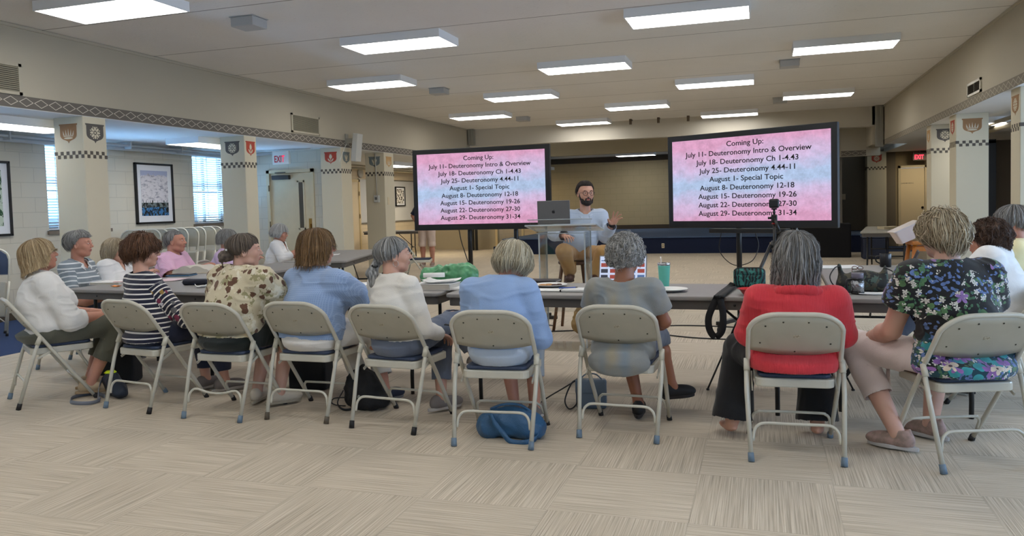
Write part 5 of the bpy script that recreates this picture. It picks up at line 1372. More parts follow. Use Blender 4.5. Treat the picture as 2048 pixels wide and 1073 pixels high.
# ------------------------------------------------------------------ hair: locks laid over the skull
def hair(parent, c, R, s, style, m, seed=0):
    """style: dict(len back, side, front; vol; part; curl; wave; flick)"""
    rng = np.random.default_rng(seed)
    nA, nT = 220, 46
    A = np.linspace(0, 2*PI, nA, endpoint=False)                 # 0 = right(+x), pi/2 = front
    T_ = np.linspace(0, 1, nT)
    vol = style.get('vol', .016)
    fr = np.clip(np.sin(A), -1, 1)
    front = np.clip((fr-style.get('f0', .35))/(style.get('f1', .8)-style.get('f0', .35)), 0, 1); front = front*front*(3-2*front)
    back = np.clip(-fr, 0, 1)**.8
    endf, ends, endb = style.get('front', .045), style.get('side', -.05), style.get('back', -.09)
    zend = ends*(1-back)+endb*back; zend = zend*(1-front)+endf*front
    nz = np.array([0.0]*nA)
    for q in (3, 7, 17, 41): nz += np.sin(A*q+rng.uniform(0, 6))/q**.6
    zend = zend+nz*style.get('rag', .004)
    crown = style.get('crown', (0, -.02))
    rx, ry, rz = .078+vol, .100+vol, .086+vol*style.get('top', 1.0)
    zc = .028
    P = np.zeros((nA, nT, 3)); u = np.zeros((nA, nT)); v = np.zeros((nA, nT))
    for i, a in enumerate(A):
        z0 = zc+rz
        for j, t in enumerate(T_):
            # polar to the equator, then hang
            ze = zend[i]
            if ze >= zc:       # ends above the equator
                phi_e = math.asin(min(1, max(-1, (ze-zc)/rz))); phi = PI/2+(phi_e-PI/2)*t
                rr_ = math.cos(phi); z = zc+rz*math.sin(phi); drop = 0
            else:
                Lq = PI/2*.095; Lh = zc-ze; tt = t*(Lq+Lh)
                if tt < Lq: phi = PI/2*(1-tt/Lq); rr_ = math.cos(phi); z = zc+rz*math.sin(phi); drop = 0
                else:
                    drop = (tt-Lq); rr_ = 1; z = zc-drop
            k = 1.0
            if drop > 0:
                dn = drop/max(.001, zc-ze)
                bul = style.get('bulge', .0); tap = style.get('tap', .10)
                k = 1+bul*math.sin(min(1, dn)*PI)-tap*dn*dn+style.get('flick', 0)*max(0, dn-.75)*1.2
            x_ = math.cos(a)*rx*rr_*k; y_ = math.sin(a)*ry*rr_*k-.018
            if drop > 0 and math.sin(a) < 0: y_ += style.get('nape', .0)*(drop/max(.001, zc-ze))**2
            P[i, j] = (x_, y_, z); u[i, j] = a; v[i, j] = t
    # locks
    a2 = A[:, None]; t2 = T_[None, :]
    lk = np.zeros((nA, nT)); wav = style.get('wave', .0)
    for q, am in ((9, .5), (17, .6), (31, .8), (53, .7), (89, .5)):
        ph = rng.uniform(0, 6); sh = rng.uniform(-1.2, 1.2)
        lk += am*np.sin(a2*q+ph+sh*t2*2+wav*3*np.sin(t2*7+a2*3+ph))
    amp = style.get('lock', .0035)*np.clip(t2*3, 0.15, 1)
    dirn = P-np.array([0, -.018, zc]); dirn[:, :, 2] = np.where(P[:, :, 2] < zc, 0, dirn[:, :, 2]); dirn /= np.maximum(np.linalg.norm(dirn, axis=2), 1e-6)[:, :, None]
    curl = style.get('curl', 0)
    if curl:
        F = P.reshape(-1, 3)
        n_ = np.maximum(fnoise(F, style.get('cf', 62), seed*7.1), fnoise(F+.03, style.get('cf', 62)*1.15, seed*3.3))+.5*fnoise(F, 150, seed)
        lk = lk*.3; P = P+dirn*(n_.reshape(nA, nT)*curl)[:, :, None]
        hw = (n_.reshape(nA, nT)+1)/2
    else: hw = None
    if wav: P = P+dirn*(wav*.006*np.sin(t2*16+np.sin(a2*5)*2+a2*4))[:, :, None]
    P = P+dirn*(lk*amp)[:, :, None]
    lump = fnoise((P*np.array([1, 1, .7])).reshape(-1, 3), 16, seed*2.7).reshape(nA, nT)+.6*fnoise(P.reshape(-1, 3), 34, seed*4.1).reshape(nA, nT)
    P = P+dirn*(lump*style.get('lump', .0045)*np.clip(t2*4, .3, 1))[:, :, None]
    # inner shell closes the hem
    edge = P[:, -1, :]
    inner = edge.copy(); inner[:, 0] *= .80; inner[:, 1] = (inner[:, 1]+.018)*.80-.018; inner[:, 2] += .012*np.clip((.05-edge[:, 2])/.06, -.3, 1)
    inner2 = inner.copy(); inner2[:, 0] *= .92; inner2[:, 1] = (inner2[:, 1]+.018)*.92-.018; inner2[:, 2] += .05*np.clip((.03-edge[:, 2])/.08, -.15, 1)
    P = np.concatenate([P, inner[:, None, :], inner2[:, None, :]], 1); nT2 = nT+2
    hc = np.zeros((nA, nT2, 3))
    col_ = np.zeros((nA, nT))
    for q, am in ((13, .5), (29, .7), (47, .7), (71, .6)): col_ += am*np.sin(a2*q+rng.uniform(0, 6)+wav*3*np.sin(t2*7+a2*3))
    col_ = np.clip(.5+col_*.28+style.get('grad', 0)*(t2-.5)+style.get('frontlight', 0)*np.sin(a2), 0, 1)
    if hw is not None: col_ = np.clip(.25*col_+.85*hw, 0, 1)
    hc[:, :nT, 0] = col_; hc[:, nT:, 0] = 0
    hc[:, :, 1] = (np.where(A < PI, A, 2*PI-A))[:, None]*1.0+A[:, None]*0; hc[:, :nT, 1] = np.abs(((a2+PI) % (2*PI))-PI); hc[:, :nT, 2] = t2; 
    hc[:, :, 1] += .02*np.sin(A*37)[:, None]
    Pf = (P.reshape(-1, 3)*s)@R.T+c
    ii = np.arange(nA); jj = np.arange(nT2-1); I, J = np.meshgrid(ii, jj, indexing='ij')
    Q = np.stack([I*nT2+J, I*nT2+J+1, ((I+1) % nA)*nT2+J+1, ((I+1) % nA)*nT2+J], -1).reshape(-1, 4)
    me = to_mesh('hair', Pf, Q, {'hc': hc.reshape(-1, 3)})
    ho = add_mesh('hair', me, m, parent)
    # loose locks over the shell
    parts, hcs = [], []; nl = style.get('strands', 260); base = P[:, :nT, :]
    for _ in range(nl):
        i = rng.integers(0, nA); j0 = int(rng.uniform(.0, .55)*nT); j1 = nT-1
        if j1-j0 < 6: continue
        js = np.linspace(j0, j1, 12); dr = rng.uniform(-7, 7)*(1+style.get('messy', 0)); pts = []
        tipd = rng.uniform(0, .012+style.get('rag', .004)*2); flk = rng.normal(0, .004)*(1+style.get('messy', 0)); lift = rng.uniform(.0005, .004)*(1+style.get('messy', 0)*1.5)
        for q, jv in enumerate(js):
            f = q/11; ii_ = int(i+dr*f*f) % nA; p = base[ii_, int(jv)]; d_ = dirn[ii_, int(jv)]
            w_ = wav*.5+curl*20
            p = p+d_*(lift*math.sin(PI*min(1, f*1.05))+.0015)+np.array([0, 0, -1])*f**4*tipd*(0 if zend[ii_] > zc else 1)+d_*f**3*flk
            if w_: p = p+rng.normal(0, .0018*min(1, w_), 3)
            pts.append(p)
        pts = np.array(pts); wd = rng.uniform(.0012, .0032)*np.sin(PI*np.clip(np.linspace(.08, .98, 12), 0, 1))**.5
        tn = np.gradient(pts, axis=0); tn /= np.maximum(np.linalg.norm(tn, axis=1), 1e-6)[:, None]
        nr = pts-np.array([0, -.018, zc]); nr /= np.maximum(np.linalg.norm(nr, axis=1), 1e-6)[:, None]
        bi = np.cross(tn, nr); bi /= np.maximum(np.linalg.norm(bi, axis=1), 1e-6)[:, None]; nr = np.cross(bi, tn)
        ring = []
        for k in range(5):
            an = 2*PI*k/5; ring.append(pts+bi*(wd*math.cos(an))[:, None]+nr*(wd*.55*math.sin(an))[:, None])
        ring = np.stack(ring, 1); P_ = ring.reshape(-1, 3)
        I, J = np.meshgrid(np.arange(11), np.arange(5), indexing='ij')
        Qs = np.stack([I*5+J, I*5+(J+1) % 5, (I+1)*5+(J+1) % 5, (I+1)*5+J], -1).reshape(-1, 4)
        parts.append((P_, Qs)); cv = np.clip(rng.normal(.62, .3), 0, 1); h_ = np.zeros((len(P_), 3)); h_[:, 0] = cv; h_[:, 1] = A[i]+np.tile(np.arange(5)*.02, 12); h_[:, 2] = np.repeat(np.linspace(0, 1, 12), 5); hcs.append(h_)
    for _ in range(style.get('curls', 0)):
        i = rng.integers(0, nA); jv = int(rng.uniform(0, 1)**.8*(nT-1)); p0 = base[i, jv]+dirn[i, jv]*rng.uniform(-.004, .006)
        ax_ = rng.normal(0, 1, 3); d_ = dirn[i, jv]; ax_ = ax_-d_*(ax_@d_)*.6+np.array([0, 0, -.8]); ax_ /= np.linalg.norm(ax_)
        b1 = np.cross(ax_, d_); b1 /= max(np.linalg.norm(b1), 1e-6); b2 = np.cross(ax_, b1); rc = rng.uniform(.0045, .0095)*style.get('cs', 1); tr = rng.uniform(1.0, 2.0)
        th = np.linspace(0, 2*PI*tr, 14); pts = p0+np.outer(np.cos(th)*rc, b1)+np.outer(np.sin(th)*rc, b2)+np.outer(np.linspace(-.009, .011, 14)*style.get('cs', 1), ax_)
        tn = np.gradient(pts, axis=0); tn /= np.linalg.norm(tn, axis=1)[:, None]; q1 = np.cross(tn, ax_+.01); q1 /= np.maximum(np.linalg.norm(q1, axis=1), 1e-6)[:, None]; q2 = np.cross(tn, q1)
        wd = rng.uniform(.0009, .0019)*style.get('cs', 1)**.5*np.sin(PI*np.linspace(.08, .95, 14))**.4
        ring = np.stack([pts+q1*(wd*math.cos(2*PI*k/4))[:, None]+q2*(wd*math.sin(2*PI*k/4))[:, None] for k in range(4)], 1); P_ = ring.reshape(-1, 3)
        I, J = np.meshgrid(np.arange(13), np.arange(4), indexing='ij')
        parts.append((P_, np.stack([I*4+J, I*4+(J+1) % 4, (I+1)*4+(J+1) % 4, (I+1)*4+J], -1).reshape(-1, 4)))
        h_ = np.zeros((len(P_), 3)); h_[:, 0] = np.clip(rng.normal(.6, .28), 0, 1); h_[:, 1] = rng.uniform(0, 3); h_[:, 2] = np.repeat(np.linspace(0, 1, 14), 4); hcs.append(h_)
    if parts:
        P_, Q_ = merge(parts); P_ = (P_*s)@R.T+c
        lo_ = add_mesh('hair_locks', to_mesh('hair_locks', P_, Q_, {'hc': np.concatenate(hcs)}), m, ho)
    return ho

def smooth_rim(P, Q, it=8):
    e = np.concatenate([Q[:, [0, 1]], Q[:, [1, 2]], Q[:, [2, 3]], Q[:, [3, 0]]]); es = np.sort(e, 1)
    key = es[:, 0]*np.int64(len(P))+es[:, 1]; u, idx, cnt = np.unique(key, return_index=True, return_counts=True)
    b = es[idx[cnt == 1]]; n = len(P)
    if len(b) == 0: return P
    deg = np.bincount(b[:, 0], minlength=n)+np.bincount(b[:, 1], minlength=n); m = deg > 0
    for _ in range(it):
        acc = np.stack([np.bincount(b[:, 0], P[b[:, 1], i], n)+np.bincount(b[:, 1], P[b[:, 0], i], n) for i in range(3)], 1)
        P = P.copy(); P[m] = .5*P[m]+.5*acc[m]/deg[m][:, None]
    return P
def lean_clamp(P, k, gap):
    """soft bodies flatten against the back of the chair they sit on and on its seat"""
    if not k.get('seated', True) or k.get('stool'): return P
    a = k.get('cda', 0.0); ca, sa = math.cos(a), math.sin(a)
    x = P[:, 0]*ca-P[:, 1]*sa; y = P[:, 0]*sa+P[:, 1]*ca; z = P[:, 2]
    lim = .25-.525*z/.765+gap-.012*np.clip(1-(x/.2)**2, 0, 1)
    m = (z > .50) & (z < .80) & (np.abs(x) < .30) & (y < lim)
    w = np.clip((.80-z)/.03, 0, 1)*np.clip((.30-np.abs(x))/.05, 0, 1)*np.clip((z-.50)/.045, 0, 1)
    y = np.where(m, y+(lim-y)*w, y)
    out = P.copy(); out[:, 0] = x*ca+y*sa; out[:, 1] = -x*sa+y*ca
    return out
def seat_clamp(P, k, top=None):
    if not k.get('seated', True): return P
    sz = k.get('seatz', .437)
    m = (P[:, 1] < .27) & (P[:, 1] > -.19) & (np.abs(P[:, 0]) < .24) & (P[:, 2] > sz-.11) & (P[:, 2] < sz)
    P = P.copy(); P[m, 2] = sz+(P[m, 2]-sz)*.02
    return P
def local_of(O):
    """chair origin (x, y, heading) -> matrices between world and person space"""
    x, y, a = O; ca, sa = math.cos(a), math.sin(a)
    R = np.array([[ca, -sa, 0], [sa, ca, 0], [0, 0, 1.0]])
    return R, V(x, y, 0)

def eyes(parent, c, R, s, brow, glasses=None, closed=False):
    def T(x, y, z): return c+R@(V(x, y, z)*s)
    Mx = lambda x, y, z: Matrix([[*(R[0]*s), T(x, y, z)[0]], [*(R[1]*s), T(x, y, z)[1]], [*(R[2]*s), T(x, y, z)[2]], [0, 0, 0, 1]])
    for q in (-1, 1):
        mb = MB(); mb.lathe([(0, -.012)]+[(.012*math.sin(a), -.012*math.cos(a)) for a in np.linspace(.3, PI-.3, 9)]+[(0, .012)], 14, M=Mx(q*.030, .0815, .0085) @ Matrix.Diagonal((1, 1, .45, 1)))
        e = mb.build('eye', M_eyew, parent)
        mb = MB(); mb.lathe([(0, .0006), (.0050, .0003), (.0052, 0), (0, 0)], 12, M=Mx(q*.030, .0936, .0085) @ Matrix.Rotation(-PI/2, 4, 'X')); mb.build('iris', M_iris, e)
        mb = MB(); mb.tube([(q*.047, .078, .027), (q*.036, .089, .0315), (q*.018, .092, .0285)], [.0015, .0028, .0022], 6)
        for v in mb.bm.verts: v.co = Matrix([[*(R[0]*s), c[0]], [*(R[1]*s), c[1]], [*(R[2]*s), c[2]], [0, 0, 0, 1]]) @ v.co
        mb.build('eyebrow', brow, parent)
    if glasses:
        kind, gm = glasses; W4 = Matrix([[*(R[0]*s), c[0]], [*(R[1]*s), c[1]], [*(R[2]*s), c[2]], [0, 0, 0, 1]])
        mb = MB(); rr_ = .024 if kind == 'round' else .021; hh = .022 if kind == 'round' else .014; th = .0022 if kind == 'round' else .0011
        for q in (-1, 1):
            mb.tube([(q*.033+rr_*math.cos(a), .106-.006*abs(math.cos(a)) if False else .105, .006+hh*math.sin(a)) for a in np.linspace(0, 2*PI, 20, endpoint=False)], th, 6, closed=True)
            mb.tube([(q*(.033+rr_), .105, .010), (q*.074, .085, .012), (q*.080, .0, .006)], th*.9, 6)
        mb.tube([(-.0095, .105, .008), (0, .109, .011), (.0095, .105, .008)], th, 6)
        for v in mb.bm.verts: v.co = W4 @ v.co
        mb.build('glasses', gm, parent)

def person(O, label, cat='person', **k):
    """one figure. All joints in person space: x right, y forward, z up, origin on the floor under the seat."""
    R, T0 = local_of(O)
    t = thing('person', label, 'person', (O[0], O[1], 0), O[2], None)
    g = k.get('girth', 1.0); sw = k.get('shw', .175)
    zp = k.get('zp', .53); py = k.get('py', -.03)
    sh = k['shz']; sy = k.get('shy', -.02); lx = k.get('lx', 0.0)        # shoulders height, y and sideways lean
    hc = V(*k['head']); hs = k.get('hs', 1.0); HR = rotm(k.get('hyaw', 0), k.get('hpitch', 0), k.get('hroll', 0))
    nb = V(lx*.9+hc[0]*.15, sy+.01, sh+.035)
    male = k.get('male', False)
    pel = V(0, py, zp); mid = V(lx*.45, (py+sy)/2+k.get('slump', .0), (zp+sh)/2)
    S_L, S_R = V(lx-sw, sy+k.get('tw', 0), sh), V(lx+sw, sy-k.get('tw', 0), sh)
    el, er = V(*k['el']), V(*k['er']); wl, wr = V(*k['wl']), V(*k['wr'])
    hipx = .085*g
    legs = []
    for sgn, kn, an in ((-1, V(*k['kl']), V(*k['al'])), (1, V(*k['kr']), V(*k['ar']))): legs.append((V(sgn*hipx, py+.02, zp-.035), kn, an))
    ar = k.get('armr', 1.0)
    # ---- skin body
    B = Sdf()
    B.ell(pel, V(.16*g, .125*g, .11), .04); B.ell(mid, V(.145*g, .105*g, .15), .05); B.ell(V(lx, sy+.015, sh-.08), V(.15*min(g, 1.15), .10*g, .12), .05)
    B.cap(S_L+V(.04, 0, -.01), S_R+V(-.04, 0, -.01), .045, .045, .05)
    B.cap(nb+V(0, -.005, -.04), hc+HR@V(0, -.028, -.05)*hs, .055*k.get('neck', 1), .050*k.get('neck', 1)*hs, .03)
    for s_, e_, w_ in ((S_L, el, wl), (S_R, er, wr)):
        B.cap(s_, e_, .048*ar, .038*ar, .03); B.cap(e_, e_+(w_-e_)*.3, .038*ar, .039*ar, .02); B.cap(e_+(w_-e_)*.3, w_, .039*ar, .025, .02)
    lr = k.get('legr', 1.0)
    for h_, kn, an in legs:
        B.cap(h_, kn, .082*g*.95, .055*lr, .03); cf = kn+(an-kn)*.3+V(0, -.012, 0)
        B.cap(kn, cf, .053*lr, .055*lr, .02); B.cap(cf, an, .055*lr, .034*lr, .02)
        fy = k.get('feet', 0)
    for i, (h_, kn, an) in enumerate(legs):
        ty = (k.get('tyl', .1), k.get('tyr', -.1))[i]; fr_ = rotm(ty, (k.get('tpl', 0), k.get('tpr', 0))[i], 0)
        B.cap(an, an+fr_@V(0, .02, -.035), .033, .034, .015); B.ell(an+fr_@V(0, .05, -.045), V(.034, .085, .022), .015, 0, fr_)
    H = Sdf(); H.p = list(B.p[2:5]); head_sdf(H, hc, HR, hs, male, k.get('jaw', 1.0), k.get('mouth', 0), k.get('plump', 0.0)); 
    parts = []
    hl, hh_ = hc-.17*hs, hc+.17*hs; hl = hl.copy(); hl[2] = min(hc[2]-.14*hs, nb[2]-.03)
    parts.append(H.mesh(.0036 if k.get('face', False) else .005, hl, hh_))
    P, Q = B.mesh(.008)
    # drop torso part above the neck cut where the finer head patch takes over
    keep = ~(P[Q].mean(1)[:, 2] > nb[2]+.05)
    Q = Q[keep]; parts.append((P, Q))
    for side, w_, d_, n_, cu in ((-1, wl, k.get('hdl'), k.get('hnl'), k.get('cul', .5)), (1, wr, k.get('hdr'), k.get('hnr'), k.get('cur', .5))):
        if d_ is None: 
            e_ = el if side < 0 else er; d_ = (w_-e_); n_ = (0, -.3, -1)
        Hn = Sdf(); e_ = el if side < 0 else er
        Hn.cap(w_+(e_-w_)*.25, w_, .030*ar, .025, .01)
        hand_sdf(Hn, w_, V(*d_), V(*n_), side, k.get('hands', .92), cu, k.get('spread', .12) if side < 0 else k.get('spreadr', .1))
        parts.append(Hn.mesh(.0038))
    parts = [(smooth_verts(p, q, 1), q) for p, q in parts]
    P, Q = merge(parts); P = lean_clamp(P, k, .022)
    body = add_mesh('body', to_mesh('body', P, Q), k['skin'], t)
    # ---- top
    ease = k.get('ease', .012)
    G = Sdf(); fl = k.get('flare', 1.0); hz = k['hem']
    G.ell(V(lx, sy+.0, sh-.07), V((sw-.02)*1.0, .105*g, .13), .06); G.ell(V(lx*.7, (sy*.7+py*.3), sh-.17), V(.155*g, .125*g, .13), .07)
    G.ell(mid+V(0, 0, -.02), V(.16*g, .135*g, .16), .07)
    G.ell(V(0, py, zp+.03), V(.175*g*fl, .145*g, .13), .06)
    if not male: G.ell(V(lx+.07, sy+.10*g, sh-.15), V(.07, .06*g, .07), .05); G.ell(V(lx-.07, sy+.10*g, sh-.15), V(.07, .06*g, .07), .05)
    else: G.ell(V(lx*.5, sy+.05*g, zp+.14), V(.13*g, .12*g, .12), .06)
    G.cap(S_L+V(.03, 0, -.012), S_R+V(-.03, 0, -.012), .052*min(g, 1.1), .052*min(g, 1.1), .06)
    G.cap(S_L+V(.05, 0, -.0), nb+V(0, -.004, .0), .045, .048, .05); G.cap(S_R+V(-.05, 0, -.0), nb+V(0, -.004, .0), .045, .048, .05)
    if hz < .47: G.ell(V(0, py-.01, zp-.045), V(.186*g*fl, .158*g, .105), .04)
    if k.get('tail'): G.ell(V(k['tail'][0], -.165, .43), V(k['tail'][1], .05, .075), .04)
    if k.get('hump'): G.ell(V(lx, sy-.035, sh-.03), V(.12, .07, .09), .06)
    sl = k.get('sleeve', 1.9); slr = k.get('slr', .0)
    for s_, e_, w_ in ((S_L, el, wl), (S_R, er, wr)):
        if sl <= 1: G.cap(s_, s_+(e_-s_)*sl, .053*ar+slr, (.048+.006)*ar+slr*1.5, .035)
        else:
            G.cap(s_, e_, .053*ar+slr, .046*ar+slr, .035); q_ = e_+(w_-e_)*min(1, sl-1); G.cap(e_, q_, .046*ar+slr, (.043-.010*(sl-1))*ar+slr, .02)
    P, Q = G.mesh(.0075, off=ease-.004)
    # cut: hem, neckline, sleeve ends
    Cn = P[Q].mean(1)
    kill = np.zeros(len(Q), bool)
    kill |= (Cn[:, 2] < hz+k.get('hemslope', 0)*Cn[:, 1]) & (np.abs(Cn[:, 0]) < .34*g) & (Cn[:, 1] < py+.30)
    nd = k.get('neckd', .03); nr = k.get('neckr', .072)
    qn = Cn-(nb+V(0, .012, .035)); kill |= (np.sqrt((qn[:, 0]/1.0)**2+(qn[:, 1]/1.0)**2+(qn[:, 2]*.9)**2) < nr)
    if nd: 
        fn = (Cn[:, 1] > nb[1]+.02) & (Cn[:, 2] > nb[2]-nd-.02) & (np.abs(Cn[:, 0]-nb[0]) < .006+.030*(Cn[:, 2]-(nb[2]-nd-.02))/max(.02, nd)); kill |= fn
    ends = []
    for s_, e_, w_ in ((S_L, el, wl), (S_R, er, wr)):
        if sl <= 1: a_, b_ = s_, e_; tt = sl
        else: a_, b_ = e_, w_; tt = min(1, sl-1)
        dn = (b_-a_)/np.linalg.norm(b_-a_); pe = a_+(b_-a_)*tt
        dd = (Cn-pe)@dn; kill |= (dd > .0) & (dd < .16) & (np.linalg.norm(Cn-pe-dd[:, None]*dn, axis=1) < .085*ar+slr)
    Q = Q[~kill]
    used_ = np.unique(Q); remap = -np.ones(len(P), int); remap[used_] = np.arange(len(used_)); P = P[used_]; Q = remap[Q]
    P = smooth_rim(P, Q, 10); P = smooth_verts(P, Q, 3)
    N = normals(P, Q)
    # folds: soft diagonal drags plus horizontal rolls at the waist
    fa_ = k.get('fold', .005); sd = k.get('seed', 1)
    f1 = fnoise(P*np.array([1, 1, 2.2])+fnoise(P, 4, sd)[:, None]*.08, 9, sd*3.1); f2 = fnoise(P*np.array([1, 1, .5]), 26, sd*1.7)
    rid = 1-np.abs(fnoise(P*np.array([.8, .8, 2.6])+fnoise(P, 5, sd+4)[:, None]*.12, 8, sd*5.3))*2.4
    P = P+N*(f1*fa_*.7+f2*fa_*.35+np.clip(rid, 0, 1)*fa_*1.1)[:, None]
    P = lean_clamp(P, k, .012)
    if hz > .42: P = seat_clamp(P, k)
    # pattern coordinates
    pc = np.zeros_like(P); pc[:, 0] = P[:, 0]; pc[:, 1] = P[:, 2]; 
    for s_, e_, w_ in ((S_L, el, wl), (S_R, er, wr)):
        for a_, b_, o_ in ((s_, e_, 0), (e_, w_, np.linalg.norm(e_-s_))):
            ba = b_-a_; L2 = ba@ba; tt = ((P-a_)@ba)/L2; tc_ = np.clip(tt, 0, 1); dist = np.linalg.norm(P-a_-tc_[:, None]*ba, axis=1)
            side_out = (np.abs(P[:, 0]-lx) > sw-.035)
            mk = (dist < .075*ar+slr) & (tt > -.05 if o_ else tt > .12) & (side_out if not o_ else True)
            pc[mk, 1] = sh-(o_+tt[mk]*math.sqrt(L2)); pc[mk, 2] = 1
    me = to_mesh('top', P, Q, {'pc': pc})
    top = add_mesh(k.get('topname', 'blouse'), me, k['top'], t)
    sm = top.modifiers.new('th', 'SOLIDIFY'); sm.thickness = .0035; sm.offset = -1
    # ---- trousers
    Tn = Sdf(); te = k.get('tease', .012); tend = k.get('tend', .95); fl_ = k.get('tflare', 0)
    Tn.ell(pel+V(0, 0, -.0), V(.172*g, .14*g, .115), .05)
    Tn.ell(pel+V(0, -.02, -.03), V(.15*g, .12*g, .075), .05)
    for h_, kn, an in legs:
        Tn.cap(h_, kn, .088*g*.97, .060*lr, .04); a2 = kn+(an-kn)*tend; Tn.cap(kn, a2, .060*lr+te*.3, ((.058 if tend < .8 else .049)*lr if not fl_ else .06+fl_), .03)
    P, Q = Tn.mesh(.0085, off=te-.004)
    Cn = P[Q].mean(1); kill = np.zeros(len(Q), bool)
    ds = []
    for h_, kn, an in legs:
        ba = an-kn; tt = np.clip(((Cn-kn)@ba)/(ba@ba), 0, 1.2); ds.append(np.linalg.norm(Cn-kn-tt[:, None]*ba, axis=1))
    for li, (h_, kn, an) in enumerate(legs):
        dn = (an-kn)/np.linalg.norm(an-kn); pe = kn+(an-kn)*tend; dd = (Cn-pe)@dn
        kill |= (dd > -.001) & (dd < .2) & (ds[li] <= ds[1-li]) & (np.linalg.norm(Cn-pe-dd[:, None]*dn, axis=1) < .16)
    kill |= Cn[:, 2] > zp+.13
    Q = Q[~kill]; used_ = np.unique(Q); remap = -np.ones(len(P), int); remap[used_] = np.arange(len(used_)); P = P[used_]; Q = remap[Q]
    P = smooth_rim(P, Q, 8); P = smooth_verts(P, Q, 2)
    N = normals(P, Q)
    rid = 1-np.abs(fnoise(P*np.array([1, 1.4, 1])+fnoise(P, 5, sd+9)[:, None]*.1, 9, sd*2.3))*2.4
    P = P+N*(np.clip(rid, 0, 1)*.005+fnoise(P, 14, sd)*.003)[:, None]
    P = seat_clamp(lean_clamp(P, k, .016), k)
    P[:, 2] = np.maximum(P[:, 2], .004)
    pc = np.stack([P[:, 0], P[:, 2], P[:, 0]*0], 1)
    pn = add_mesh(k.get('botname', 'trousers'), to_mesh('trousers', P, Q, {'pc': pc}), k['bottom'], t)
    sm = pn.modifiers.new('th', 'SOLIDIFY'); sm.thickness = .004; sm.offset = -1
    # ---- shoes
    if k.get('shoes'):
        for i, (h_, kn, an) in enumerate(legs):
            shoe(t, an, (k.get('tyl', .1), k.get('tyr', -.1))[i], k.get('shoes_l', k['shoes']) if i == 0 else k['shoes'], 1.0, (k.get('tpl', 0), k.get('tpr', 0))[i])
    # ---- face bits
    if k.get('face'):
        eyes(t, hc, HR, hs, k.get('brow', mat('brow brown', rgb(92, 74, 60), .8)), k.get('glasses'))
        Li = Sdf(); 
        def TT(x, y, z): return hc+HR@(V(x, y, z)*hs)
        Li.ell(TT(0, .0905, -.0475), V(.019, .0085, .005)*hs, .003, 0, HR); Li.ell(TT(0, .0885, -.0575), V(.017, .0085, .0055)*hs, .003, 0, HR)
        Li.ell(TT(0, .099, -.0525), V(.018, .006, .0012+k.get('mouth', 0)*.005)*hs, .002, 1, HR)
        P, Q = Li.mesh(.002); add_mesh('lips', to_mesh('lips', P, Q), M_lip, t)
    if k.get('hair'): hair(t, hc, HR, hs, k['hair'], k['hairm'], k.get('seed', 1))
    return t, hc, HR, hs, nb

def collar(t, nb, m, r=.066, w=.034, open_=.5, z=.012, R=None, tilt=0.0, col_pts=True):
    """folded shirt collar open at the front"""
    R = np.eye(3) if R is None else R
    n = 40; rows = 5; pts = np.zeros((n, rows, 3))
    for i in range(n):
        a = PI/2+open_/2+(2*PI-open_)*i/(n-1); f = abs(2*i/(n-1)-1)          # 1 at the tips
        for j in range(rows):
            q = j/(rows-1)
            rr_ = r+.004+q*(.020+.012*f); zz = z+.020-q*(.030+w*.75*f**6)+(.006 if j == 0 else 0)-.045*max(0, math.sin(a))**2*.6
            pts[i, j] = nb+R@V(math.cos(a)*rr_*1.02, math.sin(a)*rr_*.98+.006, zz-.018*f**3)
    I, J = np.meshgrid(np.arange(n-1), np.arange(rows-1), indexing='ij')
    Q = np.stack([I*rows+J, I*rows+J+1, (I+1)*rows+J+1, (I+1)*rows+J], -1).reshape(-1, 4)
    P = pts.reshape(-1, 3)
    o = add_mesh('collar', to_mesh('collar', P, Q, {'pc': P.copy()}), m, t)
    sm = o.modifiers.new('th', 'SOLIDIFY'); sm.thickness = .003; sm.offset = 1
    return o
# ------------------------------------------------------------------ the people
def Lp(O, px, py, yl):
    R, T0 = local_of(O); o = R.T@(V(0, 0, CH)-T0); d = R.T@ray(px, py)
    return o+d*((yl-o[1])/d[1])
def Lx(O, px, py, xl):
    R, T0 = local_of(O); o = R.T@(V(0, 0, CH)-T0); d = R.T@ray(px, py)
    return o+d*((xl-o[0])/d[0])
C_white = cloth('white knit', rgb(222, 220, 216), .95, bs=320, bump=.6, sheen=.3)
C_whiteblouse = cloth('white blouse', rgb(226, 226, 226), .8)
C_whitetop = cloth('off white top', rgb(220, 216, 208), .9)
C_red = cloth('coral red sweater', rgb(206, 52, 62), .9, weave=900, bump=.4)
C_blue = cloth('pale blue sweater', rgb(142, 168, 208), .85)
C_linen = cloth('blue linen', rgb(132, 156, 194), .85, kind='check', c2=rgb(172, 192, 220))
C_tee = cloth('grey tee', rgb(134, 136, 134), .9, kind='moire')
C_stripe = cloth('navy striped jersey', rgb(24, 26, 48), .9, c2=rgb(222, 218, 212), kind='stripe', per=.033, duty=.28, flowers=True)
C_polo = cloth('grey striped polo', rgb(122, 132, 140), .9, c2=rgb(206, 210, 212), kind='stripe', per=.044, duty=.26)
C_camo = cloth('camouflage blouse', rgb(190, 182, 150), .85, kind='camo')
C_floral = cloth('flowered black blouse', rgb(10, 10, 16), .8, kind='floral')
C_pink = cloth('pink shirt', rgb(218, 168, 200), .8, kind='check', c2=rgb(232, 200, 220))
C_lav = cloth('lavender shirt', rgb(206, 182, 214), .85)
C_yel = cloth('pale yellow tee', rgb(226, 214, 166), .9)
C_card = cloth('white cardigan', rgb(220, 220, 220), .9)
C_pres = cloth('light blue checked shirt', rgb(168, 184, 206), .8, kind='check', c2=rgb(212, 222, 232))
C_navyshirt = cloth('navy shirt', rgb(26, 34, 60), .85)
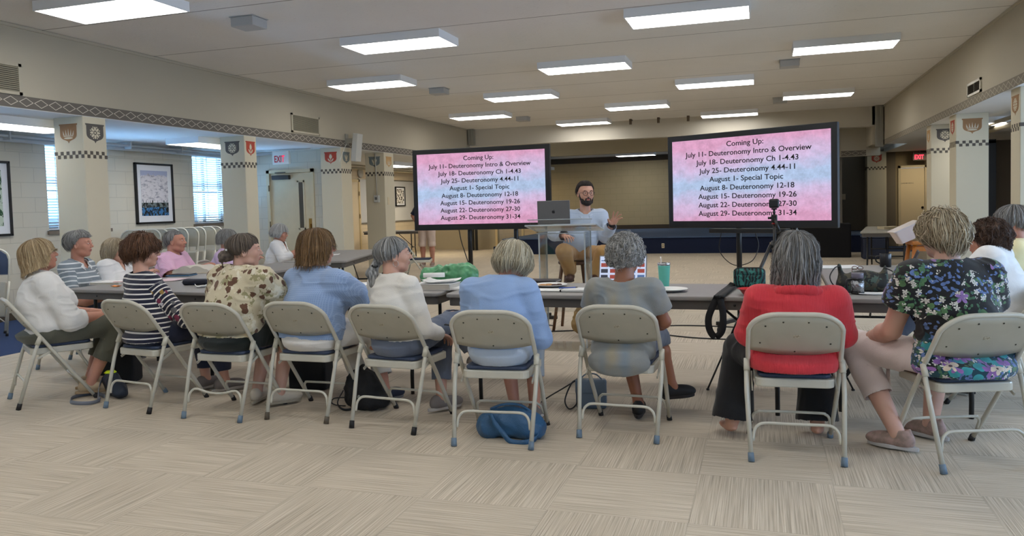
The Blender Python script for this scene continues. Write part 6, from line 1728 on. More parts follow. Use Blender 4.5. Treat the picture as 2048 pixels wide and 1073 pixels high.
B_olive = cloth('olive trousers', rgb(86, 86, 74), .9); B_black = cloth('black trousers', rgb(14, 14, 17), .95); B_navy = cloth('navy trousers', rgb(28, 34, 56), .9)
B_white = cloth('white trousers', rgb(212, 208, 202), .9); B_grey = cloth('grey denim', rgb(98, 106, 122), .95, bs=200); B_pblue = cloth('pale blue trousers', rgb(172, 184, 200), .9)
B_tan = cloth('tan chinos', rgb(172, 132, 78), .9); B_blush = cloth('blush white capris', rgb(214, 200, 196), .9); B_dkg = cloth('dark green skirt', rgb(16, 24, 20), .95); B_jean = cloth('dark jeans', rgb(44, 54, 74), .95)
H_blond = hairmat('blonde hair', rgb(150, 122, 84), rgb(222, 198, 158)); H_ash = hairmat('ash blonde hair', rgb(124, 102, 74), rgb(222, 206, 176))
H_brown = hairmat('light brown hair', rgb(92, 66, 40), rgb(160, 124, 82)); H_dark = hairmat('dark brown hair', rgb(40, 26, 20), rgb(98, 70, 52)); H_grey = hairmat('grey hair', rgb(96, 96, 94), rgb(190, 188, 184))
H_silver = hairmat('silver hair', rgb(150, 150, 148), rgb(226, 224, 220)); H_salt = hairmat('salt and pepper hair', rgb(72, 70, 70), rgb(178, 176, 174)); H_bun = hairmat('greying brown hair', rgb(62, 50, 42), rgb(134, 120, 106))
H_chest = hairmat('chestnut hair', rgb(58, 36, 24), rgb(122, 84, 58)); H_black = hairmat('short dark hair', rgb(22, 18, 16), rgb(60, 48, 42))
S_beige = (mat('beige shoe', rgb(176, 156, 128), .7), mat('tan sole', rgb(160, 136, 104), .8), 'flat')
S_cream = (mat('cream flat shoe', rgb(186, 176, 160), .7), mat('cream sole', rgb(160, 150, 132), .8), 'flat')
S_navy = (mat('navy sneaker', rgb(30, 36, 56), .8), mat('grey sole', rgb(120, 118, 116), .8), 'sneaker')
S_black = (mat('black sandal', rgb(20, 18, 20), .7), mat('dark sole', rgb(40, 34, 32), .8), 'flat')
S_taupe = (mat('taupe sneaker', rgb(140, 122, 112), .85, color2=rgb(168, 140, 132), vscale=30), mat('white rubber sole', rgb(182, 178, 176), .7), 'sneaker')
S_grey = (mat('grey sandal', rgb(120, 112, 108), .8), mat('pale sole', rgb(180, 172, 164), .8), 'flat')
S_olive = (mat('olive slip on', rgb(70, 68, 56), .85), mat('olive sole', rgb(96, 92, 76), .8), 'sneaker')
S_brown = (mat('brown leather shoe', rgb(70, 42, 32), .5), mat('brown sole', rgb(50, 34, 26), .7), 'flat')
G_dark = mat('dark spectacles', rgb(40, 28, 26), .3); G_thin = mat('thin metal spectacles', rgb(120, 104, 92), .3, .6)

def turned(O, da, dx=0, dy=0): return (O[0]+dx, O[1]+dy, O[2]+da)

def seat_under(k, px, py, Xh, a, yl=.06):
    """put the chair so that the sitter's head stays over the lap"""
    W = atX(px, py, Xh); O = (W[0]+math.sin(a)*yl, W[1]-math.cos(a)*yl, a); ch[k] = O
    for o in col.objects:
        if o.name.startswith('folding_chair') and o.get('kno') == k: o.location = (O[0], O[1], 0); o.rotation_euler = (0, 0, a)
    return O
# --- woman in the red sweater (chair 8)
O = ch[8]; h = Lp(O, 1591, 514, .02)
t8, a1, a2, a3, nb8 = person(O, 'woman with long grey hair seen from behind in a coral red sweater', head=h, hyaw=.12, hpitch=.12, shz=.805, shy=-.03, sw=.19, shw=.185, girth=1.12, lx=h[0]*.9, hump=1,
       el=(-.235+h[0], .06, .62), er=(.232+h[0], .07, .62), wl=(-.16, .30, .57), wr=(.18, .30, .57), sleeve=2.0-.75, armr=1.12, slr=.012,
       kl=(-.27, .26, .49), al=(-.31, .20, .09), kr=(.15, .34, .49), ar=(.15, .26, .08), tyl=.5, tyr=-.1, tflare=.045, legr=1.15, tend=.97, hem=.452, flare=1.04, fold=.0045,
       skin=SK_A, top=C_red, topname='sweater', bottom=B_black, neckr=.078, neckd=0, hairm=H_salt, hair=dict(back=-.150, side=-.120, front=-.01, vol=.026, rag=.016, wave=.6, lock=.0045, nape=.01, bulge=.05, tap=.0, flick=.35, strands=760, messy=1.2, lump=.006), ease=.016, shoes=None, seed=8, legl=1)
S = Sdf(); rg = [nb8+V(.122*math.cos(a), -.004+.112*math.sin(a), -.004-.03*math.sin(a)) for a in np.linspace(0, 2*PI, 22)]
for a_, b_ in zip(rg, rg[1:]): S.cap(a_, b_, .020, .020, .012)
P, Q = S.mesh(.006); P = P+normals(P, Q)*(fnoise(P, 22, 3)*.003)[:, None]; P = nb8+(P-nb8)*np.array([1, 1, 1.25]); add_mesh('wide_collar', to_mesh('wide_collar', P, Q, {'pc': P.copy()}), C_red, t8)
# --- curly grey haired woman in the grey tee (chair 7)
O = ch[7]; h = Lp(O, 1251, 513, .03)
person(O, 'woman with short curly grey hair seen from behind in a grey tee', head=h, hpitch=-.02, shz=.835, shy=-.03, shw=.165, girth=.93, lx=h[0]*.9, neck=1.08,
       el=(-.225+h[0], .02, .655), er=(.222+h[0], .04, .64), wl=(-.10, .26, .58), wr=(.12, .28, .56), tail=(.0, .175), sleeve=.62, slr=.012, armr=.92,
       kl=(-.08, .36, .48), al=(.02, .27, .09), kr=(.14, .34, .50), ar=(.22, .34, .19), tyl=.15, tyr=-.9, tpl=0, legr=.9, tend=.18, hem=.355, flare=1.03,
       skin=SK_C, top=C_tee, topname='tee_shirt', bottom=B_grey, neckr=.098, neckd=0, hairm=H_grey, hair=dict(back=-.062, side=-.050, front=-.0, vol=.026, top=.85, curl=.010, cf=48, lock=.002, wave=.4, strands=60, messy=1.2, tap=.22, bulge=.05, curls=1500, rag=.006, lump=.007), shoes=S_black, seed=7)
# --- woman in the pale blue sweater (chair 6)
O = ch[6]; h = Lp(O, 1029, 527, .07)
person(O, 'woman with a blonde bob seen from behind in a pale blue sweater', head=h, hyaw=-.45, hpitch=-.30, shz=.862, shy=-.01, shw=.165, girth=.98, lx=.0, hump=1,
       el=(-.19, .06, .60), er=(.235, .03, .575), wl=(-.06, .30, .60), wr=(.10, .28, .58), sleeve=2.0, slr=.008,
       kl=(-.07, .38, .50), al=(-.01, .34, .09), kr=(.11, .38, .50), ar=(.12, .33, .09), legr=.95, tend=.55, hem=.505, flare=1.0,
       skin=SK_B, top=C_blue, topname='sweater', bottom=B_pblue, neckr=.080, neckd=0, hairm=hairmat('pale blonde hair', rgb(136, 122, 94), rgb(236, 226, 200)), hair=dict(back=-.052, side=-.062, front=-.02, vol=.024, top=.9, rag=.008, lock=.0035, bulge=.12, tap=.26, strands=520, grad=-.3, messy=.3), shoes=S_grey, seed=6)
# --- woman with the grey ponytail (chair 5)
O = turned(ch[5], -.30); h = Lp(O, 788, 512, .05)
t5, hc5, R5, s5, nb5 = person(O, 'woman with a grey ponytail and hoop earring in an off white top', head=h, hyaw=-.62, hpitch=.05, shz=.862, shy=0, shw=.165, girth=.97, lx=h[0]*.6, cda=-.30,
       el=(-.21, .03, .62), er=(.20, .02, .60), wl=(-.08, .25, .56), wr=(.13, .22, .53), sleeve=1.9,
       kl=(-.03, .38, .50), al=(.03, .30, .09), kr=(.06, .40, .60), ar=(.20, .50, .33), tyl=-.2, tyr=-.4, tpl=0, tpr=-.4, legr=.95, tend=.72, hem=.475, face=True,
       skin=SK_A, top=C_whitetop, topname='top', bottom=B_grey, neckr=.082, neckd=0, hairm=H_grey, hair=dict(back=-.03, side=-.012, front=.045, vol=.010, lock=.0022, tap=.25, strands=200, f0=.2), shoes=S_grey, seed=5)
# --- woman in the blue linen shirt (chair 4)
O = turned(ch[4], -.22); h = Lp(O, 637, 496, .06)
person(O, 'woman with light brown shoulder length hair in a loose blue linen shirt', head=h, hyaw=-.55, hpitch=-.02, shz=.88, shy=.03, shw=.185, girth=1.16, lx=h[0]*.8, cda=-.22,
       el=(-.20, .08, .63), er=(.27, .25, .70), wl=(-.05, .34, .74), wr=(.25, .50, .765), sleeve=1.9, slr=.014, armr=1.05,
       kl=(-.10, .36, .50), al=(.14, .30, .10), kr=(.15, .42, .50), ar=(.28, .36, .10), tyl=-.3, tyr=-.2, legr=1.0, tend=.75, hem=.50, hemslope=-.10, flare=1.10, fold=.008,
       skin=SK_B, top=C_linen, topname='linen_shirt', bottom=B_white, neckr=.075, neckd=0, hairm=H_brown, hair=dict(back=-.115, side=-.10, front=.01, vol=.018, rag=.014, lock=.0038, bulge=.05, tap=.0, flick=.35, strands=520, wave=.15, messy=.4), ease=.02, shoes=S_navy, seed=4, face=True, glasses=('oval', G_dark))
# --- woman with the bun (chair 3)
O = turned(ch[3], -.20); h = Lp(O, 490, 503, .07)
t3, hc3, R3_, s3, nb3 = person(O, 'woman with a greying bun and white hair clip in a camouflage patterned blouse', head=h, hyaw=-.75, hpitch=.0, shz=.90, shy=.03, shw=.185, girth=1.2, lx=h[0]*.9, hump=1, plump=.006, cda=-.20,
       el=(-.24, .10, .63), er=(.27, .24, .72), wl=(-.08, .36, .76), wr=(.22, .44, .84), sleeve=.66, slr=.016, armr=1.22, hdr=(-.3, .5, .7), hnr=(-.7, .2, -.2),
       kl=(-.06, .38, .50), al=(-.04, .22, .09), kr=(.14, .38, .50), ar=(.16, .24, .09), tyl=.5, tyr=-.4, legr=1.05, tend=.30, hem=.525, flare=1.02, fold=.007,
       skin=SK_D, top=C_camo, topname='blouse', bottom=B_dkg, botname='skirt', neckr=.085, neckd=0, hairm=H_bun, hair=dict(back=-.02, side=-.022, front=.05, vol=.008, lock=.0016, tap=.3, strands=160, f0=.25), ease=.018, shoes=S_cream, seed=3, face=True)
# --- woman in the navy striped top (chair 2)
O = turned(ch[2], -.22); h = Lp(O, 287, 504, .06)
person(O, 'woman with short chestnut hair in a navy and white striped top with flowered sleeves', head=h, hyaw=-.62, hpitch=-.03, shz=.862, shy=.02, shw=.16, girth=.98, lx=h[0]*.8, cda=-.22,
       el=(-.19, .06, .62), er=(.22, .12, .60), wl=(-.02, .32, .58), wr=(.16, .34, .56), sleeve=1.25,
       kl=(-.10, .40, .50), al=(-.08, .42, .09), kr=(.12, .42, .50), ar=(.12, .46, .09), legr=.95, tend=.8, hem=.46,
       skin=SK_A, top=C_stripe, topname='striped_top', bottom=B_navy, neckr=.088, neckd=0, hairm=H_chest, hair=dict(back=-.07, side=-.045, front=.015, vol=.026, curl=.006, cf=38, wave=.7, lock=.004, tap=.28, bulge=.08, strands=520, messy=1.2, curls=300, cs=1.5, rag=.012, lump=.007), shoes=S_grey, seed=2, face=True)
# --- blonde woman in the white sweater (chair 1)
O = turned(ch[1], -.08); h = Lx(O, 80, 512, .0)
person(O, 'blonde woman in profile wearing a white sweater and olive trousers', head=h, hyaw=-.10, hpitch=.20, shz=.872, shy=-.02, shw=.165, girth=1.22, hump=1, plump=.006, cda=-.08,
       el=(-.22, .10, .62), er=(.23, .12, .60), wl=(-.10, .36, .60), wr=(.08, .40, .60), sleeve=1.28, slr=.014, armr=1.12, hdr=(-.5, .8, .0), hnr=(-.3, 0, -1), cur=.7,
       kl=(-.09, .42, .52), al=(-.10, .26, .10), kr=(.12, .46, .54), ar=(.10, .24, .10), tyl=.05, tyr=-.1, legr=1.08, tend=.62, hem=.50, flare=1.04,
       skin=SK_B, top=C_white, topname='sweater', bottom=B_olive, neckr=.080, neckd=0, hairm=H_blond, hair=dict(back=-.125, side=-.085, front=.02, vol=.016, rag=.005, lock=.003, bulge=.05, tap=-.05, flick=.35, strands=320), ease=.016, shoes=S_beige, seed=1, face=True)
# --- woman in the flowered blouse (chair 9)
O = ch[9]; h = Lp(O, 1882, 472, .04)
person(O, 'woman with short ash blonde hair in a black flowered blouse, hand on her knee', head=h, hyaw=.35, hpitch=-.12, shz=.93, shy=-.02, shw=.185, neck=1.12, girth=1.17, lx=h[0]*.9, hump=1,
       el=(-.285, .12, .64), er=(.23, .10, .63), wl=(-.30, .36, .555), wr=(.10, .36, .58), sleeve=.50, slr=.012, armr=1.25, hdl=(.0, .8, -.25), hnl=(0, -.3, -1), cul=.55,
       kl=(-.35, .42, .515), al=(-.25, .13, .085), kr=(.12, .40, .50), ar=(.02, .30, .085), tyl=.75, tyr=.5, legr=1.15, tend=.58, hem=.445, flare=1.06, fold=.006,
       skin=SK_D, top=C_floral, topname='flowered_blouse', bottom=B_blush, botname='capri_trousers', neckr=.092, neckd=0, hairm=H_ash, hair=dict(back=-.085, side=-.045, front=.0, vol=.022, curl=.004, cf=34, wave=.8, lock=.005, tap=.42, bulge=.06, strands=700, messy=1.6, top=.95, rag=.012, lump=.009, curls=160, cs=2.0), ease=.016, shoes=S_taupe, seed=9, face=True)
# --- curly haired woman in the white blouse
O = seat_under(15, 1973, 482, 1.36, 1.18); h = Lx(O, 1973, 482, .0); AN = Lp(O, 1768, 690, .60)
person(O, 'curly brown haired woman with spectacles in a white blouse', head=h, hyaw=.15, hpitch=-.05, shz=.93, shy=.02, shw=.18, girth=1.1, lx=0,
       el=(-.26, .20, .70), er=(.24, .12, .66), wl=(-.10, .42, .77), wr=(.08, .38, .74), sleeve=.55, slr=.02, armr=1.1,
       kl=(-.04, .43, .58), al=tuple(AN), kr=(.12, .40, .50), ar=(.10, .24, .09), tyl=.1, tpl=.25, shoes_l=S_olive, legr=1.0, tend=.8, hem=.46,
       skin=SK_B, top=C_whiteblouse, topname='blouse', bottom=B_grey, neckr=.080, neckd=.03, hairm=H_dark, hair=dict(back=-.06, side=-.03, front=.02, vol=.024, curl=.010, cf=52, lock=.002, wave=.5, strands=60, messy=1.3, tap=.25, curls=1500, rag=.01, lump=.006), shoes=S_black, seed=15, face=True, glasses=('oval', G_dark))
# --- man in the yellow tee
O = seat_under(16, 2022, 449, 1.66, 1.15); h = Lx(O, 2022, 449, .0)
person(O, 'grey haired man seen from behind in a pale yellow tee shirt, at the right edge', head=h, hyaw=.25, hpitch=.0, shz=.94, shy=.0, shw=.20, girth=1.15, male=True, hs=1.08, lx=0,
       el=(-.26, .12, .70), er=(.26, .12, .70), wl=(-.12, .38, .70), wr=(.12, .38, .70), sleeve=.7, slr=.012,
       kl=(-.14, .44, .50), al=(-.16, .40, .10), kr=(.12, .44, .52), ar=(.10, .42, .10), tyl=.2, legr=1.05, tend=.86, hem=.47,
       skin=SK_B, top=C_yel, topname='tee_shirt', bottom=B_grey, neckr=.080, neckd=0, hairm=H_salt, hair=dict(back=-.04, side=-.015, front=.045, vol=.014, lock=.0028, tap=.25, strands=240, f0=.3), shoes=S_olive, seed=16)
# --- far side of the left tables
O = seat_under(10, 160, 490, -5.9, -1.35); h = Lx(O, 160, 490, .0)
tq, a1, a2, a3, nbq = person(O, 'person with short grey hair in a grey and white striped polo shirt', head=h, hyaw=.18, hpitch=.02, shz=.89, shy=.02, shw=.16, girth=.98,
       el=(-.21, .08, .60), er=(.21, .10, .60), wl=(-.06, .38, .59), wr=(.06, .40, .58), sleeve=.7, hdr=(-.5, .8, -.2), hnr=(0, -.3, -1),
       kl=(-.12, .42, .52), al=(-.12, .40, .10), kr=(.12, .42, .52), ar=(.12, .40, .10), hem=.48, skin=SK_B, top=C_polo, topname='polo_shirt', bottom=B_jean, neckr=.078, neckd=.03,
       hairm=H_grey, hair=dict(back=-.050, side=.004, front=.066, vol=.018, lock=.0035, tap=.36, strands=380, messy=.8, f0=.0, f1=.6, lump=.006), shoes=S_navy, seed=10, face=True)
collar(tq, nbq, mat('white polo collar', rgb(214, 216, 218), .8), .070, open_=.8)
O = seat_under(11, 232, 503, -6.15, -1.4); h = Lx(O, 232, 503, .0)
person(O, 'blonde woman with a cord necklace in a white cardigan', head=h, hyaw=.0, hpitch=-.10, shz=.85, shy=.03, shw=.165, girth=1.0,
       el=(-.21, .10, .62), er=(.22, .12, .62), wl=(-.08, .36, .76), wr=(.08, .38, .76), sleeve=1.9, kl=(-.1, .42, .5), al=(-.1, .4, .1), kr=(.1, .42, .5), ar=(.1, .4, .1), hem=.47,
       skin=SK_A, top=C_card, topname='cardigan', bottom=B_jean, neckr=.082, neckd=.07, hairm=H_ash, hair=dict(back=-.075, side=-.07, front=.02, vol=.020, lock=.003, bulge=.08, tap=.08, strands=240), shoes=S_black, seed=11, face=True)
O = seat_under(12, 351, 484, -6.15, -1.35); h = Lx(O, 351, 484, .0)
tq, a1, a2, a3, nbq = person(O, 'man with receding grey hair in a pink button shirt', head=h, hyaw=.05, hpitch=.04, shz=.86, shy=.02, shw=.19, girth=1.18, male=True, hs=1.06, plump=.006, neck=1.15,
       el=(-.25, .12, .66), er=(.25, .14, .66), wl=(-.10, .36, .765), wr=(.08, .38, .765), sleeve=.75, slr=.012, kl=(-.14, .44, .5), al=(-.14, .4, .1), kr=(.14, .44, .5), ar=(.14, .4, .1), hem=.46,
       skin=SK_B, top=C_pink, topname='shirt', bottom=B_grey, neckr=.082, neckd=.0, hairm=H_salt, hair=dict(back=-.045, side=-.012, front=.075, vol=.006, lock=.0015, tap=.25, strands=140, f0=.1, f1=.55), shoes=S_brown, seed=12, face=True)
O = seat_under(13, 456, 480, -6.2, -1.3); h = Lx(O, 456, 480, .0)
person(O, 'person with straight grey hair in a lavender shirt', head=h, hyaw=.35, hpitch=-.12, shz=.83, shy=.02, shw=.17, girth=1.05,
       el=(-.23, .10, .64), er=(.23, .12, .64), wl=(-.10, .34, .765), wr=(.08, .34, .765), sleeve=1.9, kl=(-.1, .42, .5), al=(-.1, .4, .1), kr=(.1, .42, .5), ar=(.1, .4, .1), hem=.47,
       skin=SK_A, top=C_lav, topname='shirt', bottom=B_jean, neckr=.078, neckd=.03, hairm=H_grey, hair=dict(back=-.065, side=-.04, front=.03, vol=.018, lock=.003, tap=.1, strands=240), shoes=S_navy, seed=13, face=True)
collar(tq, nbq, C_pink, .074, open_=.7)
O = seat_under(14, 560, 467, -6.35, -1.25); h = Lx(O, 560, 467, .0)
tq, a1, a2, a3, nbq = person(O, 'white haired woman with spectacles in an open white shirt, one hand raised over the table', head=h, hyaw=-.10, hpitch=-.18, shz=.88, shy=.03, shw=.165, girth=.96,
       el=(-.21, .10, .68), er=(.22, .14, .70), wl=(-.08, .34, .77), wr=(.06, .38, .84), sleeve=1.45, hdr=(-.2, .7, .6), hnr=(-.5, .5, -.5), kl=(-.1, .42, .5), al=(-.1, .4, .1), kr=(.1, .42, .5), ar=(.1, .4, .1), hem=.47,
       skin=SK_B, top=C_whiteblouse, topname='shirt', bottom=B_white, neckr=.080, neckd=.12, hairm=H_silver, hair=dict(back=-.060, side=-.055, front=.03, vol=.020, lock=.003, bulge=.10, tap=.14, strands=260, f0=.45), shoes=S_cream, seed=14, face=True, glasses=('oval', G_thin))
collar(tq, nbq, C_whiteblouse, .070, open_=1.2)
# --- presenter on the bar stool
O = (-1.86, 8.10, PI+.22); h = Lp(O, 1171, 388, .03)
E_ = Lp(O, 1211, 474, .06); W_ = Lp(O, 1223, 451, .22); Hd = Lp(O, 1232, 432, .26)
KL, KR = Lp(O, 1208, 507, .40), Lp(O, 1128, 503, .40); AL, AR = Lp(O, 1187, 549, .30), Lp(O, 1141, 548, .26)
tp, hcp, Rp, sp_, nbp = person(O, 'seated bearded man with round spectacles in a light blue shirt, one hand raised', head=h, hyaw=.30, hpitch=-.02, shz=h[2]-.235, shy=.0, shw=.165, girth=.98, male=True, hs=1.06, lx=h[0]*.9, zp=.84, py=-.02, seatz=.752, mouth=.7, stool=True,
       el=tuple(E_), er=(.25, .06, 1.03), wl=tuple(W_), wr=(.14, .36, 1.02), sleeve=1.97, slr=.014, hdl=tuple(V(*(Hd-W_))+V(-.01, .02, .0)), hnl=(-.25, 1, -.1), cul=[.12, .16, .22, .30], spread=.26, hands=1.0,
       kl=tuple(KL), al=tuple(AL), kr=tuple(KR), ar=tuple(AR), tyl=.1, tyr=-.1, legr=1.12, tend=.95, hem=.80, face=True, glasses=('round', G_dark), brow=mat('dark brows', rgb(34, 24, 20), .8),
       skin=SK_A, top=C_pres, topname='shirt', bottom=B_tan, neckr=.082, neckd=.0, hairm=H_black, hair=dict(back=-.035, side=-.005, front=.080, vol=.006, lock=.0016, tap=.3, strands=200, messy=.2, f0=-.1, f1=.55, top=2.6, rag=.002, lump=.003), shoes=S_brown, seed=17)
collar(tp, nbp, C_pres, .068, open_=.75)
Bd = Sdf()
def TP(x, y, z): return hcp+Rp@(V(x, y, z)*sp_)
Bd.ell(TP(0, .060, -.090), V(.036, .034, .030)*sp_, .02, 0, Rp); Bd.ell(TP(0, .040, -.085), V(.050, .045, .028)*sp_, .02, 0, Rp)
for q in (-1, 1):
    Bd.ell(TP(q*.047, .038, -.068), V(.016, .034, .030)*sp_, .015, 0, Rp); Bd.cap(TP(q*.058, .030, -.05), TP(q*.0655, .016, .0), .0125*sp_, .008*sp_, .01); Bd.cap(TP(q*.0, .0975, -.039), TP(q*.022, .086, -.050), .005*sp_, .0045*sp_, .008); Bd.cap(TP(q*.024, .084, -.052), TP(q*.024, .074, -.08), .006*sp_, .008*sp_, .01)
P, Q = Bd.mesh(.0035); P = P+normals(P, Q)*(fnoise(P, 160, 3)*.0018)[:, None]
Bm = to_mesh('beard', P, Q, {'hc': np.stack([np.clip(fnoise(P, 90, 2)*.5+.3, 0, 1), P[:, 0]*9, P[:, 2]*9], 1)}); add_mesh('beard', Bm, H_black, tp)
R_, T0 = local_of(O)
mb = MB(); d_ = (W_-E_)/np.linalg.norm(W_-E_); a_, b_ = W_+d_*.002, W_+d_*.024
mb.tube([tuple(a_), tuple(b_)], [.034, .033], 16); mb.build('wristwatch', M_black, tp)
# --- standing man in shorts behind the left television
O = (-7.28, 16.4, PI+.1)
person(O, 'man in shorts standing behind the left television', head=(0, .02, 1.60), shz=1.40, shw=.20, girth=1.1, male=True, zp=.94, py=0, seated=False,
       el=(-.27, .0, 1.15), er=(.34, -.02, 1.16), wl=(-.20, .10, .98), wr=(.22, .08, 1.0), sleeve=.9, kl=(-.11, .02, .50), al=(-.11, .0, .09), kr=(.11, .02, .50), ar=(.11, 0, .09), legr=1.12, tend=.10, hem=.88,
       skin=SK_B, top=C_navyshirt, topname='shirt', bottom=cloth('pink beige shorts', rgb(206, 186, 172), .9), botname='shorts', hairm=H_grey, hair=dict(strands=100, front=.05, side=0, back=-.04, vol=.01), shoes=S_taupe, seed=18, tease=.02)

# ------------------------------------------------------------------ hair extras
def blob(parent, name, prims, m, h_=.004, nz=0, nf=60, hc=True):
    S = Sdf()
    for p in prims: S.ell(*p) if p[0] is not None and len(p) >= 3 else None
    P, Q = S.mesh(h_)
    if nz: P = P+normals(P, Q)*(fnoise(P, nf, 3)*nz)[:, None]
    at = {'hc': np.stack([np.clip(.5+fnoise(P*np.array([1, 1, .35]), 110, 2)*.5, 0, 1), P[:, 0]*14, P[:, 2]*4], 1)}
    return add_mesh(name, to_mesh(name, P, Q, at), m, parent)
def HT(c, R, s, x, y, z): return c+R@(V(x, y, z)*s)
O5 = turned(ch[5], -.30); R5_, T5_ = local_of(O5); pts = [tuple(R5_@V(*q)+T5_) for q in ((.17, .22, .60), (.215, .24, .585), (.235, .25, .50), (.245, .25, .40), (.25, .255, .335))]
STRAP5 = pts
# ponytail and black scrunchie, hoop earring
T5 = lambda x, y, z: HT(hc5, R5, s5, x, y, z)
S = Sdf(); S.cap(T5(0, -.10, -.02), T5(0, -.128, -.055), .035, .022, .02); S.cap(T5(0, -.128, -.055), T5(.0, -.145, -.10), .022, .036, .02); S.cap(T5(0, -.145, -.10), T5(.005, -.13, -.165), .038, .034, .02); S.cap(T5(.005, -.13, -.165), T5(.0, -.115, -.215), .034, .014, .02)
P, Q = S.mesh(.004); P = P+normals(P, Q)*(fnoise(P*np.array([1, 1, .3]), 90, 3)*.004+fnoise(P, 45, 5)*.006)[:, None]
add_mesh('ponytail', to_mesh('ponytail', P, Q, {'hc': np.stack([np.clip(.5+fnoise(P*np.array([1, 1, .3]), 120, 2)*.7, 0, 1), P[:, 0]*16, P[:, 2]*4], 1)}), H_grey, t5)
mb = MB(); c_ = T5(0, -.128, -.055)
for k in range(14):
    a = 2*PI*k/14; mb.lathe([(0, -.009), (.007, -.006), (.010, 0), (.007, .006), (0, .009)], 8, c=tuple(c_+V(math.cos(a)*.024, math.sin(a)*.020, .004*math.sin(3*a))))
mb.build('scrunchie', M_black, t5)
mb = MB(); e_ = T5(.079, .0, -.045); mb.tube([tuple(e_+R5@V(0, .017*math.cos(a), .019*math.sin(a))) for a in np.linspace(0, 2*PI, 20, endpoint=False)], .0016, 6, closed=True); mb.build('hoop_earring', mat('silver', rgb(200, 198, 192), .25, .9), t5)
# bun with white clip
T3 = lambda x, y, z: HT(hc3, R3_, s3, x, y, z)
S = Sdf(); S.ell(T3(0, -.105, -.02), V(.05, .03, .045), .03); S.ell(T3(.0, -.137, -.030), V(.042, .032, .040), .015); S.ell(T3(.012, -.150, -.045), V(.024, .018, .028), .006); S.cap(T3(-.02, -.15, -.06), T3(-.03, -.145, -.13), .007, .003, .01)
P, Q = S.mesh(.004); P = P+normals(P, Q)*(np.sin(fnoise(P, 20, 3)*14)*.0022)[:, None]
add_mesh('bun', to_mesh('bun', P, Q, {'hc': np.stack([np.clip(.4+fnoise(P, 60, 2)*.6, 0, 1), P[:, 0]*16, P[:, 2]*10], 1)}), H_bun, t3)
mb = MB()
for k in range(7):
    a = -.9+k*.3; p = T3(.02+.03*math.sin(a), -.117, .020+.024*math.cos(a)-.02); mb.lathe([(0, -.007), (.007, -.004), (.008, .003), (0, .008)], 8, c=tuple(p))
mb.build('hair_clip', M_white, t3)
for o in col.objects:
    if 'kno' in o: del o['kno']
# ------------------------------------------------------------------ things on the tables
TZ = .741
M_paper = mat('white paper', rgb(226, 226, 224), .8); M_pagew = mat('page edges', rgb(206, 200, 188), .8, bump=.4, bscale=300, stretch=(1, 1, 20))
def sheet(name, x, y, a, w, d, label, cat='paper', m=M_paper, z=TZ, th=.002, group=None, curl=.004, seed=0):
    t = MB(); n = 8; g = [[None]*(n+1) for _ in range(n+1)]; ca, sa = math.cos(a), math.sin(a)
    for lay in (0, 1):
        for i in range(n+1):
            for j in range(n+1):
                u, v = (i/n-.5)*w, (j/n-.5)*d; zz = curl*(abs(2*i/n-1)**4*.6+abs(2*j/n-1)**4*.4)*(1+.3*math.sin(seed+i))
                g[i][j] = t.bm.verts.new((u*ca-v*sa, u*sa+v*ca, zz+lay*th))
        for i in range(n):
            for j in range(n): f = t.bm.faces.new((g[i][j], g[i+1][j], g[i+1][j+1], g[i][j+1])); f.smooth = True
        if lay == 0: g0 = [r[:] for r in g]
    for i in range(n):
        for (A, B) in (((i, 0), (i+1, 0)), ((i, n), (i+1, n)), ((0, i), (0, i+1)), ((n, i), (n, i+1))):
            t.bm.faces.new((g0[A[0]][A[1]], g0[B[0]][B[1]], g[B[0]][B[1]], g[A[0]][A[1]]))
    o = t.build(name, m); o.location = (x, y, z); return tag(o, label, cat, group)
def book(x, y, a, w, d, h, label, cover, z=TZ, name='book', open_=False):
    t = thing(name, label, 'book', (x, y, z), a)
    if not open_:
        mb = MB(); mb.bbox(-w/2+.004, w/2-.004, -d/2+.004, d/2-.004, .003, h-.003, .003); mb.build('pages', M_pagew, t)
        mb = MB(); mb.box(-w/2, w/2, -d/2, d/2, 0, .0028); mb.box(-w/2, w/2, -d/2, d/2, h-.0028, h); mb.box(-w/2, -w/2+.003, -d/2, d/2, .0028, h-.0028); mb.build('cover', cover, t)
    else:
        mb = MB(); n = 10
        for s in (-1, 1):
            top = [(s*w/2*q/n, h*(.55+.45*math.sin(PI*min(1, q/n*1.15+.12))) if q < n else h*.35) for q in range(n+1)]
            vs = []
            for (xx, zz) in top: vs.append((mb.bm.verts.new((xx, -d/2, zz)), mb.bm.verts.new((xx, d/2, zz)), mb.bm.verts.new((xx, -d/2, .004)), mb.bm.verts.new((xx, d/2, .004))))
            for q in range(n):
                A, B = vs[q], vs[q+1]
                for f in ((A[0], B[0], B[1], A[1]), (A[2], A[0], B[0], B[2]) if False else (A[0], A[2], B[2], B[0]), (A[1], B[1], B[3], A[3])): mb.bm.faces.new(f).smooth = False
            A = vs[-1]; mb.bm.faces.new((A[0], A[1], A[3], A[2]))
        mb.build('pages', M_pagew, t)
        mb = MB(); mb.box(-w/2-.006, w/2+.006, -d/2-.006, d/2+.006, 0, .0035); mb.build('cover', cover, t)
    return t
def pen(x, y, a, label, m, z=TZ+.004, L_=.14, tilt=0):
    t = thing('pen', label, 'pen', (x, y, z+.004), a); t.rotation_euler = (0, tilt, a)
    mb = MB(); mb.tube([(-L_/2, 0, 0), (L_*.36, 0, 0)], .0042, 8); mb.build('barrel', m, t)
    mb = MB(); mb.tube([(L_*.361, 0, 0), (L_*.47, 0, 0), (L_/2, 0, 0)], [.0042, .002, .0008], 8); mb.build('tip', M_black, t)
    mb = MB(); mb.box(-L_/2, -L_*.2, -.001, .001, .0045, .0062); mb.build('clip', m, t)
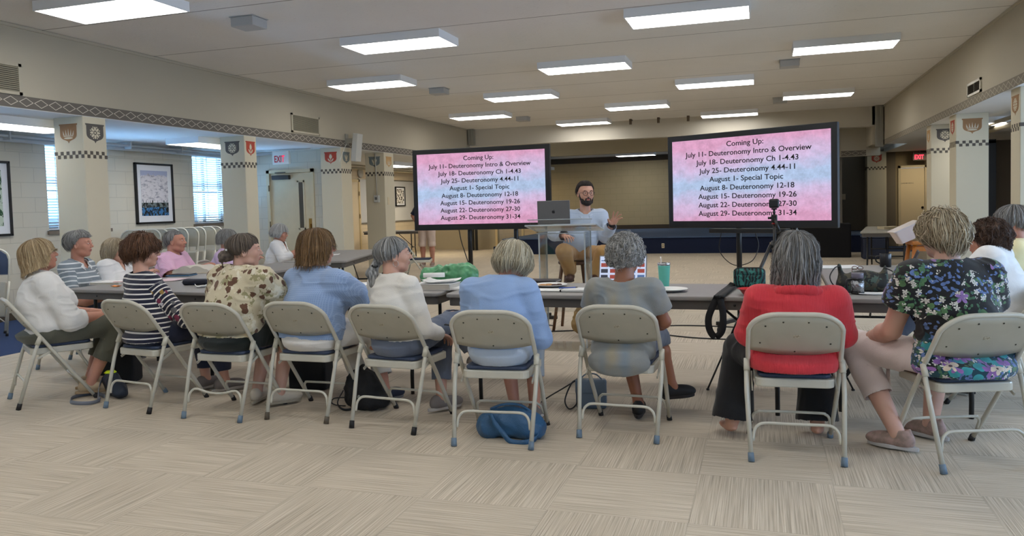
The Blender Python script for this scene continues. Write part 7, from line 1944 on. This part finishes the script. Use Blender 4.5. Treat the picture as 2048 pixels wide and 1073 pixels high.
def plate(x, y, r, label, group=None):
    t = thing('plate', label, 'plate', (x, y, TZ), 0, group)
    mb = MB(); mb.lathe([(0, .002), (r*.62, .002), (r*.72, .006), (r*.97, .016), (r, .018), (r*.99, .020), (r*.96, .019), (r*.72, .010), (r*.60, .005), (0, .005)], 40); mb.build('dish', mat('white plate', rgb(224, 224, 222), .4), t)
    return t
# left end: booklets, orange note, paper
p = atz(215, 570, TZ); book(p[0]-.02, p[1]+.08, .1, .30, .22, .022, 'thick white booklet with a red bookmark at the left end of the tables', M_paper)
sheet('bookmark', p[0]+.10, p[1]+.03, .2, .10, .03, 'red bookmark strip on the white booklet', 'bookmark', mat('red card', rgb(176, 40, 44), .6), TZ+.0225, .0015, curl=.001)
p = atz(229, 574, TZ); sheet('sticky_note', p[0]+.02, p[1], .3, .07, .06, 'small orange sticky note by the striped top', 'note', mat('orange note', rgb(230, 140, 66), .7), curl=.012)
p = atz(345, 560, TZ); sheet('paper_sheet', p[0], p[1]-.02, .2, .22, .28, 'pinkish printed sheet in front of the pink shirted man', 'paper', mat('pinkish paper', rgb(214, 190, 196), .8))
p = atz(363, 552, TZ); t = thing('tablet', 'dark tablet in a blue cover beside the open thick book', 'tablet', (p[0], p[1], TZ), .2)
mb = MB(); mb.bbox(-.12, .12, -.085, .085, 0, .012, .004); mb.build('cover', mat('blue cover', rgb(66, 104, 136), .6), t); mb = MB(); mb.bbox(-.09, .115, -.08, .08, .0122, .02, .003); mb.build('body', M_black, t)
p = atz(385, 546, TZ); book(p[0]+.02, p[1]+.05, .15, .40, .26, .075, 'large open thick book in front of the pink shirted man', M_cream, open_=True)
p = atz(393, 570, TZ); t = thing('glasses_case', 'navy zippered case lying near the camouflage blouse', 'case', (p[0], p[1], TZ), .22)
mb = MB(); mb.bbox(-.11, .11, -.045, .045, 0, .05, .022, 5); mb.build('shell', mat('navy soft case', rgb(24, 28, 44), .7), t); mb = MB(); mb.bbox(-.1105, .1105, -.0455, .0455, .024, .027, .001, 1); mb.build('zipper', M_black, t)
p = atz(405, 575, TZ); sheet('tissue', p[0]+.0, p[1]-.02, .7, .09, .07, 'crumpled white tissue beside the navy case', 'tissue', curl=.03, seed=3)
p = atz(722, 569, TZ); sheet('paper_sheet', p[0], p[1]+.0, .2, .22, .28, 'white sheet between the blue linen shirt and the grey ponytail')
p = atz(598, 511, TZ); sheet('paper_sheet', -5.55, 9.3, .4, .22, .28, 'white sheet under the hand of the white haired woman')
pen(-2.93, 5.35, 1.0, 'white pen near the hand of the woman with the bun', M_white)
# bag of greens
p = atz(895, 568, TZ)
t = thing('plastic_bag', 'crumpled green plastic bag lying on the table', 'bag', (p[0]+.02, p[1]+.02, TZ), .05)
S = Sdf(); S.cap(V(-.14, 0, .055), V(.10, 0, .065), .052, .062, .03); S.ell(V(.13, .0, .05), V(.05, .05, .048), .03); S.ell(V(-.15, .01, .04), V(.05, .05, .038), .03); S.half(V(0, 0, .001), V(0, 0, -1))
P, Q = S.mesh(.006); P = P*1.22; N = normals(P, Q); rid = 1-np.abs(fnoise(P+fnoise(P, 12, 3)[:, None]*.03, 17, 5))*2.2
P = P+N*(np.clip(rid, -.5, 1)*.014+fnoise(P, 50, 2)*.005)[:, None]; P[:, 2] = np.maximum(P[:, 2], 0); add_mesh('sack', to_mesh('sack', P, Q), mat('green film', rgb(52, 122, 76), .35, color2=rgb(92, 160, 112), vscale=12, spec=.6), t)
mb = MB(); mb.tube(smooth_path([(.12, .0, .10), (.19, .02, .07), (.2, .03, .02), (.16, .03, .005)]), .008, 6, flat=.3); mb.build('knotted_end', mat('green film', rgb(52, 122, 76), .35), t)
p = atz(876, 581, TZ)
book(p[0]-.05, p[1]+.10, -.03, .30, .21, .045, 'thick closed book stacked on the table beside the green bag', M_paper)
sheet('paper_sheet', p[0]-.02, p[1]+.11, .1, .26, .2, 'loose white pages curling on top of the thick book', 'paper', z=TZ+.0465, curl=.03, seed=2)
t = thing('paper_roll', 'rolled white sheet lying on the pile of pages', 'paper', (p[0]-.16, p[1]+.16, TZ+.085), .3); mb = MB(); mb.tube([(-.07, 0, 0), (.09, 0, 0)], .017, 12, cap=True); mb.build('roll', M_paper, t)
t.location = (p[0]-.10, p[1]+.14, TZ+.098)
sheet('notebook', p[0]+.15, p[1]+.08, -.1, .2, .16, 'white spiral notebook sticking out of the pile by the green bag', 'notebook', th=.012)
p = atz(955, 573, TZ)
# middle table left side
p = atz(1088, 565, TZ); t = thing('tablet_case', 'closed black tablet case behind the plate of cookies', 'case', (p[0], p[1], TZ), .0); mb = MB(); mb.bbox(-.115, .115, -.08, .08, 0, .022, .006, 3); mb.build('cover', mat('black leatherette', rgb(26, 24, 26), .5), t); mb = MB(); mb.bbox(-.11, .118, -.076, .076, .006, .016, .002, 1); mb.build('tablet', M_alu, t)
p = atz(1100, 574, TZ); pl = plate(p[0]+.0, p[1]+.01, .125, 'white plate with cookies left of the grey tee'); 
M_ck = mat('cookie brown', rgb(176, 132, 84), .8, var=.2, vscale=80); M_br = mat('brownie dark', rgb(70, 40, 28), .8, bump=.6, bscale=90)
for k, (dx, dy, r, mm, lab) in enumerate(((-.055, -.01, .030, M_ck, 'golden cookie, leftmost on the plate'), (-.015, .015, .032, M_ck, 'golden cookie in the middle of the plate'), (.035, -.01, .024, M_br, 'dark brownie piece nearest on the plate'), (.062, .02, .022, M_br, 'dark brownie piece, rightmost on the plate'))):
    mb = MB(); mb.lathe([(0, 0), (r*.9, 0), (r, .005), (r*.9, .011), (r*.5, .014), (0, .013)], 16); o = mb.build('cookie', mm); o.location = (p[0]+dx, p[1]+.01+dy, TZ+.006); tag(o, lab, 'cookie', 'cookies on the plate')
p = atz(1124, 583, TZ); t = thing('notebook', 'open spiral notebook with white pages beside the grey tee', 'notebook', (p[0], p[1]+.02, TZ), -.02)
mb = MB(); mb.bbox(-.19, -.006, -.065, .075, 0, .008, .002, 1); mb.bbox(.006, .19, -.065, .075, 0, .016, .002, 1); mb.build('pages', M_paper, t); mb = MB(); mb.box(-.195, .195, -.07, .08, -.0008, -.0001); mb.build('cover', M_black, t)
mb = MB(); mb.tube([(0, -.06, .008), (0, .07, .008)], .007, 8); mb.build('spiral', M_black, t)
t.location.z = TZ+.001
pen(p[0]+.04, p[1]+.03, .5, 'blue pen on the open notebook', mat('blue pen plastic', rgb(66, 92, 168), .35), TZ+.018)
# laptop facing the camera side
m, nt, b = nodes_of('laptop picture'); vec, x, y, z = coords(nt, 'Generated')
gx_ = mth(nt, 'FRACT', mth(nt, 'MULTIPLY', x, 5)); gz_ = mth(nt, 'FRACT', mth(nt, 'MULTIPLY', z, 4))
ins = mth(nt, 'MULTIPLY', mth(nt, 'MULTIPLY', mth(nt, 'GREATER_THAN', gx_, .12), mth(nt, 'LESS_THAN', gx_, .88)), mth(nt, 'MULTIPLY', mth(nt, 'GREATER_THAN', gz_, .2), mth(nt, 'LESS_THAN', gz_, .86)))
side = mth(nt, 'LESS_THAN', z, .84)
cb = nt.nodes.new('ShaderNodeCombineXYZ'); L(nt, mth(nt, 'FLOOR', mth(nt, 'MULTIPLY', x, 5)), cb.inputs[0]); L(nt, mth(nt, 'FLOOR', mth(nt, 'MULTIPLY', z, 4)), cb.inputs[1])
wn = nt.nodes.new('ShaderNodeTexWhiteNoise'); L(nt, cb.outputs[0], wn.inputs['Vector'])
rp = nt.nodes.new('ShaderNodeValToRGB'); rp.color_ramp.interpolation = 'CONSTANT'; e = rp.color_ramp.elements; e[0].color = (*rgb(40, 44, 60), 1); e[1].position = .8; e[1].color = (*rgb(110, 30, 34), 1)
q = e.new(.3); q.color = (*rgb(150, 60, 50), 1); q = e.new(.55); q.color = (*rgb(70, 100, 150), 1)
L(nt, wn.outputs['Value'], rp.inputs[0])
c_ = mixc(nt, mth(nt, 'MULTIPLY', ins, side), rgb(196, 208, 236), rp.outputs[0]); L(nt, c_, b.inputs['Emission Color']); b.inputs['Emission Strength'].default_value = 1.0; b.inputs['Base Color'].default_value = (.01, .01, .01, 1)
M_lap = m
p = atz(1245, 567, TZ); t, ld, RL2 = laptop('open laptop with a lit picture screen in front of the grey tee', (p[0]+.0, p[1]-.12, TZ), PI, .36, .235, M_alu, .30, M_lap, lidh=.20)
# tumbler
p = atz(1328, 575, TZ); M_mint = mat('mint enamel', rgb(104, 196, 178), .35); M_steel = mat('brushed steel', rgb(186, 186, 188), .22, .9)
t = thing('tumbler', 'mint green insulated tumbler with steel rim and straw', 'tumbler', (p[0], p[1]+.02, TZ))
mb = MB(); mb.lathe([(0, 0), (.030, 0), (.0335, .004), (.0345, .02), (.043, .150), (.0435, .153), (0, .153)], 36); mb.build('body', M_mint, t)
mb = MB(); mb.lathe([(.0436, .1535), (.0445, .158), (.0445, .170), (.0425, .172), (.041, .166), (.040, .1535)], 36); mb.build('steel_rim', M_steel, t)
mb = MB(); mb.lathe([(0, .160), (.040, .160), (.040, .167), (.034, .169), (0, .167)], 30); mb.build('lid', mat('clear lid', rgb(150, 160, 160), .1, trans=.6), t)
mb = MB(); mb.tube([(-.01, 0, .02), (-.022, 0, .215)], .0038, 10); mb.build('straw', M_steel, t)
p = atz(1340, 583, TZ); plate(p[0], p[1]+.0, .118, 'empty white plate right of the grey tee, in front of the mint tumbler')
# crossbody bag with leaf pattern
m, nt, b = nodes_of('leaf printed nylon'); vec, x, y, z = coords(nt)
wv = nt.nodes.new('ShaderNodeTexWave'); wv.inputs['Scale'].default_value = 14; wv.inputs['Distortion'].default_value = 9; wv.inputs['Detail'].default_value = 2; L(nt, vec, wv.inputs['Vector'])
c1 = mixc(nt, mth(nt, 'GREATER_THAN', wv.outputs['Fac'], .55), rgb(8, 16, 18), rgb(34, 96, 92))
c1 = mixc(nt, mth(nt, 'GREATER_THAN', noi(nt, vec, 30, 3), .58), c1, rgb(52, 128, 118)); L(nt, c1, b.inputs['Base Color']); b.inputs['Roughness'].default_value = .6; M_leaf = m
p = atz(1505, 577, TZ); bx_, by_ = p[0]-.02, p[1]+.05
t = thing('crossbody_bag', 'small teal leaf patterned shoulder bag standing on the table', 'bag', (bx_, by_, TZ), -.05)
mb = MB(); mb.bbox(-.105, .105, -.035, .035, .0, .135, .03, 5); mb.build('body', M_leaf, t)
mb = MB(); mb.bbox(-.09, .085, -.048, -.0345, .012, .09, .010, 3); mb.build('front_pocket', M_leaf, t)
mb = MB(); mb.tube([(-.10, -.02, .118), (-.07, -.02, .137), (.07, -.02, .137), (.10, -.02, .118)], .004, 6); mb.build('zipper', M_black, t)
mb = MB(); mb.tube([(.01, -.05, .085), (.008, -.052, .04)], .003, 6); mb.build('zip_pull', M_black, t)
mb = MB()
def strap(mb, pts, w, th=.002, ax=(0, 1, 0)):
    pts = [Vector(q) for q in smooth_path(pts, 8)]; prev = None
    for i, q in enumerate(pts):
        tn = (pts[min(i+1, len(pts)-1)]-pts[max(i-1, 0)]).normalized(); sd = tn.cross(Vector(ax)); 
        if sd.length < .1: sd = Vector((1, 0, 0))
        sd = (Vector(ax)-tn*tn.dot(Vector(ax))).normalized()*w/2; nn = tn.cross(sd).normalized()*th
        r = [mb.bm.verts.new(v) for v in (q-sd-nn, q+sd-nn, q+sd+nn, q-sd+nn)]
        if prev:
            for k in range(4): mb.bm.faces.new((prev[k], prev[(k+1) % 4], r[(k+1) % 4], r[k])).smooth = True
        else: mb.bm.faces.new(r)
        prev = r
    mb.bm.faces.new(list(reversed(prev)))
# strap hangs over the near table edge: y local towards the camera is negative
ey = 5.045-.035-by_
strap(mb, [(-.10, -.02, .03), (-.13, -.10, .012), (-.15, ey+.03, .010), (-.165, ey-.006, -.02), (-.205, ey-.03, -.12), (-.20, ey-.04, -.20), (-.165, ey-.04, -.243), (-.125, ey-.035, -.20), (-.12, ey-.02, -.10), (-.135, ey-.004, -.02), (-.125, ey+.04, .012), (-.10, -.06, .012)], .042, .0012, (1, .25, .0))
mb.build('shoulder_strap', mat('black webbing', rgb(16, 16, 18), .8), t)
# red bowl
p = atz(1500, 590, TZ); t = thing('bowl', 'red plastic bowl in front of the leaf patterned bag', 'bowl', (p[0]+.0, p[1]+.0, TZ))
mb = MB(); mb.lathe([(0, .001), (.04, .001), (.045, .006), (.066, .034), (.078, .038), (.080, .041), (.066, .040), (.043, .010), (0, .006)], 36); mb.build('bowl_body', mat('glossy red plastic', rgb(196, 30, 36), .22), t)
# right table
p = atz(1655, 533, TZ); sheet('paper_sheet', p[0]+.06, p[1]-.1, .1, .36, .30, 'printed white sheets at the left edge of the right table', th=.004)
p = atz(1694, 586, TZ)
m, nt, b = nodes_of('camouflage handbag fabric'); vec, x, y, z = coords(nt)
c1 = mixc(nt, mth(nt, 'GREATER_THAN', noi(nt, vec, 22, 3), .55), rgb(26, 28, 26), rgb(70, 66, 52)); c1 = mixc(nt, mth(nt, 'GREATER_THAN', noi(nt, mapv(nt, vec, (1, 1, 1), (4, 4, 4)), 20, 3), .60), c1, rgb(66, 84, 74)); L(nt, c1, b.inputs['Base Color']); b.inputs['Roughness'].default_value = .7; M_cam = m
hb = thing('handbag', 'dark patterned handbag with two black handles on the right table', 'bag', (p[0]+.10, p[1]+.10, TZ), .0)
S = Sdf(); S.ell(V(0, 0, .055), V(.14, .055, .075), .03); S.cap(V(-.125, 0, .10), V(-.135, 0, .165), .022, .010, .03); S.cap(V(.125, 0, .10), V(.13, 0, .155), .022, .010, .03); S.cap(V(-.11, 0, .04), V(.11, 0, .04), .045, .045, .03); S.half(V(0, 0, .001), V(0, 0, -1))
P, Q = S.mesh(.006); P = P+normals(P, Q)*(fnoise(P, 18, 3)*.006)[:, None]; add_mesh('body', to_mesh('body', P, Q), M_cam, hb)
mb = MB(); mb.tube(smooth_path([(-.135, -.01, .16), (-.165, -.03, .15), (-.195, -.05, .10), (-.18, -.05, .05), (-.14, -.04, .02)]), .004, 6); mb.build('handle', M_black, hb)
mb = MB(); mb.tube(smooth_path([(.13, -.01, .15), (.18, -.03, .12), (.235, -.06, .05), (.235, -.07, .012), (.17, -.08, .005), (.12, -.07, .005)]), .004, 6); mb.build('handle', M_black, hb)
mb = MB()
for q in (-1, 1): mb.tube([(-.055+q*.017+.0155*math.cos(a), -.012+.004*math.sin(a)*0, .168+.011*math.sin(a)) for a in np.linspace(0, 2*PI, 16, endpoint=False)], .0022, 6, closed=True)
mb.tube([(-.0555, -.012, .17), (-.0545, -.012, .17)], .002, 5); mb.tube([(-.087, -.012, .168), (-.09, -.03, .08)], .002, 6)
o = mb.build('spectacles', mat('tortoise frame', rgb(96, 60, 48), .3)); tag(o, 'brown spectacles hooked over the patterned handbag', 'spectacles'); o.location = hb.location+Vector((.02, -.055, -.015))
p = atz(1716, 589, TZ); t = thing('travel_mug', 'steel and black insulated mug with a handle on the right table', 'mug', (p[0]+.0, p[1]+.02, TZ), .2)
mb = MB(); mb.lathe([(0, 0), (.036, 0), (.039, .004), (.039, .012), (0, .012)], 32); mb.lathe([(.0, .088), (.0395, .088), (.0395, .098), (0, .098)], 32); mb.build('black_bands', M_black, t)
mb = MB(); mb.lathe([(0, .0125), (.0375, .0125), (.0385, .05), (.0375, .0875), (0, .0875)], 32); mb.build('steel_body', mat('hammered steel', rgb(150, 152, 156), .25, .9, bump=.8, bscale=60), t)
mb = MB(); mb.lathe([(0, .0985), (.037, .0985), (.036, .128), (.033, .132), (0, .132)], 32); mb.build('lid', mat('smoky lid', rgb(140, 136, 150), .12, trans=.4), t)
mb = MB(); mb.tube(smooth_path([(-.038, 0, .09), (-.062, 0, .085), (-.066, 0, .05), (-.06, 0, .02), (-.038, 0, .012)]), .008, 8); mb.build('handle', M_black, t)
p = atz(1745, 590, TZ); sheet('napkin', p[0]+.02, p[1]+.03, .1, .2, .09, 'folded white napkins at the near edge of the right table', 'napkin', curl=.008, th=.005)
sheet('paper_sheet', p[0]+.22, p[1]+.12, -.05, .22, .16, 'white sheet by the flowered blouse on the right table', 'paper')
p = atz(1793, 556, TZ); lp2, ld2, RLx = laptop('thin grey laptop standing open on the right table', (p[0]-.02, p[1]+.05, TZ), 1.45, .25, .19, M_alu, .42, None, lidh=.20)
p = atz(1760, 528, TZ); t = thing('mug', 'black mug at the far end of the right table', 'mug', (p[0], 7.25, TZ)); mb = MB(); mb.lathe([(0, 0), (.040, 0), (.045, .004), (.046, .11), (.044, .113), (.041, .108), (.040, .01), (0, .008)], 28); mb.build('body', mat('black glaze', rgb(20, 20, 24), .3), t)
mb = MB(); mb.tube(smooth_path([(-.045, 0, .09), (-.07, 0, .085), (-.072, 0, .05), (-.045, 0, .03)]), .006, 8); mb.build('handle', M_black, t)
# phone on tripod
tr = thing('tripod', 'black camera tripod with a phone mount behind the red sweater', 'tripod', (.078, 6.12, 0))
hubz = 1.0
legs_ = [(-.464, -.47), (.50, -.30), (-.05, .56)]
for k, (x_, y_) in enumerate(legs_):
    mb = MB(); a_ = Vector((x_*.06, y_*.06, hubz)); b_ = Vector((x_, y_, .012)); m1 = a_.lerp(b_, .45); m2 = a_.lerp(b_, .72)
    mb.tube([a_, m1], .013, 8); mb.tube([m1, m2], .0095, 8); mb.tube([m2, b_], .0065, 8); lg = mb.build('leg', M_blackmetal, tr)
    for mm_ in (m1, m2):
        mb = MB(); mb.tube([mm_-(b_-a_).normalized()*.018, mm_+(b_-a_).normalized()*.012], .0155, 8); mb.box(mm_.x+.008, mm_.x+.026, mm_.y-.008, mm_.y+.008, mm_.z-.012, mm_.z+.012); mb.build('leg_clamp', M_black, lg)
    mb = MB(); mb.lathe([(0, -.012), (.011, -.010), (.012, 0), (0, .006)], 10, c=(x_, y_, .012)); mb.build('rubber_foot', M_black, lg)
mb = MB(); mb.lathe([(0, -.03), (.03, -.03), (.034, 0), (.022, .03), (0, .03)], 16, c=(0, 0, hubz)); mb.build('hub', M_black, tr)
mb = MB(); mb.tube([(0, 0, .72), (0, 0, 1.17)], .0105, 10); mb.build('centre_column', M_blackmetal, tr)
mb = MB(); mb.tube([(0, 0, 1.155), (0, 0, 1.16)], .019, 12); mb.tube([(0, 0, 1.1605), (0, 0, 1.163)], .017, 12); mb.build('red_ring', mat('red ring', rgb(170, 40, 40), .4), tr)
mb = MB(); mb.bbox(-.022, .022, -.022, .022, 1.17, 1.225, .008, 3); mb.tube([(.0, -.02, 1.20), (.035, -.05, 1.10)], .010, 8); mb.tube([(-.02, 0, 1.20), (-.045, 0, 1.20)], .009, 8); mb.build('pan_head', M_black, tr)
mb = MB(); mb.tube([(0, 0, 1.2255), (0, 0, 1.262)], .008, 8); mb.bbox(-.02, .02, -.015, .015, 1.2605, 1.272, .003); mb.build('neck', M_black, tr)
cmx = thing('camera', 'small black cube camera on top of the tripod', 'camera', (.078, 6.12, 1.273)); mb = MB(); mb.bbox(-.036, .036, -.026, .026, 0, .068, .014, 4); mb.build('body', mat('black camera shell', rgb(22, 22, 24), .45), cmx)
mb = MB(); mb.lathe([(0, 0), (.02, 0), (.02, .008), (.016, .01), (0, .006)], 20, M=Matrix.Translation((0, .0262, .036)) @ Matrix.Rotation(-PI/2, 4, 'X')); mb.build('lens', mat('lens glass', rgb(8, 8, 12), .08), cmx)

# ------------------------------------------------------------------ bags on the floor
def floppy(name, label, loc, rz, prims, m, h_=.009, nz=.008, nf=14, group=None):
    t = thing(name, label, 'bag', loc, rz, group); S = Sdf()
    for kind, *a in prims:
        if kind == 'e': S.ell(V(*a[0]), V(*a[1]), .03)
        else: S.cap(V(*a[0]), V(*a[1]), a[2], a[3], .03)
    S.half(V(0, 0, .001), V(0, 0, -1)); P, Q = S.mesh(h_); N = normals(P, Q); rid = 1-np.abs(fnoise(P+fnoise(P, 8, 3)[:, None]*.05, nf, 5))*2.2
    P = P+N*(np.clip(rid, 0, 1)*nz+fnoise(P, nf*2, 2)*nz*.4)[:, None]; P[:, 2] = np.maximum(P[:, 2], 0); add_mesh('body', to_mesh('body', P, Q), m, t); return t
M_bl = mat('blue leather', rgb(44, 88, 126), .42, bump=.3, bscale=180)
t = floppy('leather_handbag', 'soft blue leather handbag under the chair of the pale blue sweater', (-1.41, 4.28, 0), .05, [('c', (-.13, 0, .07), (.13, 0, .07), .07, .07), ('e', (0, 0, .10), (.165, .07, .075)), ('e', (-.13, 0, .06), (.06, .07, .06)), ('e', (.13, 0, .06), (.06, .07, .06))], M_bl)
mb = MB(); strap(mb, [(-.10, -.07, .15), (-.07, -.10, .11), (-.02, -.10, .05), (.03, -.12, .012), (.12, -.12, .012), (.17, -.07, .03), (.15, -.03, .10)], .028, .003, (.3, .3, 1)); mb.build('strap', M_bl, t)
mb = MB(); mb.tube(smooth_path([(-.12, 0, .16), (-.04, 0, .19), (.06, 0, .19), (.13, 0, .15)]), .008, 8); mb.build('rolled_handle', M_bl, t)
M_bk = mat('black nylon', rgb(15, 15, 18), .75, bump=.4, bscale=200)
t = floppy('backpack', 'black fabric backpack on the floor behind the ponytail woman\'s chair leg', (-2.60, 4.72, 0), -.2, [('e', (0, 0, .12), (.14, .10, .14)), ('e', (.03, 0, .06), (.16, .11, .07)), ('c', (-.02, 0, .2), (.0, 0, .27), .05, .02)], M_bk, nz=.012)
mb = MB(); mb.tube(smooth_path([(-.12, -.07, .12), (-.14, -.11, .04), (-.06, -.14, .01), (.02, -.12, .03), (.03, -.10, .09)]), .008, 6, flat=.4); mb.build('shoulder_strap', M_black, t)
mb = MB(); mb.tube(smooth_path([(-.14, -.03, .06), (-.22, -.05, .05), (-.25, -.05, .02), (-.2, -.06, .008), (-.12, -.06, .01)]), .010, 6, flat=.4); mb.build('shoulder_strap', M_black, t)
mb = MB(); mb.prism([(.06+.014*math.cos(a), .10+.018*math.sin(a)) for a in np.linspace(0, 2*PI, 7)[:-1]], 0, .002, M=Matrix.Translation((0, -.122, 0)) @ Matrix.Rotation(PI/2, 4, 'X')); mb.build('round_badge', M_trimgrey, t)
t = thing('tote_bag', 'upright black tote bag between the bun woman\'s and blue linen woman\'s chairs', 'bag', (-3.28, 5.15, 0), .1)
mb = MB(); mb.bbox(-.15, .15, -.08, .08, 0, .36, .02, 3); mb.build('body', M_bk, t); mb = MB(); mb.tube(smooth_path([(-.08, -.08, .35), (-.05, -.09, .42), (.05, -.09, .42), (.08, -.08, .35)]), .006, 6); mb.build('handle', M_black, t)
t = thing('tote_bag', 'black tote bag beside the shin of the blonde woman in white', 'bag', (-4.98, 5.02, 0), .3)
mb = MB(); mb.bbox(-.16, .16, -.09, .09, 0, .34, .03, 3); mb.build('body', M_bk, t); mb = MB(); mb.tube(smooth_path([(-.08, -.09, .33), (-.05, -.1, .40), (.05, -.1, .40), (.08, -.09, .33)]), .006, 6); mb.build('handle', M_black, t)
M_nb = mat('dark slate nylon', rgb(32, 40, 54), .6)
t = floppy('belt_bag', 'dark slate belt bag with neon yellow lining on the floor', (-4.62, 4.62, 0), -.5, [('c', (-.10, 0, .11), (.12, 0, .05), .06, .045), ('e', (0, 0, .05), (.14, .05, .05))], M_nb, nz=.006)
mb = MB(); mb.lathe([(0, -.012), (.035, -.008), (.045, 0), (.03, .012), (0, .016)], 16, c=(-.11, 0, .165)); mb.build('neon_lining', mat('neon yellow', rgb(200, 222, 20), .5), t)
mb = MB(); strap(mb, [(-.13, -.02, .15), (-.10, -.08, .09), (.02, -.13, .02), (.10, -.14, .012), (.14, -.22, .012), (.02, -.30, .012), (-.14, -.26, .012), (-.20, -.16, .012), (-.13, -.09, .012), (.0, -.08, .012)], .03, .002, (.2, .2, 1)); mb.build('webbing_strap', mat('grey webbing', rgb(110, 114, 124), .7), t)
M_gb = mat('grey blue leather', rgb(96, 112, 128), .5)
t = thing('shoulder_purse', 'grey blue purse standing on the floor left of the grey tee woman', 'bag', (-1.09, 5.02, 0), .15)
mb = MB(); mb.bbox(-.10, .10, -.045, .045, 0, .19, .02, 4); mb.build('body', M_gb, t); mb = MB(); mb.bbox(-.102, .102, -.05, -.02, .10, .195, .012, 3); mb.build('flap', M_gb, t)
mb = MB(); mb.tube(smooth_path([(-.09, 0, .19), (-.13, -.02, .16), (-.17, -.05, .06), (-.14, -.08, .01), (-.09, -.09, .05), (-.07, -.06, .15)]), .005, 6); mb.tube(smooth_path([(-.09, 0, .185), (-.18, 0, .13), (-.30, -.02, .06), (-.36, -.05, .012)]), .005, 6); mb.build('strap', M_black, t)
mb = MB(); mb.tube(smooth_path([(-.07, -.01, .192), (-.03, -.01, .225), (.03, -.01, .225), (.07, -.01, .192)]), .005, 6); mb.build('top_handle', M_gb, t)
M_tanb = mat('tan canvas', rgb(150, 122, 76), .8, bump=.3, bscale=200)
t = floppy('satchel', 'tan canvas satchel standing on the floor by the bar stool', (-1.72, 7.75, 0), .1, [('e', (0, 0, .17), (.13, .08, .17)), ('c', (-.07, 0, .12), (.07, 0, .12), .08, .08)], M_tanb)
mb = MB(); strap(mb, [(.06, -.07, .28), (.12, -.14, .20), (.17, -.26, .08), (.22, -.36, .012), (.30, -.40, .012)], .05, .004, (1, .2, 0)); mb.build('strap', M_tanb, t)
mb = MB(); mb.tube(smooth_path([(-.06, -.085, .08), (-.04, -.12, .04), (.02, -.13, .008), (.04, -.13, .006)]), .005, 6); mb.build('buckle_tail', mat('dark strap leather', rgb(60, 44, 34), .5), t)
# tissue in the hand of the woman in white, bracelets
O = ch[1]
def chain_ring(name, parent, c, n, r, th, m):
    c = V(*c); n = V(*n)/np.linalg.norm(V(*n)); a = np.cross(n, V(.3, .2, 1)); a /= np.linalg.norm(a); b_ = np.cross(n, a)
    mb = MB(); mb.tube([tuple(c+a*r*math.cos(q)+b_*r*math.sin(q)) for q in np.linspace(0, 2*PI, 20, endpoint=False)], th, 6, closed=True); return mb.build(name, m, parent)
for o in col.objects:
    if o.name.startswith('person') and o.get('label', '').startswith('woman with short ash blonde'): chain_ring('bracelet', o, (-.297, .335, .565), (-.05, .24, -.085), .036, .0028, M_steel)
    if o.name.startswith('person') and o.get('label', '').startswith('blonde woman in profile'):
        chain_ring('wristwatch', o, (.095, .36, .60), (-.15, .28, 0), .036, .005, M_white)
        tw = o
R_, T0 = local_of(turned(ch[1], -.08)); pw = R_@V(.05, .47, .585)+T0
t = thing('tissue', 'crumpled white tissue in the hand of the blonde woman in white', 'tissue', tuple(pw)); S = Sdf(); S.ell(V(0, 0, 0), V(.035, .03, .022), .01); S.ell(V(.025, .01, .012), V(.022, .02, .014), .01); P, Q = S.mesh(.004); P = P+normals(P, Q)*(fnoise(P, 60, 2)*.006)[:, None]; add_mesh('crumple', to_mesh('crumple', P, Q), M_paper, t)

t = thing('bag_strap', 'black webbing strap hanging from the lap of the woman with the ponytail', 'strap', (0, 0, 0)); mb = MB(); strap(mb, STRAP5, .028, .0018, (.4, 1, 0)); mb.build('webbing', mat('black webbing', rgb(16, 16, 18), .8), t)
